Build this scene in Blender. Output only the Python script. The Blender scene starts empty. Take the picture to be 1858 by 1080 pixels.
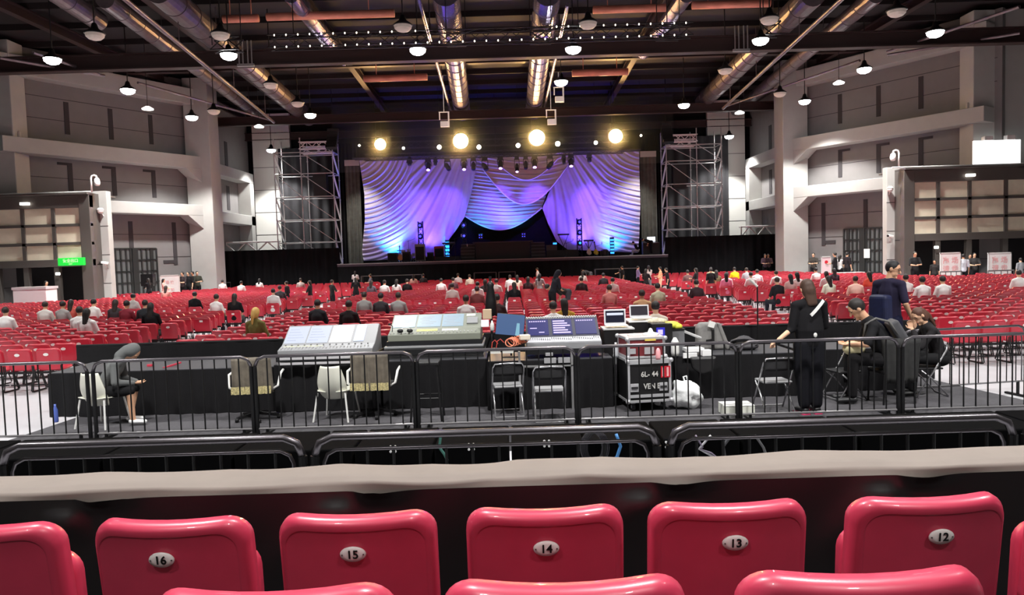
import bpy, math, random
from mathutils import Vector, Matrix
V_ = Vector
D = bpy.data; SC = bpy.context.scene; COL = SC.collection
rnd = random.Random(11)
# ---------------------------------------------------------------- camera
F = 1340.0; PITCH = math.radians(3.2); ROLL = 0.03; EYE = Vector((0, 0, 2.3))
fw = Vector((0, math.cos(PITCH), -math.sin(PITCH)))
r0 = Vector((1, 0, 0)); u0 = r0.cross(fw)
cR = r0 * math.cos(ROLL) - u0 * math.sin(ROLL)
cU = u0 * math.cos(ROLL) + r0 * math.sin(ROLL)
cam = D.objects.new('camera', D.cameras.new('camera')); COL.objects.link(cam)
cam.matrix_world = Matrix(((cR.x, cU.x, -fw.x, EYE.x), (cR.y, cU.y, -fw.y, EYE.y), (cR.z, cU.z, -fw.z, EYE.z), (0, 0, 0, 1)))
cam.data.sensor_width = 36; cam.data.lens = F / 1858 * 36; cam.data.clip_start = .05; cam.data.clip_end = 300
SC.camera = cam
def ray(x, y): return fw + cR * ((x - 929) / F) + cU * (-(y - 540) / F)
def at(x, y, Y):
    d = ray(x, y); return EYE + d * (Y / d.y)
def atz(x, y, z):
    d = ray(x, y); return EYE + d * ((z - EYE.z) / d.z)
def pix(p):
    q = Vector(p) - EYE; k = q.dot(fw)
    if k < .1: return (-9999, -9999)
    return (929 + F * q.dot(cR) / k, 540 - F * q.dot(cU) / k)
# ---------------------------------------------------------------- world, exposure
w = D.worlds.new('world'); SC.world = w; w.use_nodes = True
w.node_tree.nodes['Background'].inputs[0].default_value = (.75, .8, .9, 1)
w.node_tree.nodes['Background'].inputs[1].default_value = .012
SC.view_settings.view_transform = 'Standard'; SC.view_settings.look = 'None'
SC.view_settings.gamma = 1; SC.view_settings.use_curve_mapping = False
SC.view_settings.exposure = 0.2
SC.cycles.max_bounces = 6; SC.cycles.diffuse_bounces = 3; SC.cycles.glossy_bounces = 3
SC.cycles.transmission_bounces = 4; SC.cycles.sample_clamp_indirect = 4
SC.cycles.use_denoising = True
try: SC.cycles.denoiser = 'OPENIMAGEDENOISE'
except Exception: pass
LAMP_W = 3300.0       # each high bay lamp
NEAR_W = 3700.0        # high bays over the near end of the hall
# ---------------------------------------------------------------- materials
def lin(c):
    return tuple(((v / 255) / 12.92 if v / 255 <= .04045 else ((v / 255 + .055) / 1.055) ** 2.4) for v in c)
MC = {}
def mat(name, rgb, rough=.6, metal=0, emit=0, var=.0, scale=6, spec=.5, bump=0, ecol=None, alpha=1, coat=0, trans=0, wave=None):
    """procedural material; rgb in 0-255 display values; var = noise variation of the colour"""
    if name in MC: return MC[name]
    if name.startswith('screen') and emit: ecol = ecol or rgb; rgb = tuple(v * .25 for v in rgb)
    m = D.materials.new(name); m.use_nodes = True; n = m.node_tree.nodes; l = m.node_tree.links
    b = n['Principled BSDF']; c = lin(rgb)
    b.inputs['Base Color'].default_value = (*c, 1); b.inputs['Roughness'].default_value = rough
    b.inputs['Metallic'].default_value = metal; b.inputs['Specular IOR Level'].default_value = spec
    m.diffuse_color = (*c, 1)
    if coat: b.inputs['Coat Weight'].default_value = coat
    if trans: b.inputs['Transmission Weight'].default_value = trans
    if alpha < 1: b.inputs['Alpha'].default_value = alpha
    if emit:
        b.inputs['Emission Color'].default_value = (*lin(ecol or rgb), 1); b.inputs['Emission Strength'].default_value = emit
    if var or bump:
        tc = n.new('ShaderNodeTexCoord'); nz = n.new('ShaderNodeTexNoise'); nz.inputs['Scale'].default_value = scale
        nz.inputs['Detail'].default_value = 4
        l.new(tc.outputs['Object'], nz.inputs['Vector'])
        if var:
            rp = n.new('ShaderNodeValToRGB')
            rp.color_ramp.elements[0].color = (*[v * (1 - var) for v in c], 1); rp.color_ramp.elements[0].position = .3
            rp.color_ramp.elements[1].color = (*[min(1, v * (1 + var)) for v in c], 1); rp.color_ramp.elements[1].position = .7
            l.new(nz.outputs['Fac'], rp.inputs[0]); l.new(rp.outputs[0], b.inputs['Base Color'])
        if bump:
            bp = n.new('ShaderNodeBump'); bp.inputs['Strength'].default_value = bump; bp.inputs['Distance'].default_value = .02
            l.new(nz.outputs['Fac'], bp.inputs['Height']); l.new(bp.outputs[0], b.inputs['Normal'])
    MC[name] = m; return m
# ---------------------------------------------------------------- mesh builder
def basis(d):
    d = d.normalized(); a = Vector((0, 0, 1)) if abs(d.z) < .95 else Vector((1, 0, 0))
    s = d.cross(a).normalized(); return s, s.cross(d).normalized(), d
class MB:
    def __init__(s): s.v = []; s.f = []; s.mi = []; s.cur = 0
    def add(s, vs, fs):
        o = len(s.v); s.v += [tuple(x) for x in vs]; s.f += [tuple(i + o for i in f) for f in fs]; s.mi += [s.cur] * len(fs); return s
    def box(s, c, d, rz=0, rx=0, ry=0):
        M = Matrix.Translation(c) @ Matrix.Rotation(rz, 4, 'Z') @ Matrix.Rotation(rx, 4, 'X') @ Matrix.Rotation(ry, 4, 'Y')
        vs = [M @ Vector((x * d[0] / 2, y * d[1] / 2, z * d[2] / 2)) for z in (-1, 1) for y in (-1, 1) for x in (-1, 1)]
        return s.add(vs, [(0, 2, 3, 1), (4, 5, 7, 6), (0, 1, 5, 4), (2, 6, 7, 3), (0, 4, 6, 2), (1, 3, 7, 5)])
    def b2(s, x0, x1, y0, y1, z0, z1): return s.box(((x0 + x1) / 2, (y0 + y1) / 2, (z0 + z1) / 2), (abs(x1 - x0), abs(y1 - y0), abs(z1 - z0)))
    def bar(s, p, q, w, h=None):
        p = Vector(p); q = Vector(q); h = h or w; a, b, d = basis(q - p)
        vs = [c + a * (i * w / 2) + b * (j * h / 2) for c in (p, q) for i, j in ((-1, -1), (1, -1), (1, 1), (-1, 1))]
        return s.add(vs, [(3, 2, 1, 0), (4, 5, 6, 7), (0, 1, 5, 4), (1, 2, 6, 5), (2, 3, 7, 6), (3, 0, 4, 7)])
    def cyl(s, p, q, r, r2=None, n=12, caps=True):
        p = Vector(p); q = Vector(q); r2 = r if r2 is None else r2; a, b, d = basis(q - p); vs = []
        for c, rr in ((p, r), (q, r2)):
            vs += [c + a * (math.cos(6.28318 * i / n) * rr) + b * (math.sin(6.28318 * i / n) * rr) for i in range(n)]
        fs = [(i, n + i, n + (i + 1) % n, (i + 1) % n) for i in range(n)]
        if caps: fs += [tuple(range(n)), tuple(range(2 * n - 1, n - 1, -1))]
        return s.add(vs, fs)
    def tube(s, pts, r, n=8, closed=False):
        pts = [Vector(p) for p in pts]; N = len(pts); vs = []; fs = []; prev = None
        for i, p in enumerate(pts):
            if closed: d = (pts[(i + 1) % N] - pts[i - 1])
            else: d = pts[min(i + 1, N - 1)] - pts[max(i - 1, 0)]
            d.normalize()
            if prev is None: a, b, _ = basis(d)
            else:
                a = prev - d * prev.dot(d)
                a = a.normalized() if a.length > 1e-6 else basis(d)[0]
                b = a.cross(d)
            prev = a
            vs += [p + a * (math.cos(6.28318 * k / n) * r) + b * (math.sin(6.28318 * k / n) * r) for k in range(n)]
        for i in range(N if closed else N - 1):
            j = (i + 1) % N
            fs += [(i * n + k, i * n + (k + 1) % n, j * n + (k + 1) % n, j * n + k) for k in range(n)]
        if not closed: fs += [tuple(range(n - 1, -1, -1)), tuple(range((N - 1) * n, N * n))]
        return s.add(vs, fs)
    def ell(s, c, r, nu=12, nv=8, M=None):
        c = Vector(c); r = (r, r, r) if not hasattr(r, '__len__') else r; vs = [Vector((0, 0, -r[2]))]
        for j in range(1, nv):
            t = math.pi * j / nv - math.pi / 2
            vs += [Vector((math.cos(t) * math.cos(6.28318 * i / nu) * r[0], math.cos(t) * math.sin(6.28318 * i / nu) * r[1], math.sin(t) * r[2])) for i in range(nu)]
        vs.append(Vector((0, 0, r[2])))
        if M: vs = [M @ v for v in vs]
        fs = [(0, 1 + (i + 1) % nu, 1 + i) for i in range(nu)]
        for j in range(nv - 2):
            fs += [(1 + j * nu + i, 1 + j * nu + (i + 1) % nu, 1 + (j + 1) * nu + (i + 1) % nu, 1 + (j + 1) * nu + i) for i in range(nu)]
        L = len(vs) - 1
        fs += [(L, 1 + (nv - 2) * nu + i, 1 + (nv - 2) * nu + (i + 1) % nu) for i in range(nu)]
        return s.add([c + v for v in vs], fs)
    def lathe(s, c, prof, n=16, M=None):
        c = Vector(c); vs = []
        for r, z in prof:
            vs += [Vector((math.cos(6.28318 * i / n) * r, math.sin(6.28318 * i / n) * r, z)) for i in range(n)]
        if M: vs = [M @ v for v in vs]
        fs = []
        for j in range(len(prof) - 1):
            fs += [(j * n + i, j * n + (i + 1) % n, (j + 1) * n + (i + 1) % n, (j + 1) * n + i) for i in range(n)]
        fs += [tuple(range(n - 1, -1, -1)), tuple(range((len(prof) - 1) * n, len(prof) * n))]
        return s.add([c + v for v in vs], fs)
    def prism(s, poly, off):
        """extrude the closed 3D polygon poly by the vector off"""
        n = len(poly); off = Vector(off); vs = [Vector(p) for p in poly] + [Vector(p) + off for p in poly]
        return s.add(vs, [tuple(range(n - 1, -1, -1)), tuple(range(n, 2 * n))] + [(i, (i + 1) % n, n + (i + 1) % n, n + i) for i in range(n)])
    def grid(s, fn, nu, nv, thick=None):
        vs = [Vector(fn(i / nu, j / nv)) for j in range(nv + 1) for i in range(nu + 1)]; W = nu + 1
        fs = [(j * W + i, j * W + i + 1, (j + 1) * W + i + 1, (j + 1) * W + i) for j in range(nv) for i in range(nu)]
        if thick:
            t = Vector(thick); n = len(vs); vs2 = [v + t for v in vs]
            fs2 = [tuple(n + k for k in reversed(f)) for f in fs]
            ring = [i for i in range(W)] + [j * W + nu for j in range(1, nv + 1)] + [nv * W + i for i in range(nu - 1, -1, -1)] + [j * W for j in range(nv - 1, 0, -1)]
            fs3 = [(ring[(k + 1) % len(ring)], ring[k], ring[k] + n, ring[(k + 1) % len(ring)] + n) for k in range(len(ring))]
            return s.add(vs + vs2, fs + fs2 + fs3)
        return s.add(vs, fs)
    def mesh(s, name):
        me = D.meshes.new(name); me.from_pydata(s.v, [], s.f)
        if any(s.mi): me.polygons.foreach_set('material_index', s.mi)
        return me
    def build(s, name, m, parent=None, smooth=False, bevel=0, seg=2):
        me = s.mesh(name); ms = m if isinstance(m, (list, tuple)) else [m]
        for x in ms: me.materials.append(x)
        return link(name, me, parent, smooth, bevel, seg)
def link(name, me, parent=None, smooth=False, bevel=0, seg=2):
    if smooth: me.polygons.foreach_set('use_smooth', [True] * len(me.polygons))
    me.update(); o = D.objects.new(name, me); COL.objects.link(o)
    if parent: o.parent = parent
    if bevel:
        b = o.modifiers.new('bevel', 'BEVEL'); b.width = bevel; b.segments = seg; b.limit_method = 'ANGLE'; b.angle_limit = .7
    return o
def tag(o, label=None, cat=None, group=None, kind=None):
    if label: o['label'] = label
    if cat: o['category'] = cat
    if group: o['group'] = group
    if kind: o['kind'] = kind
    return o
def thing(name, label, cat, loc=(0, 0, 0), rz=0, group=None):
    o = D.objects.new(name, None); COL.objects.link(o); o.location = loc; o.rotation_euler = (0, 0, rz); o.empty_display_size = .1
    return tag(o, label, cat, group)
def struct(o): o['kind'] = 'structure'; return o
KIDS = {}
def copy_tree(o, parent=None):
    c = o.copy(); COL.objects.link(c)
    if parent: c.parent = parent
    for ch in (KIDS.get(o.name) or KIDS.setdefault(o.name, list(o.children))): copy_tree(ch, c)
    return c
def text(name, body, size, m, parent, loc, rot=(math.pi / 2, 0, 0), ext=.001, sx=1):
    cu = D.curves.new(name, 'FONT'); cu.body = body; cu.size = size; cu.extrude = ext; cu.align_x = 'CENTER'; cu.align_y = 'CENTER'; cu.offset = size * .022
    cu.materials.append(m); t = D.objects.new('tmp_text', cu); COL.objects.link(t); me = D.meshes.new_from_object(t.evaluated_get(bpy.context.evaluated_depsgraph_get())); D.objects.remove(t); D.curves.remove(cu)
    me.name = name; o = D.objects.new(name, me); COL.objects.link(o); o.parent = parent; o.location = loc; o.rotation_euler = rot; o.scale = (sx, 1, 1)
    return o
def lamp(kind, loc, power, col=(1, 1, 1), size=.5, rot=(0, 0, 0), spot=None, parent=None, name='light', blend=.6):
    l = D.lights.new(name, kind); l.energy = power; l.color = col
    if kind == 'AREA': l.shape = 'DISK'; l.size = size
    elif kind == 'SPOT': l.spot_size = spot; l.spot_blend = blend; l.shadow_soft_size = size
    elif kind == 'POINT': l.shadow_soft_size = size
    o = D.objects.new(name, l); COL.objects.link(o); o.location = loc; o.rotation_euler = rot
    if parent: o.parent = parent
    return o
def aim(o, p, q):
    o.rotation_euler = (Vector(q) - Vector(p)).to_track_quat('-Z', 'Y').to_euler()
# ================================================================ the hall
FLOOR = mat('pale_floor_sheeting', (196, 196, 200), .35, var=.06, scale=1.5)
CEIL = mat('dark_roof_deck', (30, 22, 23), .8, var=.15, scale=1)
WALL = mat('grey_wall_panel', (116, 113, 112), .75, var=.04, scale=2)
WALLD = mat('dark_wall_recess', (52, 48, 50), .8)
CONC = mat('light_grey_column', (162, 161, 157), .7, var=.03, scale=2)
BRONZE = mat('bronze_door_frame', (92, 86, 82), .45, metal=.3)
CREAM = mat('cream_glazing', (222, 214, 190), .5, var=.05, scale=3)
BLACK = mat('black_cloth', (16, 15, 18), .75, var=.2, scale=8, spec=.3)
BLKP = mat('black_paint', (20, 19, 21), .45)
STEEL = mat('galvanised_steel', (190, 190, 190), .35, metal=.8)
BEAM = mat('brown_roof_steel', (58, 42, 41), .55, metal=.3)
DUCT = mat('duct_metal', (120, 108, 112), .38, metal=.6, var=.15, scale=3)
DUCTB = mat('purple_sheen_duct', (180, 170, 195), .25, metal=.9, var=.15, scale=2, bump=.3)  # purple reflected sheen is put into the metal colour
WHITE = mat('white_plastic', (232, 232, 228), .4)
b = MB(); b.b2(-36, 36, -5, 66, -.1, 0); struct(b.build('floor', FLOOR))
b = MB(); b.b2(-36, 36, -5, 66, 14.6, 14.8)
for i in range(24): b.b2(-34, 34, -3 + i * 2.9, -2.85 + i * 2.9, 14.3, 14.6)
struct(b.build('ceiling', CEIL))
def wall_seg(name, A, B, z0, z1, m, t=.3, out=1):
    A = Vector((*A, 0)); B = Vector((*B, 0)); n = Vector((0, 0, 1)).cross(B - A).normalized() * t * out
    b = MB(); b.prism([A + Vector((0, 0, z0)), B + Vector((0, 0, z0)), B + n + Vector((0, 0, z0)), A + n + Vector((0, 0, z0))], (0, 0, z1 - z0))
    return struct(b.build(name, m))
class Side:
    """one side of the hall; s=-1 left, +1 right"""
    def __init__(s, sg, name, A, B, xb, xv):
        s.A = Vector((*A, 0)); s.B = Vector((*B, 0)); s.sg = sg; u = (s.B - s.A); s.L = u.length; s.u = u / s.L
        s.n = Vector((0, 0, 1)).cross(s.u) * (1 if sg > 0 else -1)     # into the hall
        wall_seg('wall_' + name, A, B, 0, 14.3, WALL, out=1 if sg < 0 else -1)
        s.xb = xb; s.xv = xv; s.name = name
    def P(s, t, z, off=0): return s.A + s.u * (t * s.L) + s.n * off + Vector((0, 0, z))
    def tpx(s, px):      # parameter along the wall seen at pixel column px
        k = (px - 929) / F; a = s.A; d = s.B - s.A
        return (k * a.y - a.x) / (d.x - k * d.y)
    def strip(s, b, t0, t1, z0, z1, o0, o1):
        b.prism([s.P(t0, z0, o0), s.P(t1, z0, o0), s.P(t1, z0, o1), s.P(t0, z0, o1)], (0, 0, z1 - z0))
for (o0, o1) in (): pass
LW = Side(-1, 'left', (-27.0, 38.6), (-20.6, 48.6), 0, 0)
RW = Side(1, 'right', (25.6, 38.6), (19.2, 48.6), 0, 0)
def z_at(px, py, Y): return at(px, py, Y).z
for S, nm in ((LW, 'left'), (RW, 'right')):
    # horizontal beams on the wall
    b = MB(); S.strip(b, .03, 1.0, 8.5, 9.3, 0, 1.1); S.strip(b, .03, 1.0, 5.5, 6.2, 0, 1.1); S.strip(b, 0.03, 1.0, 12.6, 13.6, 0, .9)
    struct(b.build('beam_' + nm, CONC, bevel=.03))
    # haunches under the beams at the far column
    b = MB()
    for z in (8.5, 5.5):
        p = [S.P(.9, z, .15), S.P(1, z, .15), S.P(1, z - .95, .15)]; b.prism(p, S.n * .95)
    struct(b.build('beam_haunch_' + nm, CONC))
    # far column and near column
    sg = S.sg; bx = S.B.x
    b = MB(); b.b2(bx - sg * 1.5, bx + sg * .1, 47.9, 49.5, 0, 14.3); struct(b.build('column_far_' + nm, CONC, bevel=.04))
    b = MB(); b.b2(S.A.x - sg * 1.3, S.A.x + sg * 2.2, 38.9, 40.1, 6.1, 14.3); struct(b.build('column_near_' + nm, CONC, bevel=.04))
    # pilaster beside the door lobby
    px = (165, 207) if sg < 0 else (1604, 1646)
    x0 = at(px[0], 500, 39.2).x; x1 = at(px[1], 500, 39.2).x
    b = MB(); b.b2(x0, x1, 38.9, 39.35, 0, 6.35)
    for z in (1.6, 3.0, 4.4): pass
    struct(b.build('pilaster_' + nm, CONC, bevel=.02))
    b = MB()
    for z in (1.5, 3.0, 4.5): b.b2(x0 - .005, x1 + .005, 38.895, 38.92, z, z + .035)
    struct(b.build('trim_pilaster_' + nm, WALLD))
    # slots and grooves in the wall
    b = MB()
    for t in (.13, .34, .55, .76):
        for (z0, z1) in ((6.6, 8.3), (9.9, 11.7)):
            S.strip(b, t, t + .022, z0, z1, .0, .03)
            if z0 < 8: S.strip(b, t - .045, t, z1 - .14, z1, .0, .03)
    for t in (.62, .86): S.strip(b, t, t + .022, 2.4, 5.1, 0, .03); S.strip(b, t - .06, t, 2.5, 2.7, 0, .03)
    for z in (1.4, 2.9, 4.3, 7.4, 10.6, 11.8): S.strip(b, 0.02, .98, z, z + .03, 0, .012)
    struct(b.build('wall_slot_' + nm, WALLD))
    # second bay, towards the stage
    xw = S.B.x + sg * .5
    b = MB(); b.b2(xw, xw + sg * .3, 49.5, 60.6, 0, 14.3); struct(b.build('wall_far_' + nm, WALL))
    b = MB()
    for z in (5.3, 8.6): b.b2(xw - sg * 1.0, xw, 49.5, 58.7, z, z + .75)
    b.b2(xw - sg * 1.0, xw, 57.9, 58.7, 3.2, 8.6)
    struct(b.build('beam_far_' + nm, CONC, bevel=.03))
    b = MB()
    for y in (52.3, 55.6):
        for z in (6.4, 9.7): b.b2(xw - sg * .03, xw, y, y + .55, z, z + 1.8)
    struct(b.build('wall_slot_far_' + nm, WALLD))
    # end wall piece that shows beside the scaffold
    b = MB(); b.b2(xw - sg * .6, xw - sg * 3.6, 60.0, 60.4, 0, 14.3); struct(b.build('wall_end_' + nm, mat('pale_end_wall', (205, 204, 198), .7)))
    b = MB()
    for z in (4.6, 6.4, 8.2, 10): b.b2(xw - sg * .6, xw - sg * 3.6, 59.985, 60, z, z + .035)
    struct(b.build('trim_end_' + nm, WALLD))
b = MB(); b.b2(-26, 26, 61, 61.4, 0, 14.3); struct(b.build('wall_back', mat('dark_back_wall', (40, 38, 41), .9)))
# walls that close the near part of the hall, outside the picture
for sg, nm in ((-1, 'left'), (1, 'right')):
    b = MB(); b.b2(sg * 34, sg * 34.3, -5, 44, 0, 14.6); b.b2(sg * 34, sg * 24, 44, 44.3, 0, 14.6)
    struct(b.build('wall_near_' + nm, WALL))
b = MB(); b.b2(-34, 34, -5.2, -5, 0, 14.6); struct(b.build('wall_front', WALL))
# ---- door lobbies, both sides
def lobby(nm, sg):
    if sg < 0: X1 = at(165, 420, 38).x; X0 = -33
    else: X0 = at(1640, 420, 38).x; X1 = 33
    Y = 38.0
    r = thing('door_lobby', 'bronze framed glazed door lobby with cream panels along the %s wall' % nm, 'door lobby')
    if sg < 0: r['label'] = 'bronze framed door lobby with cream panels and a green exit sign on it'
    else: r['label'] = 'bronze framed door lobby with a bright white panel standing on its roof'
    b = MB(); b.b2(X0, X1, Y, Y + .35, 5.45, 6.1); b.b2(X0, X1, Y - .15, Y + 2.6, 6.1, 6.2)
    b.b2(X0, X1, Y, Y + .3, 2.45, 2.82)
    ed = X1 if sg < 0 else X0
    b.b2(ed, ed - .55 * (-sg), Y - .02, Y + .36, 0, 6.09)
    b.build('frame', BRONZE, r, bevel=.02)
    zz = ((2.82, 3.55), (3.7, 4.5), (4.62, 5.45))
    edges = [13, 148, 100, 41, -12] if sg < 0 else [1650, 1703, 1760, 1825, 1880]
    xs = sorted(at(p, 420, Y).x for p in ((148, 97, 41, -12, -60) if sg < 0 else (1650, 1703, 1760, 1826, 1882)))
    b = MB()
    for x in xs: b.b2(x - .09, x + .09, Y + .02, Y + .26, 2.82, 5.45)
    for z in (3.55, 4.5): b.b2(X0, X1, Y + .02, Y + .24, z, z + .14)
    b.build('mullion', BRONZE, r)
    for i in range(len(xs) - 1):
        for (z0, z1) in zz:
            b = MB(); b.b2(xs[i] + .09, xs[i + 1] - .09, Y + .1, Y + .14, z0, z1 - (.0 if z1 > 5 else 0)); b.build('panel', CREAM, r)
    # doorways below: posts, dark interior
    b = MB()
    for x in xs: b.b2(x - .13, x + .13, Y + .05, Y + .3, 0, 2.45)
    b.build('door_post', BRONZE, r)
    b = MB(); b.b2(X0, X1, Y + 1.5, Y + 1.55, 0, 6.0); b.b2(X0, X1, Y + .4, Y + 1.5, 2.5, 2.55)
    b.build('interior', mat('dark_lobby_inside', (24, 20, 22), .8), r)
    b = MB(); b.b2(ed, ed - sg * -.04, Y + .35, Y + 1.5, 0, 6.1); b.build('side_panel', BRONZE, r)
    return r
lob_l = lobby('left', -1); lob_r = lobby('right', 1)
def px_box(b, x0, y0, x1, y1, Y, dy, **k):
    p = at(x0, y0, Y); q = at(x1, y1, Y); b.b2(p.x, q.x, Y, Y + dy, q.z, p.z); return p, q
# small ceiling sensors / lit door lamps on the lobbies
for (x, y, lb) in ((45, 370, 'small white emergency light on the left lobby beam'), (105, 497, 'small lit door lamp beside the left lobby doors'), (1761, 318, 'small white emergency light on the right lobby beam'), (1699, 449, 'small lit door lamp beside the right lobby doors')):
    big = y < 400; c = at(x, y, 37.9); b = MB(); b.box(c, (.42 if big else .14, .2, .14))
    tag(b.build('emergency_light', mat('lit_white_small', (255, 252, 240), .5, emit=2.5), bevel=.02), lb, 'light')
# green exit sign
c = at(129, 475, 37.75); r = thing('exit_sign', 'bright green lit exit sign over the left lobby doors', 'sign', c, -.03)
b = MB(); b.box((0, .05, 0), (1.35, .18, .4)); b.build('housing', mat('sign_green', (30, 190, 60), .4, emit=.6), r, bevel=.02)
GT = mat('sign_pale_green', (150, 255, 140), .4, emit=1.2)
text('lettering', '安全出口', .2, GT, r, (0, -.05, .04)); text('lettering', 'EXIT', .09, GT, r, (0, -.05, -.12))
# bright white panel on the right lobby roof
p = at(1767, 262, 38.2); q = at(1852, 301, 38.2)
r = thing('light_box', 'glaring white lit panel standing on the right door lobby roof', 'light panel', ((p.x + q.x) / 2, 38.2, 6.2))
b = MB(); b.b2((p.x - q.x) / 2, (q.x - p.x) / 2, 0, .12, 0, 1.3); b.build('screen', mat('lit_white_panel', (255, 255, 255), .5, emit=1.6), r, bevel=.02)
b = MB(); b.b2(-.65, -.2, .0, .3, 1.3, 1.52); b.build('box', WHITE, r, bevel=.03); b = MB(); b.b2(.5, .95, 0, .3, 1.3, 1.55); b.build('box', WHITE, r, bevel=.03)
b = MB(); b.b2(-1.1, -1.0, .12, .3, 0, .9); b.b2(1.0, 1.1, .12, .3, 0, .9); b.build('stand', BRONZE, r)
# white railing line and cctv poles on the lobby roofs
for sg in (-1, 1):
    X0, X1 = (-33, at(165, 360, 38).x) if sg < 0 else (at(1618, 320, 38).x, 33)
    b = MB(); b.cyl((X0, 38.0, 6.24), (X1, 38.0, 6.24), .035); nm = 'left' if sg < 0 else 'right'
    tag(b.build('roof_conduit', WHITE), 'thin white conduit along the front edge of the %s door lobby roof' % nm, 'conduit')
for (px, top, base, side, lb) in ((165, 318, 358, 1, 'white curved security camera pole on the left lobby roof corner'), (1633, 272, 316, -1, 'white curved security camera pole by the right lobby roof corner')):
    c = at(px, base, 38.0); h = at(px, top, 38).z - 6.2; r = thing('security_camera', lb, 'security camera', (c.x, 38.1, 6.2))
    b = MB(); b.tube([(0, 0, 0), (0, 0, h - .15), (side * .06, 0, h - .03), (side * .17, 0, h), (side * .27, 0, h - .04), (side * .3, 0, h - .12)], .05, 8); b.build('pole', WHITE, r, True)
    b = MB(); b.lathe((side * .3, 0, h - .55), [(.0, 0), (.1, .02), (.14, .1), (.15, .2), (.12, .35), (.05, .43)], 12); b.build('dome', WHITE, r, True)
for (px, py, Y, lb) in ((182, 383, 38.7, 'white dome camera on the left pilaster'), (190, 477, 38.7, 'small white box camera low on the left pilaster'), (1615, 344, 38.7, 'white dome camera on the right pilaster'), (1616, 429, 38.7, 'small white box camera low on the right pilaster')):
    c = at(px, py, Y); r = thing('security_camera', lb, 'security camera', c)
    if 'dome' in lb:
        b = MB(); b.ell((0, 0, 0), (.15, .15, .14)); b.lathe((0, 0, .02), [(.15, 0), (.17, .05), (.1, .14)], 12); b.build('dome', WHITE, r, True)
    else:
        b = MB(); b.box((0, 0, 0), (.34, .16, .14), .4, 0, .2); b.build('body', WHITE, r, bevel=.03)
        b = MB(); b.cyl((-.16, -.07, .03), (-.2, -.1, .03), .06); b.build('lens', BLKP, r)
    b = MB(); b.bar((0, .02, -.05), (.05, .2, -.25), .04); b.build('bracket', WHITE, r)
# speakers / lights sitting on the high beam
for (px, py, sg, n) in ((66, 243, -1, 3), (1722, 190, 1, 3)):
    S = LW if sg < 0 else RW
    for k in range(n):
        t = .09 + .022 * (k % 2); p = S.P(t, 9.3 + (.4 if k == 2 else 0), .7)
        b = MB(); b.lathe(p, [(.09, 0), (.1, .05), (.1, .3), (.04, .36)], 10)
        tag(b.build('wall_flask', mat('dull_white', (190, 185, 180), .6), smooth=True), 'dull white canister %s on the high %s wall beam' % (('first from the near column', 'second from the near column', 'stacked above the other canisters')[k], 'left' if sg < 0 else 'right'), 'canister')
# metal grid doors in the side walls
GRID = mat('dark_grid_door', (38, 40, 40), .5, metal=.3); GLS = mat('smoked_door_glass', (88, 90, 90), .3)
for S, pa, pb, zt, nm, lb in ((LW, 203, 287, 3.45, 'left', 'tall dark metal grid door in the left wall'), (RW, 1606, 1534, 3.35, 'right', 'tall dark metal grid door in the right wall with a paper notice')):
    t0, t1 = S.tpx(pa), S.tpx(pb)
    r = thing('grid_door', lb, 'door', (0, 0, 0))
    b = MB(); S.strip(b, t0, t1, 0, zt, .02, .05); b.build('glass', GLS, r)
    b = MB(); n = 9
    for i in range(n + 1): t = t0 + (t1 - t0) * i / n; wd = .004 if i % 4 else .009; S.strip(b, t - wd, t + wd, 0, zt, .05, .1)
    for k in range(6): z = zt * k / 5; S.strip(b, t0, t1, z - .04, z + .04, .05, .1)
    b.build('grille', GRID, r)
    tm = t0 + (t1 - t0) * .52; b = MB(); S.strip(b, tm - .015, tm + .015, 0, zt, .1, .14); b.build('middle_post', GRID, r)
    if S is RW:
        tm = S.tpx(1577); b = MB(); S.strip(b, tm - .016, tm + .016, 1.55, 2.1, .15, .16); tag(b.build('paper_notice', WHITE), 'small white paper notice taped on the right grid door', 'notice')
# ================================================================ ceiling steel and ducts
def beam(name, p, q, w, h, m, lb, cat='beam', group=None):
    b = MB(); p = Vector(p); q = Vector(q); a = Vector((0, 0, 1))
    s = (q - p).cross(a).normalized()
    for (ww, z0, z1) in ((w, 0, .06), (w * .15, .06, h - .06), (w, h - .06, h)):
        b.prism([p + s * ww / 2 + a * z0, q + s * ww / 2 + a * z0, q - s * ww / 2 + a * z0, p - s * ww / 2 + a * z0], a * (z1 - z0))
    o = b.build(name, m); o['kind'] = 'structure'; return o
for k, (Y, z, w, h) in enumerate(((36.0, 11.75, .5, .75), (52.5, 12.0, .4, .6), (44.5, 13.75, .4, .5), (30.0, 13.75, .4, .5), (25.5, 13.75, .4, .5), (60.2, 12.2, .4, .6))):
    beam('ceiling_beam_%d' % (k + 1), (-27, Y, z), (27, Y, z), w, h, BEAM, '')
for k, (x0, x1) in enumerate(((-22.5, -21), (-8.6, -9.6), (7.3, 8.0), (20.5, 19.5), (-15.0, -16.6), (13.6, 15.0))):
    beam('ceiling_beam_%d' % (k + 10), (x0, 22, 13.8), (x1, 60, 13.8), .35, .5, BEAM, '')
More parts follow.
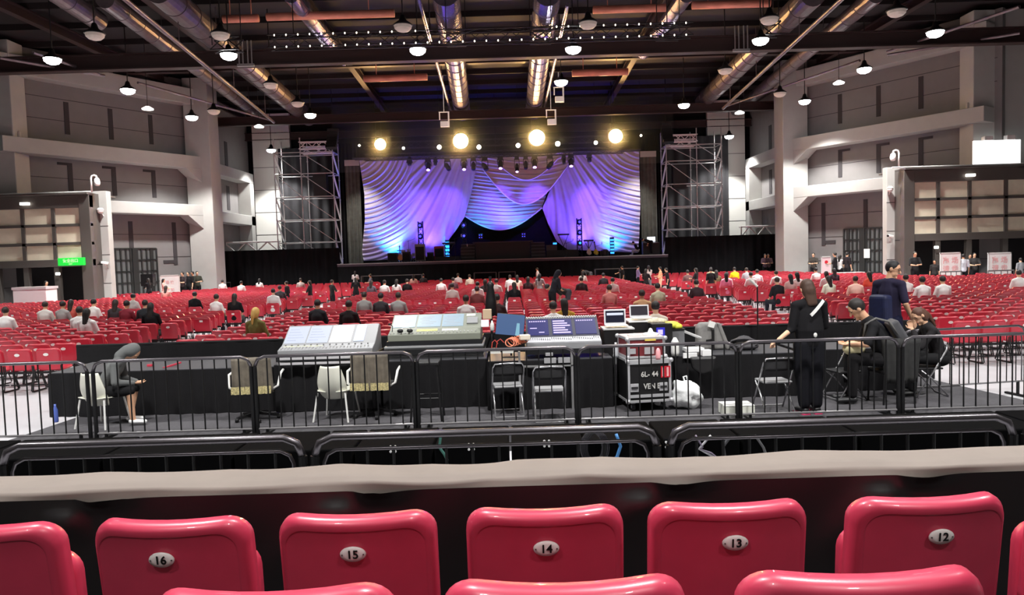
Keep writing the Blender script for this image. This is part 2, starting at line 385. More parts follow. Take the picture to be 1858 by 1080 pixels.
# diagonal wind braces
for k, (a, c) in enumerate((((0, 105), (190, 138)), ((60, 95), (180, 135)), ((250, 150), (490, 218)), ((1850, 12), (1610, 94)), ((1850, 60), (1610, 100)), ((1560, 110), (1320, 192)))):
    b = MB(); b.cyl(atz(*a, 12.0), atz(*c, 12.0), .07, n=8); tag(b.build('ceiling_brace_%d' % (k + 1), DUCT), kind='structure')
def duct(a, c, z, r, m, lb, rings=True, name='duct'):
    if z > 11.7: z, r = z + 1.05, r * 1.1
    p = atz(*a, z); q = atz(*c, z); b = MB(); b.cyl(p, q, r, n=20); L = (q - p).length; d = (q - p) / L
    if rings:
        k = 1.5
        while k < L: b.cyl(p + d * k, p + d * (k + .07), r * 1.05, n=20); k += 1.6
    for f in (.25, .6, .9):
        h = p + d * (L * f); b.cyl(h + Vector((0, 0, r)), Vector((h.x, h.y, 14.6)), .02, n=6)
    return tag(b.build(name, m, smooth=False), lb, 'duct')
duct((286, -20), (560, 215), 12.0, .50, DUCT, 'wide dull ventilation duct, innermost of the left ceiling run')
duct((190, -2), (468, 208), 12.1, .34, DUCT, 'narrower dull duct left of the thin ceiling rail, nearest the left wall', name='duct')
duct((214, -12), (497, 222), 11.6, .09, DUCT, 'thin straight rail between the two left ceiling ducts', False, 'ceiling_rail')
duct((-10, -90), (178, 38), 12.1, .38, DUCT, 'dull duct in the top left corner ending by the unlit lamp')
duct((1476, -12), (1275, 185), 12.0, .50, DUCT, 'wide dull ventilation duct, innermost of the right ceiling run')
duct((1590, -10), (1335, 202), 12.1, .34, DUCT, 'narrower dull duct nearest the right wall')
duct((1532, -6), (1312, 197), 11.6, .09, DUCT, 'thin straight rail between the two right ceiling ducts', False, 'ceiling_rail')
duct((808, -14), (839, 205), 12.2, .52, DUCTB, 'shiny bare metal duct over the hall centre, left of the pair')
duct((994, -14), (967, 205), 12.2, .52, DUCTB, 'shiny bare metal duct over the hall centre, right of the pair')
duct((759, -5), (818, 205), 11.9, .08, DUCTB, 'thin rail beside the left shiny central duct', False, 'ceiling_rail')
duct((1030, 8), (987, 200), 11.9, .08, DUCTB, 'thin rail beside the right shiny central duct', False, 'ceiling_rail')
duct((528, -10), (622, 108), 12.3, .32, DUCTB, 'slanting duct with a painted purple sheen between the left run and the central ducts')
duct((1246, -10), (1168, 96), 12.3, .32, DUCTB, 'slanting duct with a painted purple sheen between the right run and the central ducts')
COPPER = mat('copper_pipe', (205, 128, 108), .5, metal=.2, var=.2, scale=1.2)
for (x0, x1, y0, y1, z) in ((405, 470, 35, 34, 13.1), (484, 716, 31, 25, 13.1), (1076, 1208, 18, 14, 13.1), (1256, 1398, 10, 5, 13.1), (660, 775, 143, 139, 12.9), (1038, 1140, 133, 129, 12.9)):
    p = atz(x0, y0, z); q = atz(x1, y1, z); q = Vector((q.x, p.y, z)); b = MB(); b.cyl(p, q, .17 if y0 < 100 else .2, n=14)
    for f in (.2, .8): h = p.lerp(q, f); b.cyl(h, (h.x, h.y, 14.62), .025, n=6)
    where = 'left of centre, front row' if x1 < 480 else 'the longest, left of the central ducts' if x1 < 720 else 'between the central ducts and the small truss' if x0 == 1076 else 'the rightmost of the front row' if x0 == 1256 else 'behind the big beam, left of centre' if x0 == 660 else 'behind the big beam, right of centre'
    tag(b.build('ceiling_pipe', COPPER, smooth=True), 'coppery red ceiling pipe, ' + where, 'pipe')
# ================================================================ high bay lamps
LIT = mat('lamp_lens_lit', (255, 255, 255), .4, emit=30)
UNLIT = mat('lamp_lens_off_glow', (190, 178, 168), .5, emit=.12)  # faint glow painted into lenses of lamps that are off
def high_bay(p, lit, lb, r=.33, power=None, lens=None):
    o = thing('high_bay_lamp', lb, 'ceiling lamp', p)
    b = MB(); b.lathe((0, 0, 0), [(r, 0), (r * 1.03, .03), (r * .8, .1), (r * .4, .2), (r * .25, .38), (r * .12, .42)], 20); b.build('housing', BLKP, o, True)
    b = MB(); b.lathe((0, 0, -.05), [(r * .3, -.17), (r * .62, -.13), (r * .86, -.05), (r * .93, .05)], 20); b.build('lens', LIT if lit else UNLIT, o)
    b = MB(); b.cyl((0, 0, .4), (0, 0, 14.62 - p[2]), .025, n=6); b.build('hanger', BLKP, o)
    if lit: lamp('SPOT', (0, 0, -.3), power or LAMP_W, (1, .985, .96), .3, spot=math.radians(106), parent=o, name='lamp_light', blend=.35)
    return o
lits = [((95, 107), 'lit high bay lamp nearest the top left corner'), ((232, 163), 'lit high bay lamp near the left wall, second from the corner'), ((348, 212), 'lit high bay lamp near the left wall, third from the corner'), ((492, 272), 'lit high bay lamp beside the left scaffold tower'),
 ((415, 99), 'lit high bay lamp over the left ducts, front row'), ((758, 90), 'lit high bay lamp just left of the shiny ducts'), ((1040, 88), 'lit high bay lamp just right of the shiny ducts'), ((1380, 72), 'lit high bay lamp over the right ducts, beside the small truss'), ((1697, 58), 'lit high bay lamp nearest the top right corner'),
 ((1568, 125), 'lit high bay lamp near the right wall, second from the corner'), ((1460, 183), 'lit high bay lamp near the right wall, third from the corner'), ((1323, 247), 'lit high bay lamp beside the right scaffold tower'), ((1018, 148), 'lit high bay lamp behind the big beam, right of centre'), ((1241, 190), 'lit high bay lamp where the right ducts end'), ((563, 208), 'lit high bay lamp where the left ducts end')]
for (x, y), lb in lits: high_bay(atz(x, y, 11.0), True, lb, r=.36, power=LAMP_W * (1.9 if 'wall' in lb or 'corner' in lb else 1.2 if 'tower' in lb else .95))
for (x, y), lb in (((172, 62), 'unlit high bay lamp under the top left duct'), ((400, 62), 'unlit high bay lamp between the left ducts and a coppery pipe'), ((731, 47), 'unlit high bay lamp left of the shiny ducts'), ((1067, 42), 'unlit high bay lamp right of the shiny ducts'), ((1396, 34), 'unlit high bay lamp under the right ducts'), ((1627, 20), 'unlit high bay lamp nearest the top right corner'), ((388, 201), 'small unlit lamp far back near the left wall'), ((491, 153), 'unlit lamp behind the big beam above the left ducts'), ((1415, 169), 'small unlit lamp far back near the right wall'), ((1316, 127), 'unlit lamp behind the big beam above the right ducts'), ((540, 187), 'dull lamp at the far end of the left ducts')):
    high_bay(atz(x, y, 11.0), False, lb, r=.36)
for i, (x, y) in enumerate(((-12, 18), (-4, 18), (3, 18), (10.5, 18), (-12, 5.5), (-4, 5.0), (3, 5.0), (10.5, 5.5), (-19, 15), (18, 15), (-4, -3), (4, -3))):
    high_bay(Vector((x, y, 11)), True, 'lit high bay lamp over the near end of the hall', power=NEAR_W * (.3 if y < 0 else 1 if y < 10 else .62))['group'] = 'lamps over the near seats'
# far floor lamps low on the ceiling seen edge-on
for (x, y) in ((470, 232), (1342, 207), (268, 200), (1522, 153), (1634, 196), (175, 239)):
    b = MB(); c = atz(x, y, 10.6 if y > 190 else 11); b.lathe(c, [(.05, 0), (.28, .02), (.3, .08), (.1, .2)], 12); b2_ = MB(); b2_.cyl((c.x, c.y, c.z + .1), (c.x, c.y, 14.62), .015, n=6); k_ = b.build('small_downlight', mat('lit_small', (255, 252, 245), .5, emit=2.2)); b2_.build('hanger', BLKP, k_)
    tag(k_, 'small flat downlight ' + {470: 'above the left scaffold', 1342: 'above the right scaffold', 268: 'high by the left wall, under the second lamp', 1522: 'high by the right wall, under the second lamp', 1634: 'on the right wall above the high beam', 175: 'on the left wall above the high beam'}[x], 'ceiling lamp')
# ---- lighting trusses
def truss(b, p, q, s, step, r=.028, rb=.016, tri=False):
    p = Vector(p); q = Vector(q); d = (q - p); L = d.length; d /= L
    a = Vector((0, 0, 1)) if abs(d.z) < .9 else Vector((0, 1, 0)); c = d.cross(a).normalized()
    cs = [(c * i + a * j) * s / 2 for i, j in ((-1, -1), (1, -1), (1, 1), (-1, 1))]
    for o in cs: b.cyl(p + o, q + o, r, n=6)
    n = max(1, int(L / step))
    for i in range(n):
        u = p + d * (L * i / n); v = p + d * (L * (i + 1) / n)
        for k in range(4):
            A = u + cs[k]; B = v + cs[(k + 1) % 4] if i % 2 == 0 else u + cs[(k + 1) % 4]; Bv = v + cs[k] if i % 2 else v + cs[(k + 1) % 4]
            b.cyl(u + cs[k] if i % 2 == 0 else u + cs[(k + 1) % 4], v + cs[(k + 1) % 4] if i % 2 == 0 else v + cs[k], rb, n=5)
TR = mat('black_truss', (34, 31, 34), .45, metal=.4)
r = thing('lighting_truss', 'black lighting truss with two rows of tiny bulbs across the ceiling', 'truss', (0, 0, 0))
p = atz(505, 101, 11.0); q = atz(1245, 77, 11.0); Y = p.y; p = Vector((p.x, 30.4, 11.2)); q = Vector((q.x, 30.4, 11.2))
b = MB(); truss(b, p, q, .5, .6); b.build('frame', TR, r)
BULB = mat('tiny_bulb_lit', (255, 244, 225), .5, emit=3)
for i in range(36):
    x = p.x + .3 + (q.x - p.x - .6) * i / 35
    for z in ((10.95,) if 12 < i < 24 else (10.95, 11.42)):
        b = MB(); b.ell((x, 30.12, z), (.028, .025, .042), 8, 6); b.build('bulb', BULB, r)
b = MB()
for x in (p.x + 1, -3, 3, q.x - 1): b.cyl((x, 30.4, 11.4), (x, 30.4, 14.62), .02, n=6)
b.build('hanger', TR, r)
for (x0, x1, y0, y1, lb) in ((385, 440, 82, 92, 'short black box truss by the front left lamp'), (810, 845, 70, 90, 'short black box truss under the left shiny duct'), (962, 1000, 66, 86, 'short black box truss under the right shiny duct'), (1385, 1412, 54, 70, 'short black box truss by the front right lamp'), (1192, 1232, 60, 78, 'short black box truss at the right end of the bulb row')):
    p = atz(x0, y0, 11.3); q = atz(x1, y0, 11.3); q.y = p.y; q.z = p.z; b = MB(); truss(b, p, q, .5, .5, .035, .025)
    b.cyl(p, (p.x, p.y, 14.62), .02, n=6); b.cyl(q, (q.x, q.y, 14.62), .02, n=6)
    tag(b.build('box_truss', TR), lb, 'truss')
for (x, y, sg, lb) in ((467, 128, 1, 'pale winch frame hanging on the big beam at left'), (1340, 90, -1, 'pale winch frame hanging on the big beam at right')):
    c = atz(x, y, 11.9); b = MB()
    for dx in (-.3, -.12, .12, .3): b.bar((c.x + dx, 35.7, 11.7), (c.x + dx, 35.7, 12.9), .05)
    b.bar((c.x - .4, 35.7, 11.75), (c.x + .4, 35.7, 11.75), .12)
    tag(b.build('winch_frame', STEEL), lb, 'winch frame')
# ================================================================ the stage
SZ = 2.1
STG = mat('stage_floor_vinyl', (58, 56, 66), .35, var=.1); BLK2 = mat('black_curtain', (14, 13, 16), .85, var=.3, scale=2, spec=.2)
XL = at(612, 480, 53).x; XR = at(1212, 462, 53).x
r = thing('stage', 'black skirted concert stage with a pale front edge at the far end of the hall', 'stage')
b = MB(); b.b2(XL, XR, 53, 60, SZ - .2, SZ); b.build('deck', STG, r)
b = MB(); b.grid(lambda u, v: (XL + u * (XR - XL), 53.05 + .03 * math.sin(u * 240), v * (SZ - .06)), 240, 1); b.build('skirt', BLK2, r)
b = MB(); b.b2(XL, XR, 52.96, 53.04, SZ - .05, SZ + .01); b.build('front_edge', mat('stage_edge_strip', (150, 150, 150), .4), r)
# security rail in front of the stage
b = MB()
for (x0, x1) in ((655, 765), (860, 900), (905, 935), (1080, 1125), (1130, 1160)):
    p = at(x0, 497, 52); q = at(x1, 497, 52); b.b2(p.x, q.x, 52.0, 52.05, 1.18, 1.23)
    for x in (p.x, q.x): b.b2(x - .03, x + .03, 52, 52.6, 0, 1.2)
tag(b.build('stage_barrier', mat('dull_steel', (110, 106, 106), .5, metal=.5)), 'low dull steel crowd barrier along the foot of the stage', 'barrier')
# side black curtain walls
for nm, x0, x1, zt in (('left', 385, 614, 3.3), ('right', 1208, 1440, 3.35)):
    p = at(x0, 460, 54).x; q = at(x1, 440, 54).x
    b = MB(); b.grid(lambda u, v: (p + u * (q - p), 54.2 + .06 * math.sin(u * 90) , v * zt), 160, 2, (0, .06, 0))
    tag(b.build('black_screen', BLK2), 'tall black cloth screen closing the hall %s of the stage' % nm, 'curtain')
    b = MB(); n = 6
    xa, xb = (at(387, 440, 55).x, at(505, 440, 55).x) if nm == 'left' else (at(1345, 415, 55).x, at(1432, 412, 55).x)
    for y in (55.0, 55.5): b.cyl((xa, y, zt + .62), (xb, y, zt + .62), .06, n=8); b.cyl((xa, y, zt - .1), (xb, y, zt - .1), .05, n=8)
    for i in range(n):
        u = xa + (xb - xa) * i / n; v = xa + (xb - xa) * (i + 1) / n
        b.bar((u, 55, zt + (.62 if i % 2 else -.1)), (v, 55, zt + (-.1 if i % 2 else .62)), .09)
    for x in (xa, xb): b.bar((x, 55.0, 0), (x, 55.0, zt + .6), .08)
    tag(b.build('screen_truss', mat('bright_aluminium', (235, 235, 235), .4, metal=.2)), 'pale aluminium truss running behind the top of the %s black screen' % nm, 'truss')
# black masking beside and above the stage
for nm, x0, x1 in (('left', 606, 652), ('right', 1164, 1206)):
    p = at(x0, 400, 58.5).x; q = at(x1, 400, 58.5).x
    b = MB(); b.grid(lambda u, v: (p + u * (q - p), 58.5 + .08 * math.sin(u * 40), SZ * .0 + v * 11.5), 60, 2, (0, .06, 0))
    tag(b.build('wing_curtain', BLK2), 'black wing curtain hanging at the %s side of the white drapes' % nm, 'curtain')
GREYC = mat('grey_side_cloth', (92, 92, 86), .8, var=.2, scale=3)
for nm, x0, x1, yt in (('left', 625, 652, 291), ('right', 1161, 1190, 275)):
    p = at(x0, yt, 57.9); q = at(x1, yt, 57.9)
    b = MB(); b.grid(lambda u, v: (p.x + u * (q.x - p.x), 57.9 + .05 * math.sin(u * 25), SZ + v * (p.z - SZ)), 40, 8, (0, .05, 0))
    r = tag(b.build('side_curtain', GREYC), 'dark grey hanging cloth strip with a pale top, at the %s edge of the drapes' % nm, 'curtain')
    b = MB(); b.b2(p.x, q.x, 57.8, 57.83, p.z - .45, p.z); b.build('top_band', mat('pale_band', (215, 214, 205), .7), r)
b = MB(); b.b2(-22.5, 21.8, 60.6, 60.7, 0, 12.5); tag(b.build('black_backing', BLK2), 'wide black curtain closing the wall behind the stage and scaffolds', 'curtain')
bx = MB()
for sg, a, c in ((-1, 505, 622), (1, 1196, 1322)):
    p = at(a, 300, 59.4).x; q = at(c, 300, 59.4).x; b = MB(); b.grid(lambda u, v: (p + u * (q - p), 59.4 + .07 * math.sin(u * 40), v * 11.4), 60, 2, (0, .06, 0))
    tag(b.build('scaffold_backcloth', mat('charcoal_cloth', (34, 33, 36), .85, var=.3, scale=1)), 'charcoal cloth hanging behind the %s scaffold tower' % ('left' if sg < 0 else 'right'), 'curtain')
TRB = mat('black_truss', (34, 31, 34), .45, metal=.4)
def sx2(x): return at(x, 465, 56.6).x
# ---- white drapes
DRP = mat('white_drape_fabric', (194, 184, 196), .7, var=.05, scale=2); PXM = 57.0 / F
def pw(x, y, dy=0.0): return at(x, y, 57.0 + dy)
def inter(tab, y):
    for (a, xa), (c, xc) in zip(tab, tab[1:]):
        if a <= y <= c: return xa + (xc - xa) * (y - a) / (c - a)
    return tab[0][1] if y < tab[0][0] else tab[-1][1]
def drape(name, rows, amp, phase, dy, lb, nu=230, nv=190):
    """rows: (v, left px, right px, y at left, y at right); folds run along the level lines of phase(x, y)"""
    def edge(v):
        for a, c in zip(rows, rows[1:]):
            if a[0] <= v <= c[0] + 1e-9:
                k = (v - a[0]) / (c[0] - a[0]); return [a[i] + (c[i] - a[i]) * k for i in range(1, 5)]
    def fn(u, v):
        xl, xr, yl, yr = edge(v); x = xl + (xr - xl) * u; y = yl + (yr - yl) * u
        if len(rows[0]) > 5:
            s_ = [a[5] for a in rows]; i = min(int(v * (len(rows) - 1)), len(rows) - 2); k = v * (len(rows) - 1) - i
            y += (s_[i] + (s_[i + 1] - s_[i]) * k) * math.sin(math.pi * u)
        g, am = phase(x, y, u, v)
        return pw(x, y, dy - amp * am * g)
    b = MB(); b.grid(fn, nu, nv, (0, .03, 0)); o = tag(b.build(name, DRP, smooth=True), lb, 'drape')
    if name == 'swag_drape':
        h = MB(); h.tube([Vector(fn(k / 60, 1)) + Vector((0, -.02, -.03)) for k in range(61)], .055, 8); h.build('lit_edge', mat('drape_lit_edge', (225, 220, 228), .6), o, True)  # paler tube added along the lower edge for its lit rim
    return o
def wv(f): return math.sin(f) + .5 * math.sin(1.73 * f + 1.3) + .35 * math.sin(.37 * f)
def ss(a, b_, x): t = min(1, max(0, (x - a) / (b_ - a))); return t * t * (3 - 2 * t)
def ph_left(x, y, u, v):
    rr = math.hypot((x - 640) * 1.0, (y - 262) * .95); f1 = rr * .8 + 1.2 * math.sin(x * .05 + y * .02)
    f2 = math.atan2(x - 872, y - 205) * 75 + .9 * math.sin(y * .03); w_ = ss(745, 700, x - (470 - y) * .12)
    return w_ * wv(f1) + (1 - w_) * .8 * wv(f2), .35 + .65 * min(1, max(0, (y - 290) / 70))
def ph_right(x, y, u, v):
    rr = math.hypot((x - 1175) * .9, (y - 235) * .95); f1 = rr * .78 + 1.1 * math.sin(x * .047 + y * .03)
    f2 = math.atan2(x - 990, y - 200) * 70 + .8 * math.sin(y * .03); w_ = ss(1075, 1125, x)
    return w_ * wv(f1) + (1 - w_) * .8 * wv(f2), .35 + .65 * min(1, max(0, (y - 285) / 70))
drape('side_drape', [(0, 652, 866, 291, 283), (.12, 656, 862, 318, 316), (.35, 661, 855, 352, 352), (.6, 662, 843, 398, 394), (.8, 659, 826, 432, 420), (.92, 657, 806, 458, 446), (1, 660, 786, 474, 466)], .06, ph_left, 0, 'white gathered stage drape sweeping down on the left of the stage')
drape('side_drape', [(0, 1030, 1160, 280, 274), (.15, 1016, 1160, 310, 305), (.35, 1000, 1161, 340, 335), (.55, 984, 1162, 378, 370), (.72, 994, 1161, 405, 400), (.88, 1010, 1160, 438, 430), (1, 1030, 1157, 453, 459)], .06, ph_right, .02, 'white gathered stage drape sweeping down on the right of the stage')
def ph_c(x, y, u, v):
    rr = math.hypot((x - 925) * .55, (y - 170)); return wv(rr * 1.0 + .8 * math.sin(x * .06)), (.45 + .55 * v) * (.5 + .5 * abs(math.sin((x - 925) * .024)))
drape('swag_drape', [(0, 856, 1012, 284, 281, 6), (.3, 853, 1006, 320, 316, 16), (.6, 848, 995, 352, 345, 26), (1, 843, 983, 391, 377, 32)], .055, ph_c, .25, 'wide white swag hanging low over the dark stage centre')
def ph_v(x, y, u, v):
    rr = math.hypot((x - 950) * .6, (y - 190)); return wv(rr * .8 + .7 * math.sin(x * .05)), .4
drape('swag_drape', [(0, 866, 1040, 283, 277, 2), (.4, 872, 1034, 296, 291, 20), (.8, 876, 1030, 304, 299, 52), (1, 877, 1029, 307, 301, 66)], .05, ph_v, -.45, 'upper white swag looped across the top of the stage drapes')
drape('swag_drape', [(0, 890, 1022, 283, 277, 1), (.5, 896, 1016, 288, 283, 16), (1, 900, 1012, 292, 287, 36)], .05, ph_v, -.75, 'smallest white swag, the topmost at the centre of the drapes')
b = MB(); zp = at(900, 281.5, 57).z
for yy in (56.27, 56.57, 57.02, 57.27): b.cyl((sx2(648), yy, zp), (sx2(1165), yy, zp), .05, n=8)
for px in (700, 905, 1110): b.cyl((sx2(px), 56.6, zp), (sx2(px), 56.6, 14.62), .02, n=6); b.cyl((sx2(px), 56.2, zp), (sx2(px), 57.3, zp), .02, n=6)
tag(b.build('drape_pipe', TRB), 'thin black pipes from which the white drapes hang', 'pipe')
# black arch cloth behind the centre
b = MB(); poly = [pw(x, y, .8) for x, y in ((836, 472), (800, 470), (842, 390), (870, 380), (985, 370), (1003, 402), (1026, 452), (1045, 466))]; b.prism(poly, (0, .05, 0))
tag(b.build('centre_cloth', BLK2), 'black cloth filling the arch behind the centre stage riser', 'curtain')
# ---- stage furniture
RIS = mat('black_riser', (26, 25, 28), .6)
def spx(x, y, Y): return at(x, y, Y)
def sx_(x, Y): return at(x, 465, Y).x
r = thing('band_riser', 'black raised band platform in the centre of the stage', 'riser')
x0, x1 = sx_(864, 56), sx_(962, 56)
b = MB(); b.b2(x0, x1, 55.2, 56.8, SZ, SZ + 1.25); b.build('platform', RIS, r)
b = MB(); b.b2(x0 - .2, x1 + .2, 55.15, 56.8, SZ + 1.25, SZ + 1.32); b.build('top_board', mat('riser_edge', (52, 50, 55), .5), r)
for sg, xa, xb in ((-1, sx_(840, 55.5), x0), (1, x1, sx_(1000, 55.5))):
    s_ = thing('stage_steps', 'short black stage steps at the %s of the band platform' % ('left' if sg < 0 else 'right'), 'steps')
    wdt = 1.05; xm = x0 - .05 - wdt if sg < 0 else x1 + .05
    for k in range(5):
        b = MB(); b.b2(xm, xm + wdt, 54.6 + k * .26, 56.2, SZ + k * .24, SZ + k * .24 + .2); b.build('riser_block', RIS, s_)
        b = MB(); b.b2(xm, xm + wdt, 54.57 + k * .26, 54.9 + k * .26, SZ + k * .24 + .2, SZ + k * .24 + .24); b.build('tread', mat('tread_grey', (88, 86, 90), .5), s_)
r = thing('side_riser', 'low black side riser right of the band platform', 'riser'); b = MB(); b.b2(x1 + 1.2, x1 + 3.6, 55.2, 56.5, SZ, SZ + .55); b.build('platform', RIS, r); b = MB(); b.b2(x1 + 1.2, x1 + 2.0, 55.3, 56.4, SZ + .55, SZ + .95); b.build('upper_block', mat('riser_edge', (52, 50, 55), .5), r)
r = thing('side_riser', 'low black side riser running left of the band platform', 'riser'); b = MB(); b.b2(sx_(790, 55), x0 - 1.15, 54.6, 55.8, SZ, SZ + .32); b.build('platform', RIS, r)
BLU = mat('led_cyan', (50, 150, 255), .4, emit=2); LEDB = mat('led_blue', (60, 60, 255), .4, emit=3); LEDV = mat('led_violet', (200, 150, 255), .4, emit=9)
for x, y in ((872, 429), (950, 427)):
    c = spx(x, y, 56.6); q = thing('blinder_light', 'small four eyed blue light on the dark riser back, %s' % ('left one' if x < 900 else 'right one'), 'stage light', c)
    b = MB(); b.box((0, 0, 0), (.34, .15, .4)); b.build('body', BLKP, q)
    for i in (-1, 1):
        for j in (-1, 1): b = MB(); b.cyl((i * .08, -.08, j * .09), (i * .08, -.1, j * .09), .035, n=8); b.build('lens', LEDB, q)
def mast(x, y0, y1, Y, lb, w=.35):
    p = spx(x, y1, Y); h = spx(x, y0, Y).z - SZ; r = thing('light_mast', lb, 'stage light', (p.x, Y, SZ))
    b = MB(); b.b2(-.4, .4, -.3, .3, 0, .05); b.build('base_plate', BLKP, r)
    b = MB(); truss(b, (0, 0, .05), (0, 0, h), w, .35, .028, .02); b.build('truss', TR, r)
    b = MB()
    for k in range(3):
        z = h * (.35 + .27 * k); b.lathe((0, -.25, z), [(.12, -.18), (.2, -.05), (.2, .12), (.1, .22)], 12)
    b.build('moving_head', BLKP, r, True)
    for k in range(3): b = MB(); b.cyl((.0, -.44, h * (.35 + .27 * k) + .02), (0, -.46, h * (.35 + .27 * k) + .02), .09, n=12); b.build('lens', LEDB if k else BLU, r)
mast(765, 402, 466, 55.6, 'dark truss mast of blue stage lights behind the drums'); mast(1052, 396, 458, 55.6, 'dark truss mast of blue stage lights right of the centre'); mast(843, 402, 440, 56.2, 'small dark light mast at the left corner of the band platform', .25)
# LED uplight batten at right (blue bars)
def batten(x, y0, y1, Y, lb):
    p = spx(x, y1, Y); h = spx(x, y0, Y).z - p.z; r = thing('led_batten', lb, 'stage light', (p.x, Y, SZ))
    b = MB(); b.b2(-.16, .16, 0, .12, 0, h); b.b2(-.3, .3, -.2, .3, 0, .04); b.build('body', BLKP, r)
    for k in range(5): b = MB(); z = h * (.12 + .17 * k); b.b2(-.14, .14, -.02, -.004, z, z + h * .1); b.build('led_bar', BLU, r)
    return r
batten(1111, 424, 458, 55.3, 'upright blue LED light bar low on the right drape'); batten(724, 440, 462, 56.3, 'upright cyan LED light bar at the foot of the left drape'); batten(812, 420, 458, 56.4, 'upright cyan LED light bar left of the dark arch'); batten(1007, 420, 450, 56.4, 'upright cyan LED light bar right of the dark arch')
# cases, amps
GREYAMP = mat('grey_case', (70, 70, 70), .6)
def sbox(x0, x1, y0, Y, dep, m, name, lb, cat, feet=True):
    p = sx_(x0, Y); q = sx_(x1, Y); z = at((x0 + x1) / 2, y0, Y).z
    r = thing(name, lb, cat, ((p + q) / 2, Y, SZ)); w_ = (q - p) / 2
    b = MB(); b.b2(-w_, w_, 0, dep, .06, z - SZ); b.build('cabinet', m, r, bevel=.02)
    b = MB(); b.b2(-w_ * .85, w_ * .85, -.02, .0, .12, (z - SZ) * .85); b.build('front_panel', BLACK, r)
    b = MB()
    for i in (-1, 1): b.b2(i * w_ * .8 - .04, i * w_ * .8 + .04, .05, dep - .05, 0, .06)
    b.build('foot', BLKP, r); return r
sbox(703, 721, 459, 53.7, .6, RIS, 'speaker_cabinet', 'black square speaker cabinet at the left end of the stage front', 'speaker')
sbox(753, 771, 443, 53.6, .5, mat('grey_lectern', (105, 104, 102), .6), 'speaker_cabinet', 'tall grey fronted cabinet standing at the stage front left of centre', 'speaker')
sbox(730, 744, 457, 54.0, .5, RIS, 'amplifier', 'black amplifier beside the brown acoustic guitar', 'amplifier')
sbox(788, 806, 447, 55.6, .5, mat('dark_red_case', (150, 30, 45), .5), 'flight_case', 'dark red case behind the keyboard on the stage', 'case')
sbox(1185, 1196, 447, 54.6, .6, RIS, 'flight_case', 'black case by the right end of the stage', 'case')
sbox(775, 786, 458, 54.5, .4, RIS, 'floor_monitor', 'low black floor monitor left of the red case', 'monitor')
# drum kit
r = thing('drum_kit', 'pale drum kit with cymbals standing left on the stage', 'drum kit', (sx_(741, 55), 55, SZ))
DR = mat('pale_drum', (190, 175, 175), .4); CY = mat('cymbal_gold', (200, 180, 130), .3, metal=.9)
b = MB(); b.cyl((0, -.25, .4), (0, .2, .4), .3, n=20); b.build('bass_drum', DR, r)
for x, y, z, q in ((-.35, 0, .8, .16), (.05, 0, .85, .16), (.5, -.1, .55, .2), (-.6, -.2, .5, .19)): b = MB(); b.cyl((x, y, z - .1), (x, y - .04, z + .12), q, n=16); b.build('drum', DR, r)
for x, z in ((-.7, 1.15), (.7, 1.2), (.35, 1.35)):
    b = MB(); b.cyl((x, .1, 0), (x, .1, z), .015, n=6); b.cyl((x - .25, .3, 0), (x, .1, .3), .012, n=6); b.cyl((x + .25, -.1, 0), (x, .1, .3), .012, n=6); b.build('stand', STEEL, r); b = MB(); b.lathe((x, .1, z), [(.24, 0), (.1, .02), (.03, .04)], 18); b.build('cymbal', CY, r, True)
# keyboards, music stands, mic stands
def kb(x0, x1, y, Y, lb):
    p = sx_(x0, Y); q = sx_(x1, Y); z = at((x0 + x1) / 2, y, Y).z - SZ; w_ = (q - p) / 2
    r = thing('keyboard', lb, 'keyboard', ((p + q) / 2, Y, SZ)); b = MB(); b.b2(-w_, w_, 0, .35, z - .12, z); b.build('body', BLKP, r, bevel=.02); b = MB(); b.b2(-w_ * .9, w_ * .9, .2, .33, z, z + .01); b.build('keys', WHITE, r)
    for s_ in (-1, 1): b = MB(); b.bar((-w_ * .8 * s_, .15, 0), (w_ * .8 * s_, .15, z - .12), .04); b.build('leg', BLKP, r)
kb(803, 826, 440, 55.2, 'black keyboard on crossed legs left of the steps'); kb(1013, 1034, 424, 56.0, 'black keyboard on tall crossed legs right of the arch'); kb(1060, 1078, 435, 55.0, 'black keyboard on crossed legs right of the light mast')
def mstand(x, y, Y, lb, boom=True):
    h = at(x, y, Y).z - SZ; r = thing('microphone_stand', lb, 'microphone stand', (sx_(x, Y), Y, SZ)); b = MB()
    for k in range(3): a = k * 2.1; b.cyl((0, 0, .12), (math.cos(a) * .32, math.sin(a) * .32, .01), .015, n=6)
    b.build('tripod', BLKP, r); b = MB(); b.cyl((0, 0, .1), (0, 0, h), .014, n=6); b.cyl((-.1, 0, h - .1), (.5, -.1, h + .1), .012, n=6); b.build('boom_arm', BLKP, r)
    b = MB(); b.lathe((.5, -.1, h + .08), [(.02, 0), (.03, .1), (.04, .16), (.01, .2)], 8); b.build('microphone', STEEL, r)
for x, y, Y, lb in ((742, 436, 54, 'boom stand in front of the drum kit'), (826, 432, 54, 'boom stand beside the left keyboard'), (1028, 440, 54.3, 'boom stand right of the right steps'), (1080, 446, 54, 'boom stand near the yellow guitar'), (836, 450, 53.8, 'short stand left of the left steps')): mstand(x, y, Y, lb)
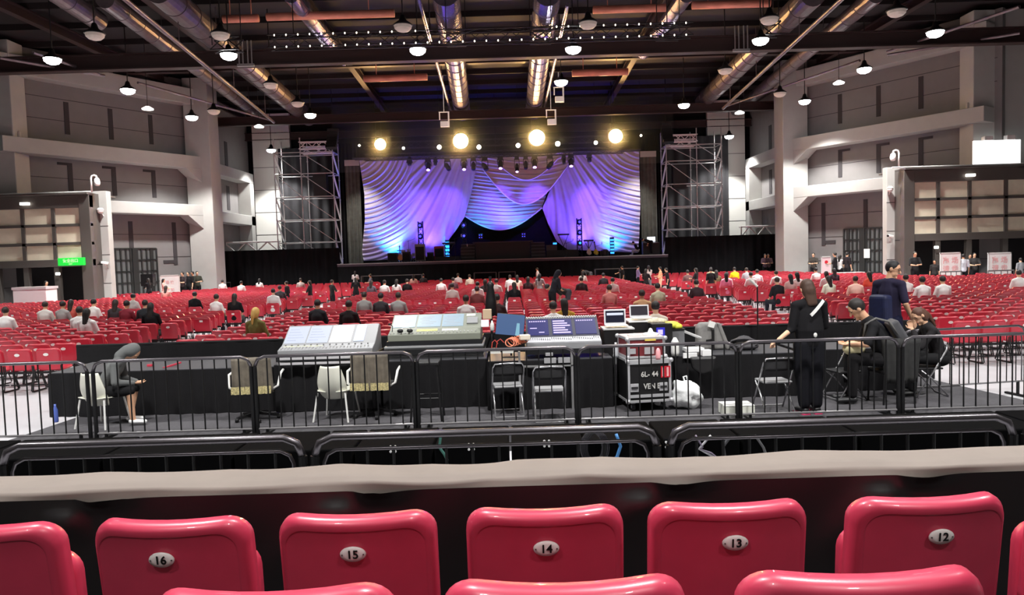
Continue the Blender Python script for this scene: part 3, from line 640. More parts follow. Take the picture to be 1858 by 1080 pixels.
# guitars
def guitar(x, Y, col, lb, lean):
    r = thing('guitar', lb, 'guitar', (sx_(x, Y), Y, SZ + .12)); m = mat('guitar_' + lb.split()[0], col, .35)
    poly = [(math.cos(t) * (.19 if math.sin(t) < 0 else .15) + (0), 0, .25 + math.sin(t) * .25) for t in [k * .3927 for k in range(16)]]
    b = MB(); b.prism(poly, (0, .09, 0)); o = b.build('body', m, r, bevel=.015); b = MB(); b.b2(-.03, .03, .01, .05, .45, 1.0); b.b2(-.05, .05, .01, .05, 1.0, 1.14); b.build('neck', mat('dark_neck', (70, 45, 30), .5), r)
    b = MB()
    for s_ in (-1, 1): b.bar((s_ * .2, .1, -.12), (0, .12, .35), .02)
    b.build('stand', BLKP, r); r.rotation_euler = (lean, 0, .2)
guitar(726, 53.8, (170, 110, 60), 'brown acoustic guitar on a stand near the left speaker cabinet', -.2)
guitar(1083, 54.4, (225, 200, 60), 'yellow guitar leaning low on the right of the stage', -.5)
guitar(1070, 54.6, (210, 190, 170), 'pale guitar leaning beside the yellow one', -.3)
r = thing('monitor_desk', 'dark monitor desk with a lit white screen at the right end of the stage', 'mixing desk', (sx_(1182, 54.5), 54.5, SZ))
b = MB(); b.b2(-.6, .6, 0, .6, 0, .8); b.build('case', RIS, r); b = MB(); b.box((0, .3, .87), (1.2, .6, .12), 0, .2); b.build('console', BLKP, r); b = MB(); b.box((.1, .5, 1.15), (.6, .03, .35)); b.build('screen', mat('lit_screen_white', (235, 240, 250), .4, emit=1.4), r)
b = MB(); b.lathe((sx_(1097, 54.2), 54.2, SZ), [(.22, 0), (.3, .1), (.3, .4), (.2, .5), (.0, .52)], 14); tag(b.build('drum_stool', BLKP), 'round black stool by the blue light bar on the stage', 'stool')
# ---- scaffold towers
def scaffold(xs, Y0, Y1, zs, ztop, lb):
    r = thing('scaffold_tower', lb, 'scaffold'); al = mat('scaffold_steel', (200, 200, 200), .45, metal=.35)
    for x in xs:
        for y in (Y0, Y1):
            b = MB(); b.cyl((x, y, 0), (x, y, ztop), .04, n=8)
            z = 1.0
            while z < ztop: b.cyl((x, y, z), (x, y, z + .06), .065, n=8); z += 1.5
            b.b2(x - .12, x + .12, y - .12, y + .12, 0, .03); b.build('standard', al, r)
    for z in zs:
        for y in (Y0, Y1): b = MB(); b.cyl((xs[0], y, z), (xs[-1], y, z), .034, n=8); b.build('ledger', al, r)
        for x in (xs[0], xs[-1]): b = MB(); b.cyl((x, Y0, z), (x, Y1, z), .034, n=8); b.build('transom', al, r)
    for i in range(len(zs) - 1):
        for k in range(len(xs) - 1):
            b = MB(); b.bar((xs[k], Y0 - .03, zs[i + 1]), (xs[k + 1], Y0 - .03, zs[i]), .045); b.build('diagonal_brace', al, r)
        for x in (xs[0], xs[-1]): b = MB(); b.bar((x, Y0, zs[i + 1] - .1), (x, Y1 - .2, zs[i] + .1), .1); b.build('side_brace', mat('bright_aluminium', (235, 235, 235), .4), r)
    zt = zs[-1]; xa, xb = (xs[-2], xs[-1]) if xs[0] < 0 else (xs[0], xs[1])
    b = MB(); truss(b, (xa, Y0 - .1, zt + .45), (xb, Y0 - .1, zt + .45), .5, .5, .04, .03); truss(b, (xa, Y0 + .5, zt + .2), (xb, Y0 + .5, zt + .2), .5, .6, .04, .03); b.build('top_truss', mat('bright_aluminium', (235, 235, 235), .4), r)
    b = MB(); b.b2((xa + xb) / 2 - .5, (xa + xb) / 2 + .5, Y0 + .6, Y0 + 1.2, zt - 3.2, zt - 1.4); b.build('hung_speaker', mat('speaker_black', (30, 29, 31), .5), r)
    return r
zL = [at(560, y, 55.5).z for y in (440, 399, 357, 315, 276)]
scaffold([at(500, 350, 55.5).x, at(548, 350, 55.5).x, at(606, 350, 55.5).x], 55.5, 57.4, [.6, 2.1] + zL, at(560, 250, 55.5).z, 'silvery scaffold tower left of the stage')
zR = [at(1265, y, 55.5).z for y in (415, 374, 333, 291, 262)]
scaffold([at(1210, 350, 55.5).x, at(1265, 350, 55.5).x, at(1310, 350, 55.5).x], 55.5, 57.4, [.6, 2.1] + zR, at(1265, 232, 55.5).z, 'silvery scaffold tower right of the stage')
# ---- front lighting truss over the stage
zt = at(900, 279, 54.5).z
r = thing('stage_truss', 'long black truss carrying moving lights above the white drapes', 'truss')
b = MB(); truss(b, (sx_(668, 54.5), 54.5, zt), (sx_(1135, 54.5), 54.5, zt), .45, .5); b.build('frame', TR, r)
b = MB()
for x in (690, 830, 970, 1115): b.cyl((sx_(x, 54.5), 54.5, zt + .2), (sx_(x, 54.5), 54.5, 14.62), .03, n=6)
b.build('hanger', TR, r)
zt2 = at(900, 258, 53.9).z
r = thing('stage_truss', 'upper black truss carrying the four dazzling warm lights', 'truss')
b = MB(); truss(b, (sx_(668, 53.9), 53.9, zt2), (sx_(1145, 53.9), 53.9, zt2), .45, .6); b.build('frame', TR, r)
b = MB()
for x in (690, 830, 970, 1115): b.cyl((sx_(x, 53.9), 53.9, zt2 + .2), (sx_(x, 53.9), 53.9, 14.62), .03, n=6)
b.build('hanger', TR, r)
# warm dazzling lights
WARM = mat('warm_lens', (255, 214, 130), .4, emit=60)
HALO = []
for k, (x, y, s_) in enumerate(((690, 262, .8), (836, 256, 1.1), (974, 250, 1.15), (1117, 247, 1.0))):
    c = at(x, y, 53.3); o = thing('blinder_light', 'dazzling warm round stage light, %s of the four' % ('leftmost', 'second from the left', 'third from the left', 'rightmost')[k], 'stage light', c)
    b = MB(); b.lathe((0, .02, 0), [(.2, -.45), (.42 * s_, -.25), (.56 * s_, -.02), (.56 * s_, 0)], 24, Matrix.Rotation(math.pi / 2, 4, 'X')); b.build('housing', BLKP, o, True)
    b = MB(); b.lathe((0, 0, 0), [(.48 * s_, -.03), (.48 * s_, .03), (.35 * s_, .07)], 24, Matrix.Rotation(math.pi / 2, 4, 'X')); b.build('lens', WARM, o)
    b = MB(); b.bar((-.5 * s_, .2, 0), (-.5 * s_, .4, .6), .05); b.bar((.5 * s_, .2, 0), (.5 * s_, .4, .6), .05); b.bar((-.5 * s_, .4, .6), (.5 * s_, .4, .6), .05); b.cyl((0, .4, .6), (0, .4, 14.62 - c.z), .02, n=6); b.build('yoke', BLKP, o)
    l = lamp('SPOT', (0, -.3, 0), 1900 * s_, (1, .56, .2), .3, rot=(math.radians(-74), 0, 0), spot=2.6, parent=o, name='blinder_beam')
    HALO.append(c)
# moving heads under the truss
VIO = (.15, .055, 1.0)
def moving_head(x, y, lb, lit, Y=54.5, up=None, tilt=0, s_=1.0):
    top = zt - .25; c = at(x, y, Y); r = thing('moving_head_light', lb, 'stage light', (c.x, Y, top))
    h = top - c.z
    b = MB(); b.b2(-.2 * s_, .2 * s_, -.15, .15, -.22, 0.05); b.build('base', BLKP, r, bevel=.02)
    b = MB(); b.b2(-.24 * s_, -.19 * s_, -.1, .1, -h, -.2); b.b2(.19 * s_, .24 * s_, -.1, .1, -h, -.2); b.b2(-.24 * s_, .24 * s_, -.1, .1, -.24, -.18); b.build('yoke', BLKP, r)
    M = Matrix.Rotation(math.radians(180 - 25) if not tilt else math.radians(150), 4, 'X') @ Matrix.Rotation(tilt, 4, 'Y')
    b = MB(); b.lathe((0, 0, -h), [(.1 * s_, -.35), (.17 * s_, -.2), (.18 * s_, .2), (.15 * s_, .3)], 14, M); b.build('head', BLKP, r, True)
    if lit: b = MB(); b.lathe((0, 0, -h), [(.12 * s_, .3), (.12 * s_, .33)], 14, M); b.build('lens', lit, r)
    return r
for x, y, s_, k in ((777, 302, 1, 1), (842, 301, 1, 1), (908, 299, 1, 1), (970, 297, 1, 1), (1036, 295, 1, 1), (938, 305, .8, 1), (743, 293, .9, 0), (790, 293, .7, 0), (812, 303, 1, 0), (859, 302, .9, 0), (880, 303, 1, 0), (954, 300, .8, 0), (998, 300, 1, 0), (1023, 291, .7, 0), (1069, 287, .9, 0)):
    r = moving_head(x, y, 'black moving stage light %s, %s' % ('with a violet lens' if k else 'unlit', {777: 'first of the violet ones from the left', 842: 'under the second warm light', 908: 'midway between the two brightest warm lights', 970: 'under the third warm light', 1036: 'rightmost of the violet ones', 938: 'small one with the weakest glow', 743: 'leftmost under the truss', 790: 'thin one right of the first violet light', 812: 'tilted outwards, left half', 859: 'just right of the second violet light', 880: 'tilted, left of the central violet light', 954: 'short one right of the weakest violet light', 998: 'tilted inwards, right half', 1023: 'thin one left of the last violet light', 1069: 'rightmost under the truss'}[x]), LEDV if k else None, tilt={812: .5, 880: .5, 998: -.6}.get(x, 0), s_=s_)
# small white and amber lenses between the warm lights
SMW = mat('white_lens', (255, 240, 215), .4, emit=9)
for x, y, q, lb in ((732, 269, .1, 'leftmost, by the first warm light'), (797, 267, .16, 'left of the second warm light'), (869, 267, .16, 'right of the second warm light'), (940, 264, .16, 'left of the third warm light'), (1012, 261, .18, 'right of the third warm light'), (1081, 259, .14, 'left of the last warm light'), (652, 264, .08, 'left end of the truss'), (1163, 246, .08, 'right end of the truss')):
    c = at(x, y, 53.6); r = thing('spot_light', 'small white stage spot on the upper truss, ' + lb, 'stage light', c)
    b = MB(); b.lathe((0, .05, 0), [(q * .6, -.35), (q * 1.2, -.1), (q * 1.25, .02)], 14, Matrix.Rotation(math.pi / 2, 4, 'X')); b.build('body', BLKP, r, True)
    b = MB(); b.cyl((0, 0, 0), (0, -.02, 0), q, n=14); b.build('lens', SMW, r); b = MB(); b.cyl((0, .2, 0), (0, .3, .35), .02, n=6); b.cyl((0, .3, .3), (0, .3, 14.62 - c.z), .012, n=6); b.build('clamp', BLKP, r)
# chain-hoist frames above the stage, light on them painted as a faint glow
for x, y, lb in ((806, 220, 'pale hoist frame with painted glow above the second warm light'), (1000, 216, 'pale hoist frame with painted glow above the third warm light'), (1014, 175, 'pale hoist frame with painted glow higher up right of centre')):
    c = at(x, y, 50); b = MB(); b.bar((c.x + .3, 50, c.z - .4), (c.x + .3, 50, c.z + .6), .09); b.bar((c.x - .3, 50, c.z + .1), (c.x - .3, 50, c.z + .6), .07); b.box((c.x, 50, c.z - .2), (.5, .3, .35)); b.bar((c.x - .35, 50, c.z + .6), (c.x + .35, 50, c.z + .6), .06); b.cyl((c.x, 50, c.z + .6), (c.x, 50, 14.62), .02, n=6)
    tag(b.build('hoist_frame', mat('hoist_painted_glow', (240, 235, 225), .4, emit=.25)), lb, 'hoist')
# curved arrays of small speakers at both ends
for sg, (xa, ya), lb in ((-1, (604, 236), 'dark curved speaker array hanging left of the stage'), (1, (1208, 226), 'dark curved speaker array hanging right of the stage')):
    r = thing('speaker_array', lb, 'speaker', at(xa, ya, 53))
    for k in range(7): b = MB(); b.box((0, -.06 * k * k * .35, -.22 * k), (.75, .4, .2), 0, -.06 * k); b.build('speaker', BLKP, r, bevel=.02)
    b = MB(); b.cyl((0, 0, .1), (0, 0, 14.62 - r.location.z), .025, n=6); b.build('hanger', BLKP, r)
# ---- stage light on the drapes
def spot(p, q, power, col, ang, name, parent=None, size=.12, blend=1):
    l = lamp('SPOT', p, power, col, size, spot=math.radians(ang), name=name, blend=blend); aim(l, p, q); return l
for x, tx in ((777, 740), (842, 800), (908, 900), (970, 975), (1036, 1090)):
    spot(at(x, 306, 54.2), at(tx, 390, 57), 1300 if x in (908, 970) else 2600, VIO, 64, 'violet_beam')
CYN = (.02, .38, 1.0); BLC = (.09, .05, 1.0)
for x, y, tx, ty, P_, c in ((713, 466, 712, 425, 500, CYN), (712, 468, 716, 370, 1200, BLC), (806, 462, 818, 395, 520, CYN), (775, 464, 790, 350, 1300, BLC), (1006, 455, 1000, 400, 420, CYN), (1060, 458, 1040, 350, 1300, BLC), (1112, 458, 1112, 425, 260, CYN), (1108, 458, 1085, 370, 900, BLC), (870, 428, 880, 385, 150, CYN), (935, 426, 935, 385, 150, CYN), (905, 428, 915, 350, 700, BLC)):
    spot(at(x, y, 55.9), at(tx, ty, 57), P_ * 1.9, c, 100, 'drape_uplight')
# white side light raking the outer drape edges
spot(at(632, 300, 54.0), at(660, 400, 57.2), 950, (1, .97, .9), 62, 'side_light', blend=1); spot(at(1188, 290, 54.0), at(1150, 380, 57.2), 950, (1, .97, .9), 62, 'side_light', blend=1)

# ---- stage haze cut to a thin slab, shaped for halos round the warm lights
hz = D.materials.new('halo_haze'); hz.use_nodes = True; hn = hz.node_tree.nodes; hn.clear()
ho = hn.new('ShaderNodeOutputMaterial'); hv = hn.new('ShaderNodeVolumeScatter'); hv.inputs['Density'].default_value = .16; hv.inputs['Anisotropy'].default_value = .2; hv.inputs['Color'].default_value = (1, .98, .95, 1)
hz.node_tree.links.new(hv.outputs[0], ho.inputs['Volume'])
b = MB(); b.b2(-12.4, 11.8, 52.75, 53.25, 8.6, 13.4); o = b.build('halo_haze', hz); o['kind'] = 'stuff'; o['label'] = 'thin haze slab shaped to give the stage lights halos'; o['category'] = 'haze'
# ================================================================ tiers, ledge and the near seats
TIER = mat('dark_tier_carpet', (26, 22, 24), .9, var=.1, scale=20)
T1, T2, T3 = .70, .838, .98
for k, (y0, y1, z) in enumerate(((1.78, 3.35, T1), (.95, 1.78, T2), (-3.5, .95, T3))):
    b = MB(); b.b2(-6, 6, y0, y1, 0, z); struct(b.build('floor_tier_%d' % (k + 1), TIER))
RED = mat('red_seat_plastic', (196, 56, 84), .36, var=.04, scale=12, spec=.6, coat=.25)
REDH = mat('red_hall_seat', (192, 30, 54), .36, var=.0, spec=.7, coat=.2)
PLATE = mat('seat_number_plate', (240, 236, 232), .35); INK = mat('black_ink', (14, 14, 14), .5)
FRM = mat('black_seat_frame', (17, 15, 17), .4); BOLT = mat('bright_bolt', (200, 200, 200), .3, metal=.8)
def rrect(w, h, rt, rb, n):
    """rounded rectangle outline, centre x = 0, bottom z = 0, counter-clockwise from the lower right"""
    P = []
    for cx, cz, r, a0 in ((w / 2 - rb, rb, rb, -90), (w / 2 - rt, h - rt, rt, 0), (-w / 2 + rt, h - rt, rt, 90), (-w / 2 + rb, rb, rb, 180)):
        for i in range(n + 1): a = math.radians(a0 + 90 * i / n); P.append((cx + r * math.cos(a), cz + r * math.sin(a)))
        if a0 == 0:
            for k in (1, 2, 3, 4, 5): t = k / 6; P.append((w / 2 - rt - (w - 2 * rt) * t, h))
        if a0 == 180:
            for k in (1, 2, 3, 4, 5): t = k / 6; P.append((-w / 2 + rb + (w - 2 * rb) * t, 0))
    return P
def shell(b, w, h, rt, rb, n, prof, bend, f=None, caps=3, sx=1.0):
    """a rounded slab: prof = [(inset, y)] from the back face to the front face"""
    out = rrect(w, h, rt, rb, n); N = len(out); cx, cz = 0, h / 2; vs = []; fs = []; rings = []
    def ring(sc, ins, y):
        R = []
        for x, z in out:
            kx = max(0, 1 - ins / (w / 2)) * sc; kz = max(0, 1 - ins / (h / 2)) * sc; X = x * kx; Z = cz + (z - cz) * kz; R.append((X, y + bend * (X / (w / 2)) ** 2, Z))
        return R
    seq = [ring(k / caps, prof[0][0], prof[0][1]) for k in range(1, caps)] + [ring(1, a, y) for a, y in prof] + [ring(k / caps, prof[-1][0], prof[-1][1]) for k in range(caps - 1, 0, -1)]
    for R in seq: vs += R
    vs = [(0, prof[0][1], cz)] + vs + [(0, prof[-1][1], cz)]
    fs += [(0, 1 + i, 1 + (i + 1) % N) for i in range(N)]
    for k in range(len(seq) - 1):
        o = 1 + k * N; q = o + N; fs += [(o + i, q + i, q + (i + 1) % N, o + (i + 1) % N) for i in range(N)]
    o = 1 + (len(seq) - 1) * N; L = len(vs) - 1; fs += [(L, o + (i + 1) % N, o + i) for i in range(N)]
    if f: vs = [f(Vector(v)) for v in vs]
    return b.add(vs, fs)
BACKPROF = [(.034, .003), (.0305, .002), (.029, .0), (.008, .016), (.002, .026), (0, .034), (0, .058), (.008, .066), (.03, .07)]
def tilt(a, p): M = Matrix.Translation(p) @ Matrix.Rotation(a, 4, 'X'); return lambda v: M @ v
def hall_chair(n=4, folded=True, fine=False, num=None, label='', group=None, loc=(0, 0, 0), rz=0):
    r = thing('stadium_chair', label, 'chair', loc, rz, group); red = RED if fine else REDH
    b = MB(); shell(b, .49 if fine else .455, .42, .075, .05, n, BACKPROF, .045, tilt(math.radians(7), (0, 0, .4))); b.build('backrest', red, r, True)
    b = MB()
    if folded: shell(b, .46, .36, .08, .06, max(2, n - 1), [(.01, 0), (0, .012), (0, .05), (.02, .06)], .03, tilt(math.radians(4), (0, .09, .34)), 2)
    else: shell(b, .46, .4, .07, .06, max(2, n - 1), [(.01, 0), (0, .012), (0, .04), (.02, .05)], .015, tilt(math.radians(-86), (0, .06, .44)), 2)
    b.build('seat', red, r, True)
    b = MB(); b.bar((-.25, .07, .36), (.25, .07, .36), .04); b.bar((-.25, .12, .12), (.25, .12, .12), .022)
    b.build('crossbar', FRM, r)
    for s_ in (-1, 1):
        b = MB(); x = .255 * s_; P = [(x, -.02, .5), (x, .0, .36), (x, -.08, .03), (x, -.05, .012), (x, .34, .012), (x, .37, .03), (x, .22, .36), (x, .03, .37)]
        b.tube(P, .012, 6); b.build('leg', FRM, r)
    zt_ = .715 if not fine else .722
    th = math.radians(7)
    f = tilt(th, (0, 0, .4)); c = f(Vector((0, -.003, zt_ - .4)))
    if fine:
        b = MB(); Mx = Matrix.Translation(c) @ Matrix.Rotation(th, 4, 'X')
        pr = [(1, 0), (.97, -.004), (.6, -.007), (0.02, -.008)]
        vs = []; N = 28
        for k, y in pr: vs += [Mx @ Vector((math.cos(6.28318 * i / N) * .0245 * 1.62 * k, y, math.sin(6.28318 * i / N) * .0245 * k)) for i in range(N)]
        fs = [tuple(range(N - 1, -1, -1))] + [(j * N + i, (j + 1) * N + i, (j + 1) * N + (i + 1) % N, j * N + (i + 1) % N)[::-1] for j in range(3) for i in range(N)]
        b.add(vs, fs); pl = b.build('number_plate', PLATE, r, True)
        if num: text('number', num, .037, INK, pl, c + Vector((0, -.0095, 0)), (math.pi / 2 + th, 0, 0), .0004)
        b = MB()
        for i in (-1, 1): q = Mx @ Vector((i * .032, -.004, 0)); b.cyl(q, q + Vector((0, -.003, 0)), .0025, n=8)
        b.build('rivet', mat('dark_rivet', (90, 80, 80), .4), pl)
        for s_ in (-1, 1):
            b = MB(); q = f(Vector((s_ * .222, .012, .035))); b.box(q, (.05, .02, .075), 0, th); k = b.build('hinge_bracket', FRM, r, bevel=.005)
            b = MB(); b.cyl(q + Vector((0, -.01, .01)), q + Vector((0, -.016, .01)), .009, n=10); b.build('bolt', BOLT, k)
    else:
        b = MB(); Mx = Matrix.Translation(c) @ Matrix.Rotation(th, 4, 'X')
        N = 10; vs = [Mx @ Vector((math.cos(6.28318 * i / N) * .05, y, math.sin(6.28318 * i / N) * .03)) for y in (0, -.006) for i in range(N)]
        b.add(vs, [tuple(range(N - 1, -1, -1)), tuple(range(N, 2 * N))[::-1]] + [(i, (i + 1) % N, N + (i + 1) % N, N + i) for i in range(N)]); b.build('number_plate', PLATE, r)
    return r
def tip(px, py, Y, zfloor, num, label, fine=True, rz=0):
    """a near seat whose backrest top middle shows at pixel px, py at depth Y"""
    p = at(px, py, Y); return hall_chair(7, True, True, num, label, None, (p.x, Y, zfloor), rz)
for px, num, lb in ((-42, '17', 'red folding chair cut by the left edge of the picture, beside the one numbered sixteen'), (303, '16', 'red folding chair whose oval plate reads sixteen, leftmost of the five whole ones'), (644, '15', 'red folding chair whose oval plate reads fifteen, between sixteen and fourteen'), (989, '14', 'red folding chair whose oval plate reads fourteen, in the middle of the front row'), (1326, '13', 'red folding chair whose oval plate reads thirteen, between fourteen and twelve'), (1692, '12', 'red folding chair whose oval plate reads twelve, rightmost of the five whole ones'), (2030, '11', 'red folding chair cut by the right edge of the picture, beside the one numbered twelve')):
    tip(px, 950, 2.22, T1, num, lb, rz={303: -.03, 1692: .04, -42: -.04}.get(px, 0))
for px, num, lb in ((484, '15', 'nearest red chair, only its rim in view, below the numbers sixteen and fifteen'), (1026, '14', 'nearest red chair, only its rim in view, below the number fourteen'), (1576, '13', 'nearest red chair, only its rim in view, below the numbers thirteen and twelve')):
    tip(px, 1090, 1.40, T2, num, lb)
# ---- the cloth covered ledge in front of the near seats
LEDGE = mat('lit_top_ledge_cloth', (124, 114, 107), .8, var=.05, scale=5, bump=.15); SKIRT = mat('black_plastic_skirt', (26, 25, 26), .33, var=.2, scale=3, spec=.7)  # lit top of the black cover gets its own grey beige colour
lz = 1.4; YF0, YF1 = 3.02, 3.24
def wav(x): return .012 * math.sin(x * 5.1 + .6) + .009 * math.sin(x * 8.7 + 2) + .006 * math.sin(x * 13.3)
r = thing('covered_ledge', 'long black cloth ledge, lit top painted grey beige, with hanging skirt before the seats', 'ledge')
def led(u, v):
    x = -5.2 + 10.4 * u; a = abs(math.sin(x * 4.1 + .4)); e = wav(x)
    P = [(YF1 + .01 + e, lz - .07), (YF1 + e, lz - .012), (YF1 - .03 + e * .7, lz + .004 * a), (YF0 + .04 + e * .4, lz - .004 * a), (YF0 - .004 + e * .4, lz - .016), (YF0 - .02, lz - .05 - .012 * a)]
    k = min(int(v * 5), 4); t = v * 5 - k; return (x, P[k][0] + (P[k + 1][0] - P[k][0]) * t, P[k][1] + (P[k + 1][1] - P[k][1]) * t + (.006 * math.sin(x * 6.3) * (1 - abs(v - .5))) - .015 * abs(math.sin(x * 6.9 + .9 * math.sin(x * 1.7))) * max(0, 1 - v * 1.6) - .012 * abs(math.sin(x * 5.1 + 1.1 * math.sin(x * 2.3) + 1)) * max(0, v * 1.8 - .8))
b = MB(); b.grid(led, 420, 20); b.build('cloth_top', LEDGE, r, True)
def skf(u, v):
    x = -5.2 + 10.4 * u; z = lz - .045 - v * (lz - .045 - T1); w_ = math.exp(-v * 3)
    g = 0
    for cx in (-1.75, -.62, .62, 1.62, 2.5): d = (x - cx) * 3.2 + v * 2.4; g += math.exp(-d * d * 6) * .06 * w_; d2 = (x - cx) * 3.2 - v * 3.0 + .3; g -= math.exp(-d2 * d2 * 9) * .05 * w_
    return (x, YF0 - .03 - max(0, g) - .012 * abs(math.sin(x * 4.5 + v * 2)) * (.2 + v), z)
b = MB(); b.grid(skf, 400, 24); b.build('front_skirt', SKIRT, r, True)
b = MB(); b.grid(lambda u, v: (-5.2 + 10.4 * u, YF1 + .012 + wav(-5.2 + 10.4 * u) + .01 * math.sin(u * 150), lz - .065 - v * (lz - .065)), 220, 6); b.build('rear_skirt', SKIRT, r, True)
# ================================================================ hall seats
ROWS = []; y = 13.9
while y < 51.2:
    if not (24.6 < y < 26.2 or 37.6 < y < 39.0): ROWS.append(y)
    y += .9
def blocks(y):
    lim_l = -20.4 if y < 36.5 else -19.4 if y < 40 else -23.6 + (y - 40) * .45 if y < 48 else -18.6
    lim_r = 20.4 if y < 36.5 else 18.9 if y < 40 else 18.0 if y < 48 else 17.2
    if y < 36: lim_l = -(y * .72 + .8); lim_r = y * .72 + .8
    if lim_l < -26: lim_l = -26
    if lim_r > 26: lim_r = 26
    if 36 <= y < 41: lim_l, lim_r = -20.6, 19.4
    return [('far left', -8.55, lim_l, -1), ('left', -6.85, -.35, 1), ('right', 6.35, -.3, -1), ('far right', 8.3, lim_r, 1)]
SEATS = []
KEEP = [(at(px, 500, Y).x, Y, rx, ry) for px, Y, rx, ry in ((55, 36, 1.3, 1.2), (283, 42.8, 1.2, 1.0), (1389, 51.3, 1.2, .9), (1548, 43.3, 1.2, 1), (1724, 35.4, 1.0, 1.4), (1816, 35.4, 1.0, 1.4), (307, 43.6, 1, 1), (1500, 46.3, .6, 1), (345, 46.6, 1.2, 1.2), (1528, 43.6, 1.6, 1), (1750, 36.5, 2.0, .8), (402, 50, 1, 1), (1457, 50, 1.2, 1))]
for ri, y in enumerate(ROWS):
    for nm, x0, x1, d in blocks(y):
        k = 0; x = x0 + (((ri * .215) % .545) * d if 'far' in nm else 0)
        while (x1 - x) * d > .25:
            if not any(abs(x - a) < c and abs(y - b_) < e for a, b_, c, e in KEEP): SEATS.append([x + .27 * d, y, nm, ri, k, False])
            x += .545 * d; k += 1
OCC = {}
def seat_near(px, py_head, zh=1.30):
    """the hall seat whose sitter's head top shows nearest this pixel"""
    best = None; bd = 1e9
    for s in SEATS:
        if s[5]: continue
        q = pix((s[0], s[1] + .12, zh)); d = (q[0] - px) ** 2 + ((q[1] - py_head) * 2.2) ** 2
        if d < bd: bd = d; best = s
    best[5] = True; return best
# ================================================================ people
def capsule(b, p, q, r0, r1, side=None, n=12):
    """closed rounded cone; radii may be (across, deep) pairs with 'across' along side"""
    p = Vector(p); q = Vector(q); r0 = r0 if hasattr(r0, '__len__') else (r0, r0); r1 = r1 if hasattr(r1, '__len__') else (r1, r1)
    d = q - p; L = max(d.length, 1e-4); d = d / L
    if side is None: a, c, _ = basis(d)
    else: a = Vector(side) - d * Vector(side).dot(d); a.normalize(); c = d.cross(a)
    vs = []; rings = []
    for k in (-3, -2, -1, 0): t = k / 4 * math.pi / 2; m = min(r0); rings.append((p + d * (math.sin(t) * m), math.cos(t) * r0[0], math.cos(t) * r0[1]))
    for k in (0, 1, 2, 3): t = k / 4 * math.pi / 2; m = min(r1); rings.append((q + d * (math.sin(t) * m), math.cos(t) * r1[0], math.cos(t) * r1[1]))
    for c0, ra, rb in rings: vs += [c0 + a * (math.cos(6.28318 * i / n) * ra) + c * (math.sin(6.28318 * i / n) * rb) for i in range(n)]
    fs = [(j * n + i, (j + 1) * n + i, (j + 1) * n + (i + 1) % n, j * n + (i + 1) % n) for j in range(len(rings) - 1) for i in range(n)]
    fs += [tuple(range(n)), tuple(range(len(vs) - 1, len(vs) - 1 - n, -1))]
    # orientation: make outward
    vol = 0
    b.add(vs, [tuple(reversed(f)) for f in fs])
def fuse(b, voxel, name, it=3, fac=.5):
    me = b.mesh('tmp'); o = D.objects.new('tmp', me); COL.objects.link(o)
    bm_fix(me)
    m = o.modifiers.new('r', 'REMESH'); m.mode = 'VOXEL'; m.voxel_size = voxel; m.adaptivity = 0
    s = o.modifiers.new('s', 'SMOOTH'); s.factor = fac; s.iterations = it
    dg = bpy.context.evaluated_depsgraph_get(); ev = o.evaluated_get(dg); out = D.meshes.new_from_object(ev); out.name = name
    D.objects.remove(o); D.meshes.remove(me)
    out.polygons.foreach_set('use_smooth', [True] * len(out.polygons)); return out
def bm_fix(me):
    import bmesh
    bm = bmesh.new(); bm.from_mesh(me); bmesh.ops.recalc_face_normals(bm, faces=bm.faces); bm.to_mesh(me); bm.free()
V = Vector
def J_stand(lean=0.0, h=1.0):
    j = dict(pel=V((0, 0, .93)), wst=V((0, .005, 1.08)), cst=V((0, 0, 1.30)), nck=V((0, -.01, 1.47)), hed=V((0, .015, 1.61)), look=V((0, 1, 0)),
             sL=V((-.185, -.01, 1.40)), sR=V((.185, -.01, 1.40)), eL=V((-.235, -.02, 1.12)), eR=V((.235, -.02, 1.12)), hL=V((-.245, .05, .87)), hR=V((.245, .05, .87)),
             pL=V((-.09, 0, .90)), pR=V((.09, 0, .90)), kL=V((-.10, .02, .49)), kR=V((.10, .02, .49)), aL=V((-.105, -.02, .09)), aR=V((.105, -.02, .09)), tL=V((-.12, .15, .04)), tR=V((.12, .15, .04)))
    return j
def J_sit(seat=.45):
    z = seat + .1
    return dict(pel=V((0, 0, z + .02)), wst=V((0, .0, z + .17)), cst=V((0, -.01, z + .39)), nck=V((0, .0, z + .555)), hed=V((0, .03, z + .69)), look=V((0, 1, 0)),
             sL=V((-.17, -.01, z + .465)), sR=V((.17, -.01, z + .465)), eL=V((-.225, .06, z + .22)), eR=V((.225, .06, z + .22)), hL=V((-.12, .27, z + .1)), hR=V((.12, .27, z + .1)),
             pL=V((-.09, .02, z)), pR=V((.09, .02, z)), kL=V((-.12, .42, z + .02)), kR=V((.12, .42, z + .02)), aL=V((-.12, .44, .09)), aR=V((.12, .44, .09)), tL=V((-.13, .60, .04)), tR=V((.13, .60, .04)))
def bend(j, ang, keys=('wst', 'cst', 'nck', 'hed', 'sL', 'sR', 'eL', 'eR', 'hL', 'hR')):
    M = Matrix.Rotation(-ang, 4, 'X'); o = j['pel'].copy()
    for k in keys: j[k] = o + M @ (j[k] - o)
    j['look'] = (M @ j['look']); return j
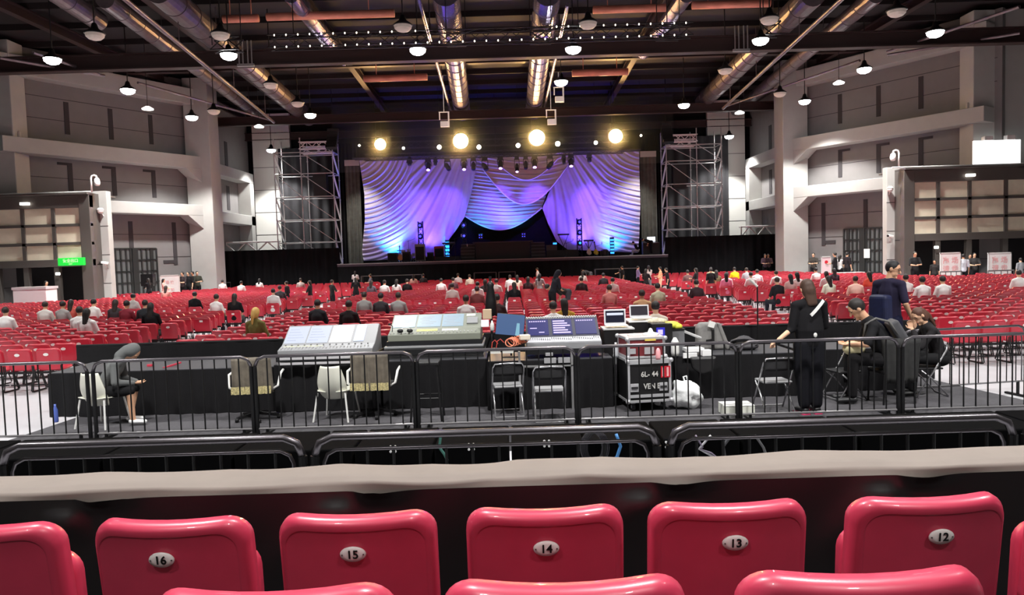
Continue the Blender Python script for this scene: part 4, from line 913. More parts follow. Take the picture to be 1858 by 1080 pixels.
def hand(b, w, d, s_, fine, curl=.5, side=None, gap=1):
    """palm, four fingers and a thumb; w wrist, d forearm direction, s_ +-1"""
    d = d.normalized(); a = V(side) if side is not None else V((0, 1, 0)); a = (a - d * a.dot(d)); a = a.normalized() if a.length > .1 else basis(d)[0]
    n = d.cross(a).normalized() * s_
    capsule(b, w + d * .02, w + d * .075, (.026, .014), (.038, .015), a)
    L = (.062, .075, .08, .07)
    for k in range(4):
        o = w + d * .085 + a * ((k - 1.5) * .0205 * gap); m = o + d * (L[k] * .5) - n * (curl * .012) + a * ((k - 1.5) * .004); e = m + (d * (1 - curl * .75) - n * curl).normalized() * (L[k] * .5)
        capsule(b, o - d * .02, m, .0095, .009); capsule(b, m, e, .009, .0075)
    o = w + d * .03 + a * .03; m = o + (a * .7 + d * .6).normalized() * .04; capsule(b, o, m, .0115, .0105); capsule(b, m, m + (d * .8 + a * .25 - n * .4).normalized() * .032, .0105, .009)
def build_person(j, voxel=.02, sleeve=.55, fine=False, female=False, trousers='long', hair='short', top=True, bulk=1.0, skirt=False, hood=False, hlen=.27):
    B = {}
    up = (j['hed'] - j['nck']).normalized(); lk = j['look'].normalized(); lk = (lk - up * lk.dot(up)).normalized() if abs(lk.dot(up)) < .98 else V((0, 1, 0)); sd = lk.cross(up).normalized()
    sh = (j['sR'] - j['sL']).normalized(); hp = (j['pR'] - j['pL']).normalized()
    k = .93 if female else 1.0
    def torso(b, e):
        capsule(b, j['pel'], j['wst'], (.155 + e, .115 + e), (.128 * k * bulk + e, .095 * bulk + e), hp)
        capsule(b, j['wst'], j['cst'], (.128 * k * bulk + e, .095 * bulk + e), (.158 * k + e, .105 + e), sh)
        capsule(b, j['cst'], j['nck'] - (j['nck'] - j['cst']) * .3, (.158 * k + e, .105 + e), (.10 + e, .075 + e), sh)
        for s_ in 'LR': capsule(b, j['nck'] * .75 + j['cst'] * .25, j['s' + s_], .055 + e, .052 * k + e)
    b = MB(); torso(b, 0)
    capsule(b, j['nck'] - up * .04, j['hed'] - up * .05, .055 * k, .052 * k)
    R = Matrix(((sd.x, lk.x, up.x), (sd.y, lk.y, up.y), (sd.z, lk.z, up.z))).to_4x4(); H = j['hed']
    def hp_(x, y, z): return H + sd * x + lk * y + up * z
    b.ell(H + up * .02, (.076, .094, .098), 16, 12, R); b.ell(hp_(0, .022, -.052), (.056, .066, .062), 14, 10, R)
    if fine or voxel < .016:
        capsule(b, hp_(0, .09, .012), hp_(0, .112, -.022), .009, .014); capsule(b, hp_(0, .07, -.1), hp_(0, .078, -.1), .02, .018)
        for s_ in (-1, 1): b.ell(hp_(s_ * .078, -.004, -.005), (.012, .02, .032), 8, 8, R); capsule(b, hp_(s_ * .048, .078, .028), hp_(s_ * .02, .09, .027), .009, .009)
        capsule(b, hp_(-.018, .083, -.06), hp_(.018, .083, -.06), .009, .009)
    for s_, q in (('L', -1), ('R', 1)):
        capsule(b, j['s' + s_], j['e' + s_], .048 * k, .039 * k); capsule(b, j['e' + s_], j['h' + s_], .040 * k, .026 * k)
        hand(b, j['h' + s_], j['h' + s_] - j['e' + s_], q, fine, side=j.get('n' + s_), curl=j.get('c' + s_, .5), gap=1.0 if fine else 1.1)
        capsule(b, j['p' + s_], j['k' + s_], .082, .058); capsule(b, j['k' + s_], j['a' + s_], .056, .037)
        capsule(b, j['a' + s_] - V((0, 0, .03)), j['t' + s_], (.036, .032), (.04, .024), sh)
    B['body'] = fuse(b, min(voxel, .0085) if fine else voxel, 'body', 2, .4)
    if top:
        b = MB(); torso(b, .013)
        for s_ in 'LR':
            e = j['s' + s_].lerp(j['e' + s_], min(1, sleeve / .5)) if sleeve < .5 else j['e' + s_]
            capsule(b, j['s' + s_], e, .060 * k, .056 * k)
            if sleeve > .55: capsule(b, j['e' + s_], j['e' + s_].lerp(j['h' + s_], min(.97, (sleeve - .5) * 2)), .052 * k, .038)
        if hood: b.ell(H - lk * .025 + up * .02, (.1, .105, .12), 14, 10, R); capsule(b, H - lk * .06 - up * .03, j['nck'] - lk * .04, .08, .085)
        B['shirt'] = fuse(b, max(voxel, .012), 'shirt')
    if trousers:
        b = MB()
        if skirt: capsule(b, j['pel'], (j['kL'] + j['kR']) / 2 - V((0, 0, .0)), (.175, .14), (.2, .17), hp); capsule(b, (j['kL'] + j['kR']) / 2, (j['aL'] + j['aR']) / 2 + V((0, 0, .12)), (.2, .17), (.21, .17), hp)
        else:
            capsule(b, j['pel'] + V((0, 0, .02)), (j['pL'] + j['pR']) / 2, (.165, .125), (.15, .12), hp)
            for s_ in 'LR':
                capsule(b, j['p' + s_], j['k' + s_], .098 if trousers != 'wide' else .115, .074 if trousers != 'wide' else .105)
                if trousers == 'long': capsule(b, j['k' + s_], j['a' + s_].lerp(j['k' + s_], .05), .072, .056)
                if trousers == 'wide': capsule(b, j['k' + s_], j['a' + s_].lerp(j['k' + s_], .12), .1, .075)
        B['trousers'] = fuse(b, max(voxel, .012), 'trousers')
    for s_ in 'LR':
        b = MB(); a = j['a' + s_]; t = j['t' + s_]; capsule(b, a - V((0, 0, .035)) - (t - a) * V((.15, .15, 0)), t, (.046, .04), (.048, .03), sh); B['shoe' + s_] = fuse(b, max(voxel, .012), 'shoe', 2)
    if hair and not hood:
        b = MB(); b.ell(H - lk * .016 + up * .034, (.086, .098, .1), 16, 12, R)
        if hair != 'short': b.ell(H - lk * .035 - up * .02, (.088, .085, .11), 14, 10, R)
        if hair == 'long': capsule(b, H - lk * .045, H - lk * .06 - up * hlen, (.085, .06), (.07, .035), sd)
        if hair == 'tail': capsule(b, H - lk * .10 + up * .03, H - lk * .125 - up * .08, .038, .04); capsule(b, H - lk * .125 - up * .08, H - lk * .11 - up * .26, .04, .018)
        if hair == 'bun': b.ell(H - lk * .11 + up * .06, .05)
        B['hair'] = fuse(b, max(voxel, .012), 'hair', 2)
    return B
PCACHE = {}
SKIN = [(226, 180, 148), (214, 166, 134), (200, 150, 118)]
def place_person(key, jf, loc, rz, label, cols, opts=None, group=None, cat='person', scale=1.0):
    """cols: shirt, trousers, hair, skin index, shoe"""
    opts = opts or {}
    if key not in PCACHE: PCACHE[key] = build_person(jf(), **opts)
    B = PCACHE[key]; r = thing('person', label, cat, loc, rz, group); r.scale = (scale,) * 3
    sk = mat('skin_%d' % cols[3], SKIN[cols[3]], .55, spec=.3)
    cm = {'body': sk, 'shirt': mat('cloth_%02x%02x%02x' % cols[0], cols[0], .85, spec=.2), 'trousers': mat('cloth_%02x%02x%02x' % cols[1], cols[1], .85, spec=.2), 'hair': mat('hair_%02x%02x%02x' % cols[2], cols[2], .6), 'shoeL': mat('shoe_%02x%02x%02x' % cols[4], cols[4], .5)}
    cm['shoeR'] = cm['shoeL']
    for k, me in B.items():
        nm = 'shoe' if k.startswith('shoe') else k
        if not me.materials: me.materials.append(None)
        o = D.objects.new(nm, me); COL.objects.link(o); o.parent = r; o.material_slots[0].link = 'OBJECT'; o.material_slots[0].material = cm[k]
    return r
BLK, HAIR, WHT, GRY = (24, 23, 26), (30, 24, 22), (232, 230, 228), (120, 122, 126)
def face_parts(r, j, tone=(60, 40, 35), glasses=False):
    up = (j['hed'] - j['nck']).normalized(); lk = j['look'].normalized(); lk = (lk - up * lk.dot(up)).normalized(); sd = lk.cross(up)
    P = lambda x, y, z: j['hed'] + sd * x + lk * y + up * z
    for s_ in (-1, 1):
        b = MB(); b.ell(P(s_ * .032, .082, .012), (.013, .009, .007), 10, 8); b.build('eye', mat('eye_dark', (38, 28, 26), .3), r, True)
        b = MB(); b.tube([P(s_ * .018, .093, .032), P(s_ * .034, .092, .037), P(s_ * .052, .082, .032)], .0035, 6); b.build('eyebrow', mat('hair_brow', (35, 26, 24), .7), r)
    b = MB(); b.tube([P(-.022, .085, -.058), P(0, .093, -.057), P(.022, .085, -.058)], .005, 6); b.build('mouth', mat('lips', (176, 96, 88), .5), r, True)
    if glasses:
        b = MB()
        for s_ in (-1, 1): b.tube([P(s_ * .034 + .024 * math.cos(a), .098, .01 + .02 * math.sin(a)) for a in [k * .628 for k in range(10)]], .002, 5, True); b.cyl(P(s_ * .058, .095, .012), P(s_ * .082, 0, .008), .002, n=5)
        b.build('glasses', BLKP, r)
# ---- seated audience: (px, py of head top, shirt, kind, words)
A = [
 (8, 564, WHT, 'm', 'at the left edge of the picture'), (80, 551, (205, 202, 196), 'm', 'just right of the white booth'), (112, 553, (150, 148, 146), 'm', 'bent forward beside the white booth'), (127, 545, (190, 90, 80), 'f', 'in front of the left lobby doors'), (142, 559, WHT, 'm', 'in front of the left lobby, slim'), (155, 561, WHT, 'f', 'with a dark ponytail, nearest of those at the left lobby'), (168, 545, WHT, 'm', 'by the left pilaster'),
 (208, 548, (60, 55, 58), 'f', 'with dark hair below the left grid door'), (228, 550, (120, 40, 52), 'm', 'below the left grid door'), (240, 536, (196, 194, 190), 'm', 'near the left wall, small and far'), (262, 551, (40, 42, 46), 'm', 'left block, next to an aisle'), (272, 553, BLK, 'f', 'below the black grid door corner'), (300, 520, (200, 150, 140), 'f', 'before the left white notice board'), (352, 533, BLK, 'm', 'dark haired in front of the left column'), (391, 534, WHT, 'm', 'broad backed, left of the aisle'), (425, 542, BLK, 'f', 'with long black hair left of the aisle'),
 (403, 508, WHT, 'm', 'far back beside the left black screen'), (437, 512, WHT, 'm', 'far back, arms raised, left screen'), (470, 507, WHT, 'f', 'far back under the left black screen'), (495, 528, WHT, 'm', 'wide white back, near the left aisle'), (507, 520, (70, 70, 74), 'm', 'far back, left of the standing people'), (545, 507, (180, 170, 165), 'm', 'far back below the left scaffold'), (575, 549, (40, 40, 44), 'm', 'just behind the left mixing desk'), (632, 552, (40, 34, 36), 'm', 'nearest dark shirt behind the left desk'), (660, 535, (140, 140, 138), 'm', 'rounded grey back left'), (690, 538, (54, 50, 54), 'm', 'between two grey backs'), (722, 536, (150, 150, 148), 'm', 'second rounded grey back'),
 (673, 507, (100, 95, 105), 'f', 'with a white collar below the left drape'), (697, 511, WHT, 'm', 'white back below the left drape'), (719, 509, WHT, 'f', 'with black hair down the back'), (738, 507, BLK, 'm', 'far row centre left'), (750, 501, (225, 190, 175), 'f', 'in pale clothes far row'), (768, 499, (60, 60, 64), 'm', 'dark, far row beside a pale one'), (800, 507, WHT, 'm', 'wide white back, centre left'), (822, 506, (90, 60, 66), 'm', 'dark back beside the white one'), (831, 500, WHT, 'm', 'with a white cap far row'), (852, 499, (220, 210, 190), 'm', 'cream top far row'), (866, 512, WHT, 'm', 'white back in front of the centre'), (820, 516, (214, 206, 200), 'm', 'large pale back, centre'), (865, 520, (110, 60, 60), 'm', 'dull red back centre'), (880, 510, (70, 66, 70), 'f', 'long hair beside the tripod'), (845, 540, WHT, 'm', 'close behind the middle desk, head only'), (906, 542, (60, 45, 45), 'm', 'right of the tripod'), (900, 508, (210, 205, 200), 'm', 'far row right of the tripod'),
 (925, 501, WHT, 'm', 'far row under the dark arch'), (940, 502, (235, 220, 200), 'f', 'far row wide cream top'), (933, 518, BLK, 'f', 'with long black hair, centre'), (958, 505, (60, 40, 44), 'f', 'dark hair, far centre'), (976, 503, (150, 110, 100), 'f', 'brown hair, far centre'), (1004, 549, WHT, 'm', 'head just above the right desk'), (1024, 548, (190, 150, 60), 'f', 'ochre top, below the bending man'), (1055, 503, (60, 52, 56), 'm', 'far row right of centre'), (1057, 493, (200, 190, 180), 'f', 'beside the bent grey shirt'), (1095, 499, (50, 46, 50), 'm', 'far row, black, right'), (1112, 508, (215, 200, 195), 'm', 'far row, pale, right'), (1106, 518, (180, 110, 105), 'm', 'dull pink back, right of centre'), (1165, 530, (200, 160, 120), 'm', 'in a khaki cap behind the laptops'), (1194, 520, (170, 165, 140), 'm', 'beside the laptops, olive'), (1190, 552, (220, 205, 190), 'm', 'nearest behind the second laptop'),
 (1248, 496, (120, 90, 90), 'm', 'far row under the right screen'), (1264, 506, (60, 45, 50), 'm', 'far row, black, right screen'), (1290, 487, (196, 196, 160), 'm', 'with a pale bucket hat'), (1300, 495, (120, 110, 80), 'f', 'olive top by the bucket hat'), (1318, 500, (230, 130, 160), 'f', 'in bright pink'), (1333, 487, (240, 225, 40), 'm', 'in bright yellow'), (1319, 502, WHT, 'm', 'white back beside the bright pink one'), (1355, 488, (170, 175, 180), 'm', 'grey back, far right block'), (1363, 498, WHT, 'm', 'white back, under the right screen'), (1374, 492, (235, 235, 240), 'm', 'small white back far row'), (1409, 492, WHT, 'm', 'wide white back far row right'), (1411, 507, (36, 34, 38), 'm', 'black shirt, wide back'), (1435, 503, (200, 160, 155), 'f', 'dark hair near the right column'), (1447, 496, WHT, 'f', 'white, near the right column'), (1481, 489, WHT, 'm', 'white, below the right column'), (1500, 494, WHT, 'f', 'far right block, short'), (1505, 504, (225, 235, 215), 'f', 'pale green top with dark hair'), (1514, 489, (60, 50, 60), 'f', 'dark, below the staff group'), (1553, 503, (235, 195, 180), 'm', 'pale pink back'), (1578, 497, (230, 90, 70), 'f', 'orange red, arm raised'), (1645, 504, WHT, 'm', 'right of the walking man'), (1675, 504, WHT, 'm', 'second white back right of the walking man'), (1712, 506, WHT, 'm', 'white back before the first notice board'), (1850, 495, WHT, 'm', 'at the right edge of the picture'), (462, 567, (110, 105, 60), 'b', 'blond with a ponytail, nearest at the left')]
OP = dict(voxel=.024)
keyf = {'m': ('sit_m', lambda: J_sit(), dict(voxel=.024)), 'f': ('sit_f', lambda: J_sit(), dict(voxel=.024, hair='long', female=True)), 'b': ('sit_b', lambda: J_sit(), dict(voxel=.018, hair='tail', female=True))}
colname = lambda c: {WHT: 'white', BLK: 'black'}.get(c)
def cname(c):
    n = colname(c)
    if n: return n
    r_, g, b_ = c; mx = max(c); mn = min(c)
    if mx - mn < 14: return 'pale grey' if mx > 185 else 'grey' if mx > 100 else 'dark'
    if r_ > 190 and mn > 140: return 'pale'
    return 'dark' if mx < 100 else 'muted'
for k, (px, py, c, kind, wd) in enumerate(A):
    key, jf, op = keyf[kind]
    s = seat_near(px, py); x = at(px, py, s[1] + .1).x
    x = min(max(x, s[0] - .2), s[0] + .2)
    hc = (214, 176, 96) if kind == 'b' else rnd.choice([(28, 23, 22), (40, 30, 26), (22, 20, 22)])
    place_person(key, jf, (x, s[1] + .12, 0), rnd.uniform(-.25, .25), ('person seated in the audience, ' + (cname(c) + ' top, ' if cname(c) not in wd and not any(q in wd for q in ('white', 'black', 'grey', 'pale', 'pink', 'dark', 'red', 'olive', 'yellow', 'ochre', 'cream')) else '') + wd), (c, rnd.choice([(36, 38, 48), (60, 60, 62), (30, 28, 30)]), hc, k % 3, (60, 60, 60)), op)
# standing and moving people in the hall
def stnd(d=0, arms=0):
    def f():
        j = J_stand()
        if arms == 1: j['eL'] = V((-.24, .1, 1.15)); j['hL'] = V((-.08, .28, 1.15)); j['eR'] = V((.24, .1, 1.15)); j['hR'] = V((.08, .28, 1.12))
        if arms == 2: j['eR'] = V((.28, .22, 1.3)); j['hR'] = V((.2, .45, 1.25))
        if d: bend(j, d)
        return j
    return f
SM = {'s0': ('st0', stnd(), dict(voxel=.022)), 's1': ('st1', stnd(0, 1), dict(voxel=.022)), 'f1': ('stf', stnd(0, 1), dict(voxel=.022, hair='long', female=True)), 'b1': ('stb', stnd(.9, 2), dict(voxel=.018)), 'b2': ('stb2', stnd(1.25, 1), dict(voxel=.016)), 'b3': ('stb3', stnd(.35, 1), dict(voxel=.016, hood=True)), 'w2': ('stw', stnd(.12, 2), dict(voxel=.022))}
def by_head(px, py, z):          # depth at which a head top of height z shows there
    d = ray(px, py); return EYE + d * ((z - EYE.z) / d.z)
S_ = [  # px, py head, depth, kind, shirt, trousers, heading, words
 (341, 490, 46.6, 's0', BLK, BLK, 3.0, 'guard in black with cap, right of the left notice board'), (331, 493, 45.8, 's1', (52, 44, 46), BLK, 2.8, 'guard holding papers beside the left notice board'), (349, 488, 46.9, 's1', (44, 44, 40), BLK, 2.6, 'taller guard in black nearest the left column'), (357, 488, 47.3, 's1', (50, 52, 44), BLK, -2.6, 'guard in dark uniform against the left column'), (386, 492, 52.0, 's0', WHT, BLK, 2.0, 'in white by the left black screen edge'),
 (269, 505, 42.5, 'f1', BLK, BLK, 1.2, 'in black before the left grid door'), (296, 506, 42.5, 'f1', (214, 160, 150), BLK, -1.3, 'in pink leaning over a table by the left notice board'), (83, 510, 37.0, 'f1', (222, 190, 180), BLK, -1.9, 'in pale pink behind the white booth'), (56, 512, 39.2, 's0', (52, 50, 52), BLK, 0, 'mostly hidden behind the white booth'),
 (644, 492, 50.6, 'f1', WHT, GRY, 0, 'standing in white at the foot of the stage, left'), (645, 508, 36, 'f1', BLK, BLK, .2, 'in black with long hair, arm bent, left of centre'), (602, 513, 33, 's1', (44, 44, 44), BLK, -.8, 'in black standing in the cross aisle, left'), (562, 512, 33, 'f1', (36, 33, 36), BLK, 1.5, 'in black walking along the left cross aisle'), (520, 512, 33, 's0', (34, 30, 34), BLK, 1.5, 'thin figure in black by the left aisle'), (672, 498, 44, 's1', (110, 104, 116), BLK, 2.0, 'grey haired, below the left drape'),
 (975, 486, 47, 's0', (215, 210, 206), BLK, 1.3, 'pale shirt, walking below the centre of the stage'), (979, 503, 33, 'f1', (150, 150, 150), GRY, -.4, 'grey shirt with long brown hair, beside the hooded figure'), (1131, 484, 46, 'w2', BLK, BLK, 1.5, 'in black reaching right, below the right drape'), (1157, 484, 44, 's1', (130, 110, 150), BLK, -1.5, 'in mauve facing the one in black'), (1177, 482, 42, 'f1', (215, 205, 200), GRY, .4, 'in white with dark hair, right of centre'), (1198, 485, 40, 's1', (240, 170, 130), (230, 180, 150), 1.4, 'in orange and peach, right of centre'), (1172, 496, 36, 'f1', (34, 30, 32), BLK, -.7, 'in black with dark hair before the ones in white and orange'), (1212, 500, 37, 'w2', (30, 26, 28), BLK, 1.4, 'in black reaching to the right block'), (1263, 497, 35, 'f1', (44, 42, 44), BLK, 1.0, 'in black with a grey bag on the right cross aisle'), (1290, 498, 33.5, 's0', (34, 33, 35), BLK, 0, 'in black standing straight, white strip on the back'),
 (1388, 461, 51.8, 's1', (80, 60, 70), BLK, 3.1, 'in patterned top before the right black screen'), (1394, 461, 52.2, 's1', (120, 90, 96), BLK, 2.9, 'second one in patterned top before the right screen'), (1476, 459, 46.6, 's1', (62, 58, 54), BLK, 2.6, 'dark, at a table right of the right column'), (1515, 456, 44.5, 's1', (36, 33, 36), BLK, 1.0, 'in black, photographing, left of the staff trio'), (1524, 463, 44.5, 'f1', (230, 228, 226), BLK, -1.0, 'with a white scarf, middle of the staff trio'), (1537, 456, 44.0, 's0', (34, 28, 32), BLK, -1.2, 'tall in black, right of the staff trio'),
 (1660, 457, 37.0, 's1', (32, 32, 34), BLK, 3.0, 'guard with folded arms in the right lobby doorway'), (1748, 461, 36.0, 's0', (190, 192, 200), BLK, -.3, 'in a grey shirt beside the first red printed board'), (1768, 459, 37.2, 's1', (52, 50, 50), BLK, 2.8, 'in dark between the two red printed boards'), (1760, 461, 37.4, 's0', (40, 40, 40), BLK, 2.8, 'in black half hidden by the grey shirt'), (1696, 478, 36.6, 's0', (44, 42, 42), BLK, 2.4, 'in black left of the first red printed board'), (1852, 476, 35.5, 's0', (150, 152, 156), BLK, 0, 'in grey at the right edge by the lobby'), (1182, 437, 54.2, 'b2', BLK, BLK, 1.5, 'in black bending over the monitor desk on the stage')]
for k, (px, py, Y, kd, c, t, hd, wd) in enumerate(S_):
    key, jf, op = SM[kd]; p = at(px, py, Y); zf = SZ if 'on the stage' in wd else 0
    ht = (p.z - zf) / 1.73; sc = min(1.12, max(.86, ht)) if 'b' not in kd else 1
    place_person(key, jf, (p.x, Y, zf), hd, 'person ' + wd, (c, t, (28, 23, 22), k % 3, (40, 40, 40)), op, scale=sc)
for (px, Y, kd, c, t, hd, wd, sc) in ((1001, 25.4, 'b3', (32, 32, 40), BLK, -1.2, 'hooded in a dark long top leaning forward in the cross aisle', 1.05), (1030, 25.6, 'b2', (44, 42, 40), (60, 60, 66), 1.5, 'in black bending right over toward a seated one in the cross aisle', 1.05), (1072, 51.7, 'b2', (90, 90, 94), GRY, 1.0, 'in grey bending down at the foot of the stage', 1.0)):
    key, jf, op = SM[kd]; place_person(key, jf, (at(px, 500, Y).x, Y, 0), hd, 'person ' + wd, (c, t, (28, 23, 22), 1, (40, 40, 40)), op, scale=sc)
for (px, wd, c, hd) in ((1158, 'crouching in black at the foot of the right drape on the stage', BLK, 1.5),):
    def jq():
        j = J_sit(.22); bend(j, .5); return j
    place_person('crouch', jq, (at(px, 455, 55).x, 55, SZ), hd, 'person ' + wd, (c, (190, 190, 190), (24, 20, 22), 0, (200, 200, 200)), dict(voxel=.022))
# ================================================================ mixing position
RZ = .2
RCAR = mat('grey_black_riser_carpet', (70, 68, 72), .85, var=.2, scale=30)
xa = at(60, 760, 9).x; xb = at(1760, 740, 9).x
b = MB(); b.prism([(-6.35, 8.62, 0), (6.9, 8.62, 0), (6.3, 12.3, 0), (-6.1, 12.3, 0)], (0, 0, RZ)); r = b.build('mixing_riser', RCAR); tag(r, 'low carpeted riser under the whole mixing position', 'riser')
# back fence wrapped in black cloth
xl = at(135, 632, 12.4).x; xr = at(1700, 585, 12.4).x
b = MB(); b.grid(lambda u, v: (xl + u * (xr - xl), 12.45 + .02 * math.sin(u * 170) * (1 - v * .5), v * (1.0)), 200, 4, (0, .05, 0)); b.cyl((xl, 12.47, 1.0), (xr, 12.47, 1.0), .022, n=8)
tag(b.build('cloth_fence', BLACK), 'long low fence wrapped in black cloth behind the mixing desks', 'fence')
RAIL = mat('black_rail_highlight', (96, 92, 96), .3, metal=.8)  # highlight along the black rails is put into a paler base colour
BAR = mat('black_barrier_bar', (8, 8, 10), .5, spec=.3)
def barrier(x0, x1, Y, ztop, zbot, rr, sub, step, lb, feet=.0, grp=None, zf=0, Y1=None):
    W_ = x1 - x0; Y1 = Y if Y1 is None else Y1
    L = math.hypot(W_, Y1 - Y); r = thing('crowd_barrier', lb, 'barrier', (x0, Y, zf), math.atan2(Y1 - Y, W_), grp); W_ = L; zt = ztop - zf; zb = zbot - zf; q = .12
    P = [(0, 0, .0), (0, 0, zt - q), (q * .3, 0, zt - q * .3), (q, 0, zt), (W_ - q, 0, zt), (W_ - q * .3, 0, zt - q * .3), (W_, 0, zt - q), (W_, 0, .0)]
    b = MB(); b.tube(P[1:7], rr, 10); b.build('top_rail', RAIL, r, True)
    b = MB(); b.cyl(P[0], P[1], rr * 1.15, n=10); b.build('post', BAR, r); b = MB(); b.cyl(P[6], P[7], rr * 1.15, n=10); b.build('post', BAR, r)
    b = MB(); b.cyl((0, 0, zb), (W_, 0, zb), rr * .75, n=8)
    b.build('bottom_rail', mat('silver_lower_rail', (150, 148, 150), .3, metal=.6), r)
    top = zt
    if sub:
        top = zt - sub; b = MB(); b.tube([(q * .5, 0, zb), (q * .5, 0, top - q * .7), (q * .7, 0, top - q * .25), (q * 1.2, 0, top), (W_ - q * 1.2, 0, top), (W_ - q * .7, 0, top - q * .25), (W_ - q * .5, 0, top - q * .7), (W_ - q * .5, 0, zb)], rr * .5, 8); b.build('inner_rail', RAIL, r, True)
    n = int(W_ / step); b = MB()
    for i in range(1, n): x = W_ * i / n; b.cyl((x, 0, zb), (x, 0, top), rr * .42, n=6)
    b.build('bars', BAR, r)['label'] = 'row of thin upright black bars'
    for s_ in (.12, W_ - .12):
        b = MB(); b.bar((s_, -.22, .015), (s_, .22, .015), .05, .03); b.bar((s_, 0, .015), (s_, 0, zb), .03); b.build('foot', BAR, r)
    return r
xs = [-130, 165, 460, 755, 1048, 1338, 1633]
nmz = ['at the left edge of the picture', 'in front of the hooded person', 'in front of the left white chair pair', 'behind the barrier gap, below the middle desk', 'in front of the road case', 'in front of the standing woman', 'in front of the right seated pair']
# the last joint is at the right riser corner; the fence then runs on along the floor
jt = [(x, x + 287) for x in (-128, 170, 464, 758, 1050, 1343, 1638)]
for (p0, p1), wd in zip(jt, ('cut by the left edge of the picture', 'before the hooded person', 'in front of the two cloth covered chairs', 'under the middle desk and the blue monitor', 'in front of the black road case', 'in front of the standing woman in black', 'in front of the two people seated at right')):
    barrier(at(p0, 700, 9.0).x, at(p1, 700, 9.0).x, 9.0, 1.165, .27, .021, 0, .145, 'black crowd barrier on the riser edge, ' + wd, zf=RZ if p0 > 0 and p0 < 1600 else (.0 if p0 < 0 else RZ))
barrier(7.0, 9.0, 8.98, 1.17, .2, .021, 0, .145, 'black crowd barrier cut by the right edge of the picture', zf=0)
barrier(5.6, 7.6, 10.6, 1.05, .22, .018, .1, .145, 'black crowd barrier standing on the pale floor behind the right seated woman', zf=0, Y1=10.9)
# low front barriers
for (p0, p1), wd in zip(((2, 548), (570, 1192), (1216, 1838), (1862, 2400)), ('the leftmost of those with a thick rail', 'the middle one with a thick rail', 'the right one with a thick rail', 'cut by the right edge of the picture')):
    barrier(at(p0, 800, 4.75).x, at(p1, 800, 4.75).x, 4.75, at(929, 783, 4.75).z, .15, .026, .085, .165, 'front crowd barrier, ' + wd)
# row of black cases behind them
DOTM = mat('white_case_dot', (235, 235, 235), .4); CASEB = mat('black_case_laminate', (14, 13, 15), .5, var=.2, scale=4); CASEC = mat('black_felt_case', (8, 8, 9), .95, spec=.05)
cy = 5.25; k = 0; x = -4.6; names = ['first', 'second', 'third', 'fourth', 'fifth', 'sixth', 'seventh', 'eighth', 'ninth', 'tenth']
x = at(-60, 800, cy).x; cs = []
dots = {713: 815, 855: 811, 992: 805, 1213: 807}
edges_ = [at(p, 800, cy).x for p in (-340, -60, 180, 420, 565, 640, 785, 925, 1062, 1202, 1345, 1560, 1900, 2240)]
for i in range(len(edges_) - 1):
    x0, x1 = edges_[i] + .01, edges_[i + 1] - .01
    r = thing('equipment_case', 'plain black equipment case behind the front barrier, %s from the left' % (['beyond the first'] + names + ['eleventh', 'twelfth'])[i], 'case', ((x0 + x1) / 2, cy, 0)); h = .95; w_ = (x1 - x0) / 2
    b = MB(); b.b2(-w_, w_, 0, .6, .05, h); b.build('body', CASEC, r, bevel=.012)
    b = MB()
    for s_ in (-1, 1): b.b2(s_ * w_ * .8 - .04, s_ * w_ * .8 + .04, .05, .55, 0, .05)
    b.build('foot', BLKP, r)
    for px, py in dots.items():
        c = at(px, py, cy)
        if x0 < c.x < x1:
            b = MB()
            for dx in (-.017, .017):
                for dz in (-.018, .018): b.cyl((c.x - (x0 + x1) / 2 + dx, -.006, c.z + dz), (c.x - (x0 + x1) / 2 + dx, .002, c.z + dz), .009, n=10)
            b.build('dot_mark', DOTM, r); r['label'] = 'black equipment case with four white dots, %s' % {713: 'below the left white chair', 855: 'below the middle of the fence', 992: 'below the folding chairs', 1213: 'below the road case'}[px]
for (pts, col, rr, lb) in (([(1118, 788), (1126, 810), (1120, 828), (1112, 838)], (70, 130, 190), .012, 'blue cable hanging over a black case'), ([(1262, 790), (1275, 812), (1268, 815), (1290, 822), (1300, 830)], (120, 110, 130), .007, 'thin purplish cable by the front barrier'), ([(1290, 790), (1268, 815), (1300, 832)], (170, 170, 175), .008, 'thin grey cable right of the purplish one'), ([(800, 790), (797, 812), (806, 824), (812, 836)], (60, 110, 100), .01, 'dull green cable hanging left of the middle'), ([(1325, 792), (1312, 810), (1316, 836)], (70, 70, 74), .012, 'dark grey cable right of the gap'), ([(1370, 790), (1385, 812), (1393, 834)], (90, 90, 92), .01, 'grey cable slanting behind the right barrier')):
    b = MB(); P = [at(px, py, cy - .03) for px, py in pts]; Q = []
    for i in range(len(P) - 1):
        for t in (0, .33, .66): Q.append(P[i].lerp(P[i + 1], t) + V_((.012 * math.sin(i * 3 + t * 6), 0, 0)) if False else P[i].lerp(P[i + 1], t))
    Q.append(P[-1]); b.tube(Q, rr, 6); tag(b.build('hanging_cable', mat('cable_%d_%d_%d' % col, col, .5), smooth=True), lb, 'cable')
b = MB()
for k in range(5): b.tube([at(1085 + 20 * math.cos(a) - k * 3, 812 + 28 * math.sin(a), cy - .03 - k * .012) for a in [i * .4189 for i in range(15)]], .006, 6, True)
tag(b.build('coiled_cable', mat('cable_dark_coil', (40, 38, 44), .4)), 'dark coiled cable hung on a black case right of the middle', 'cable')
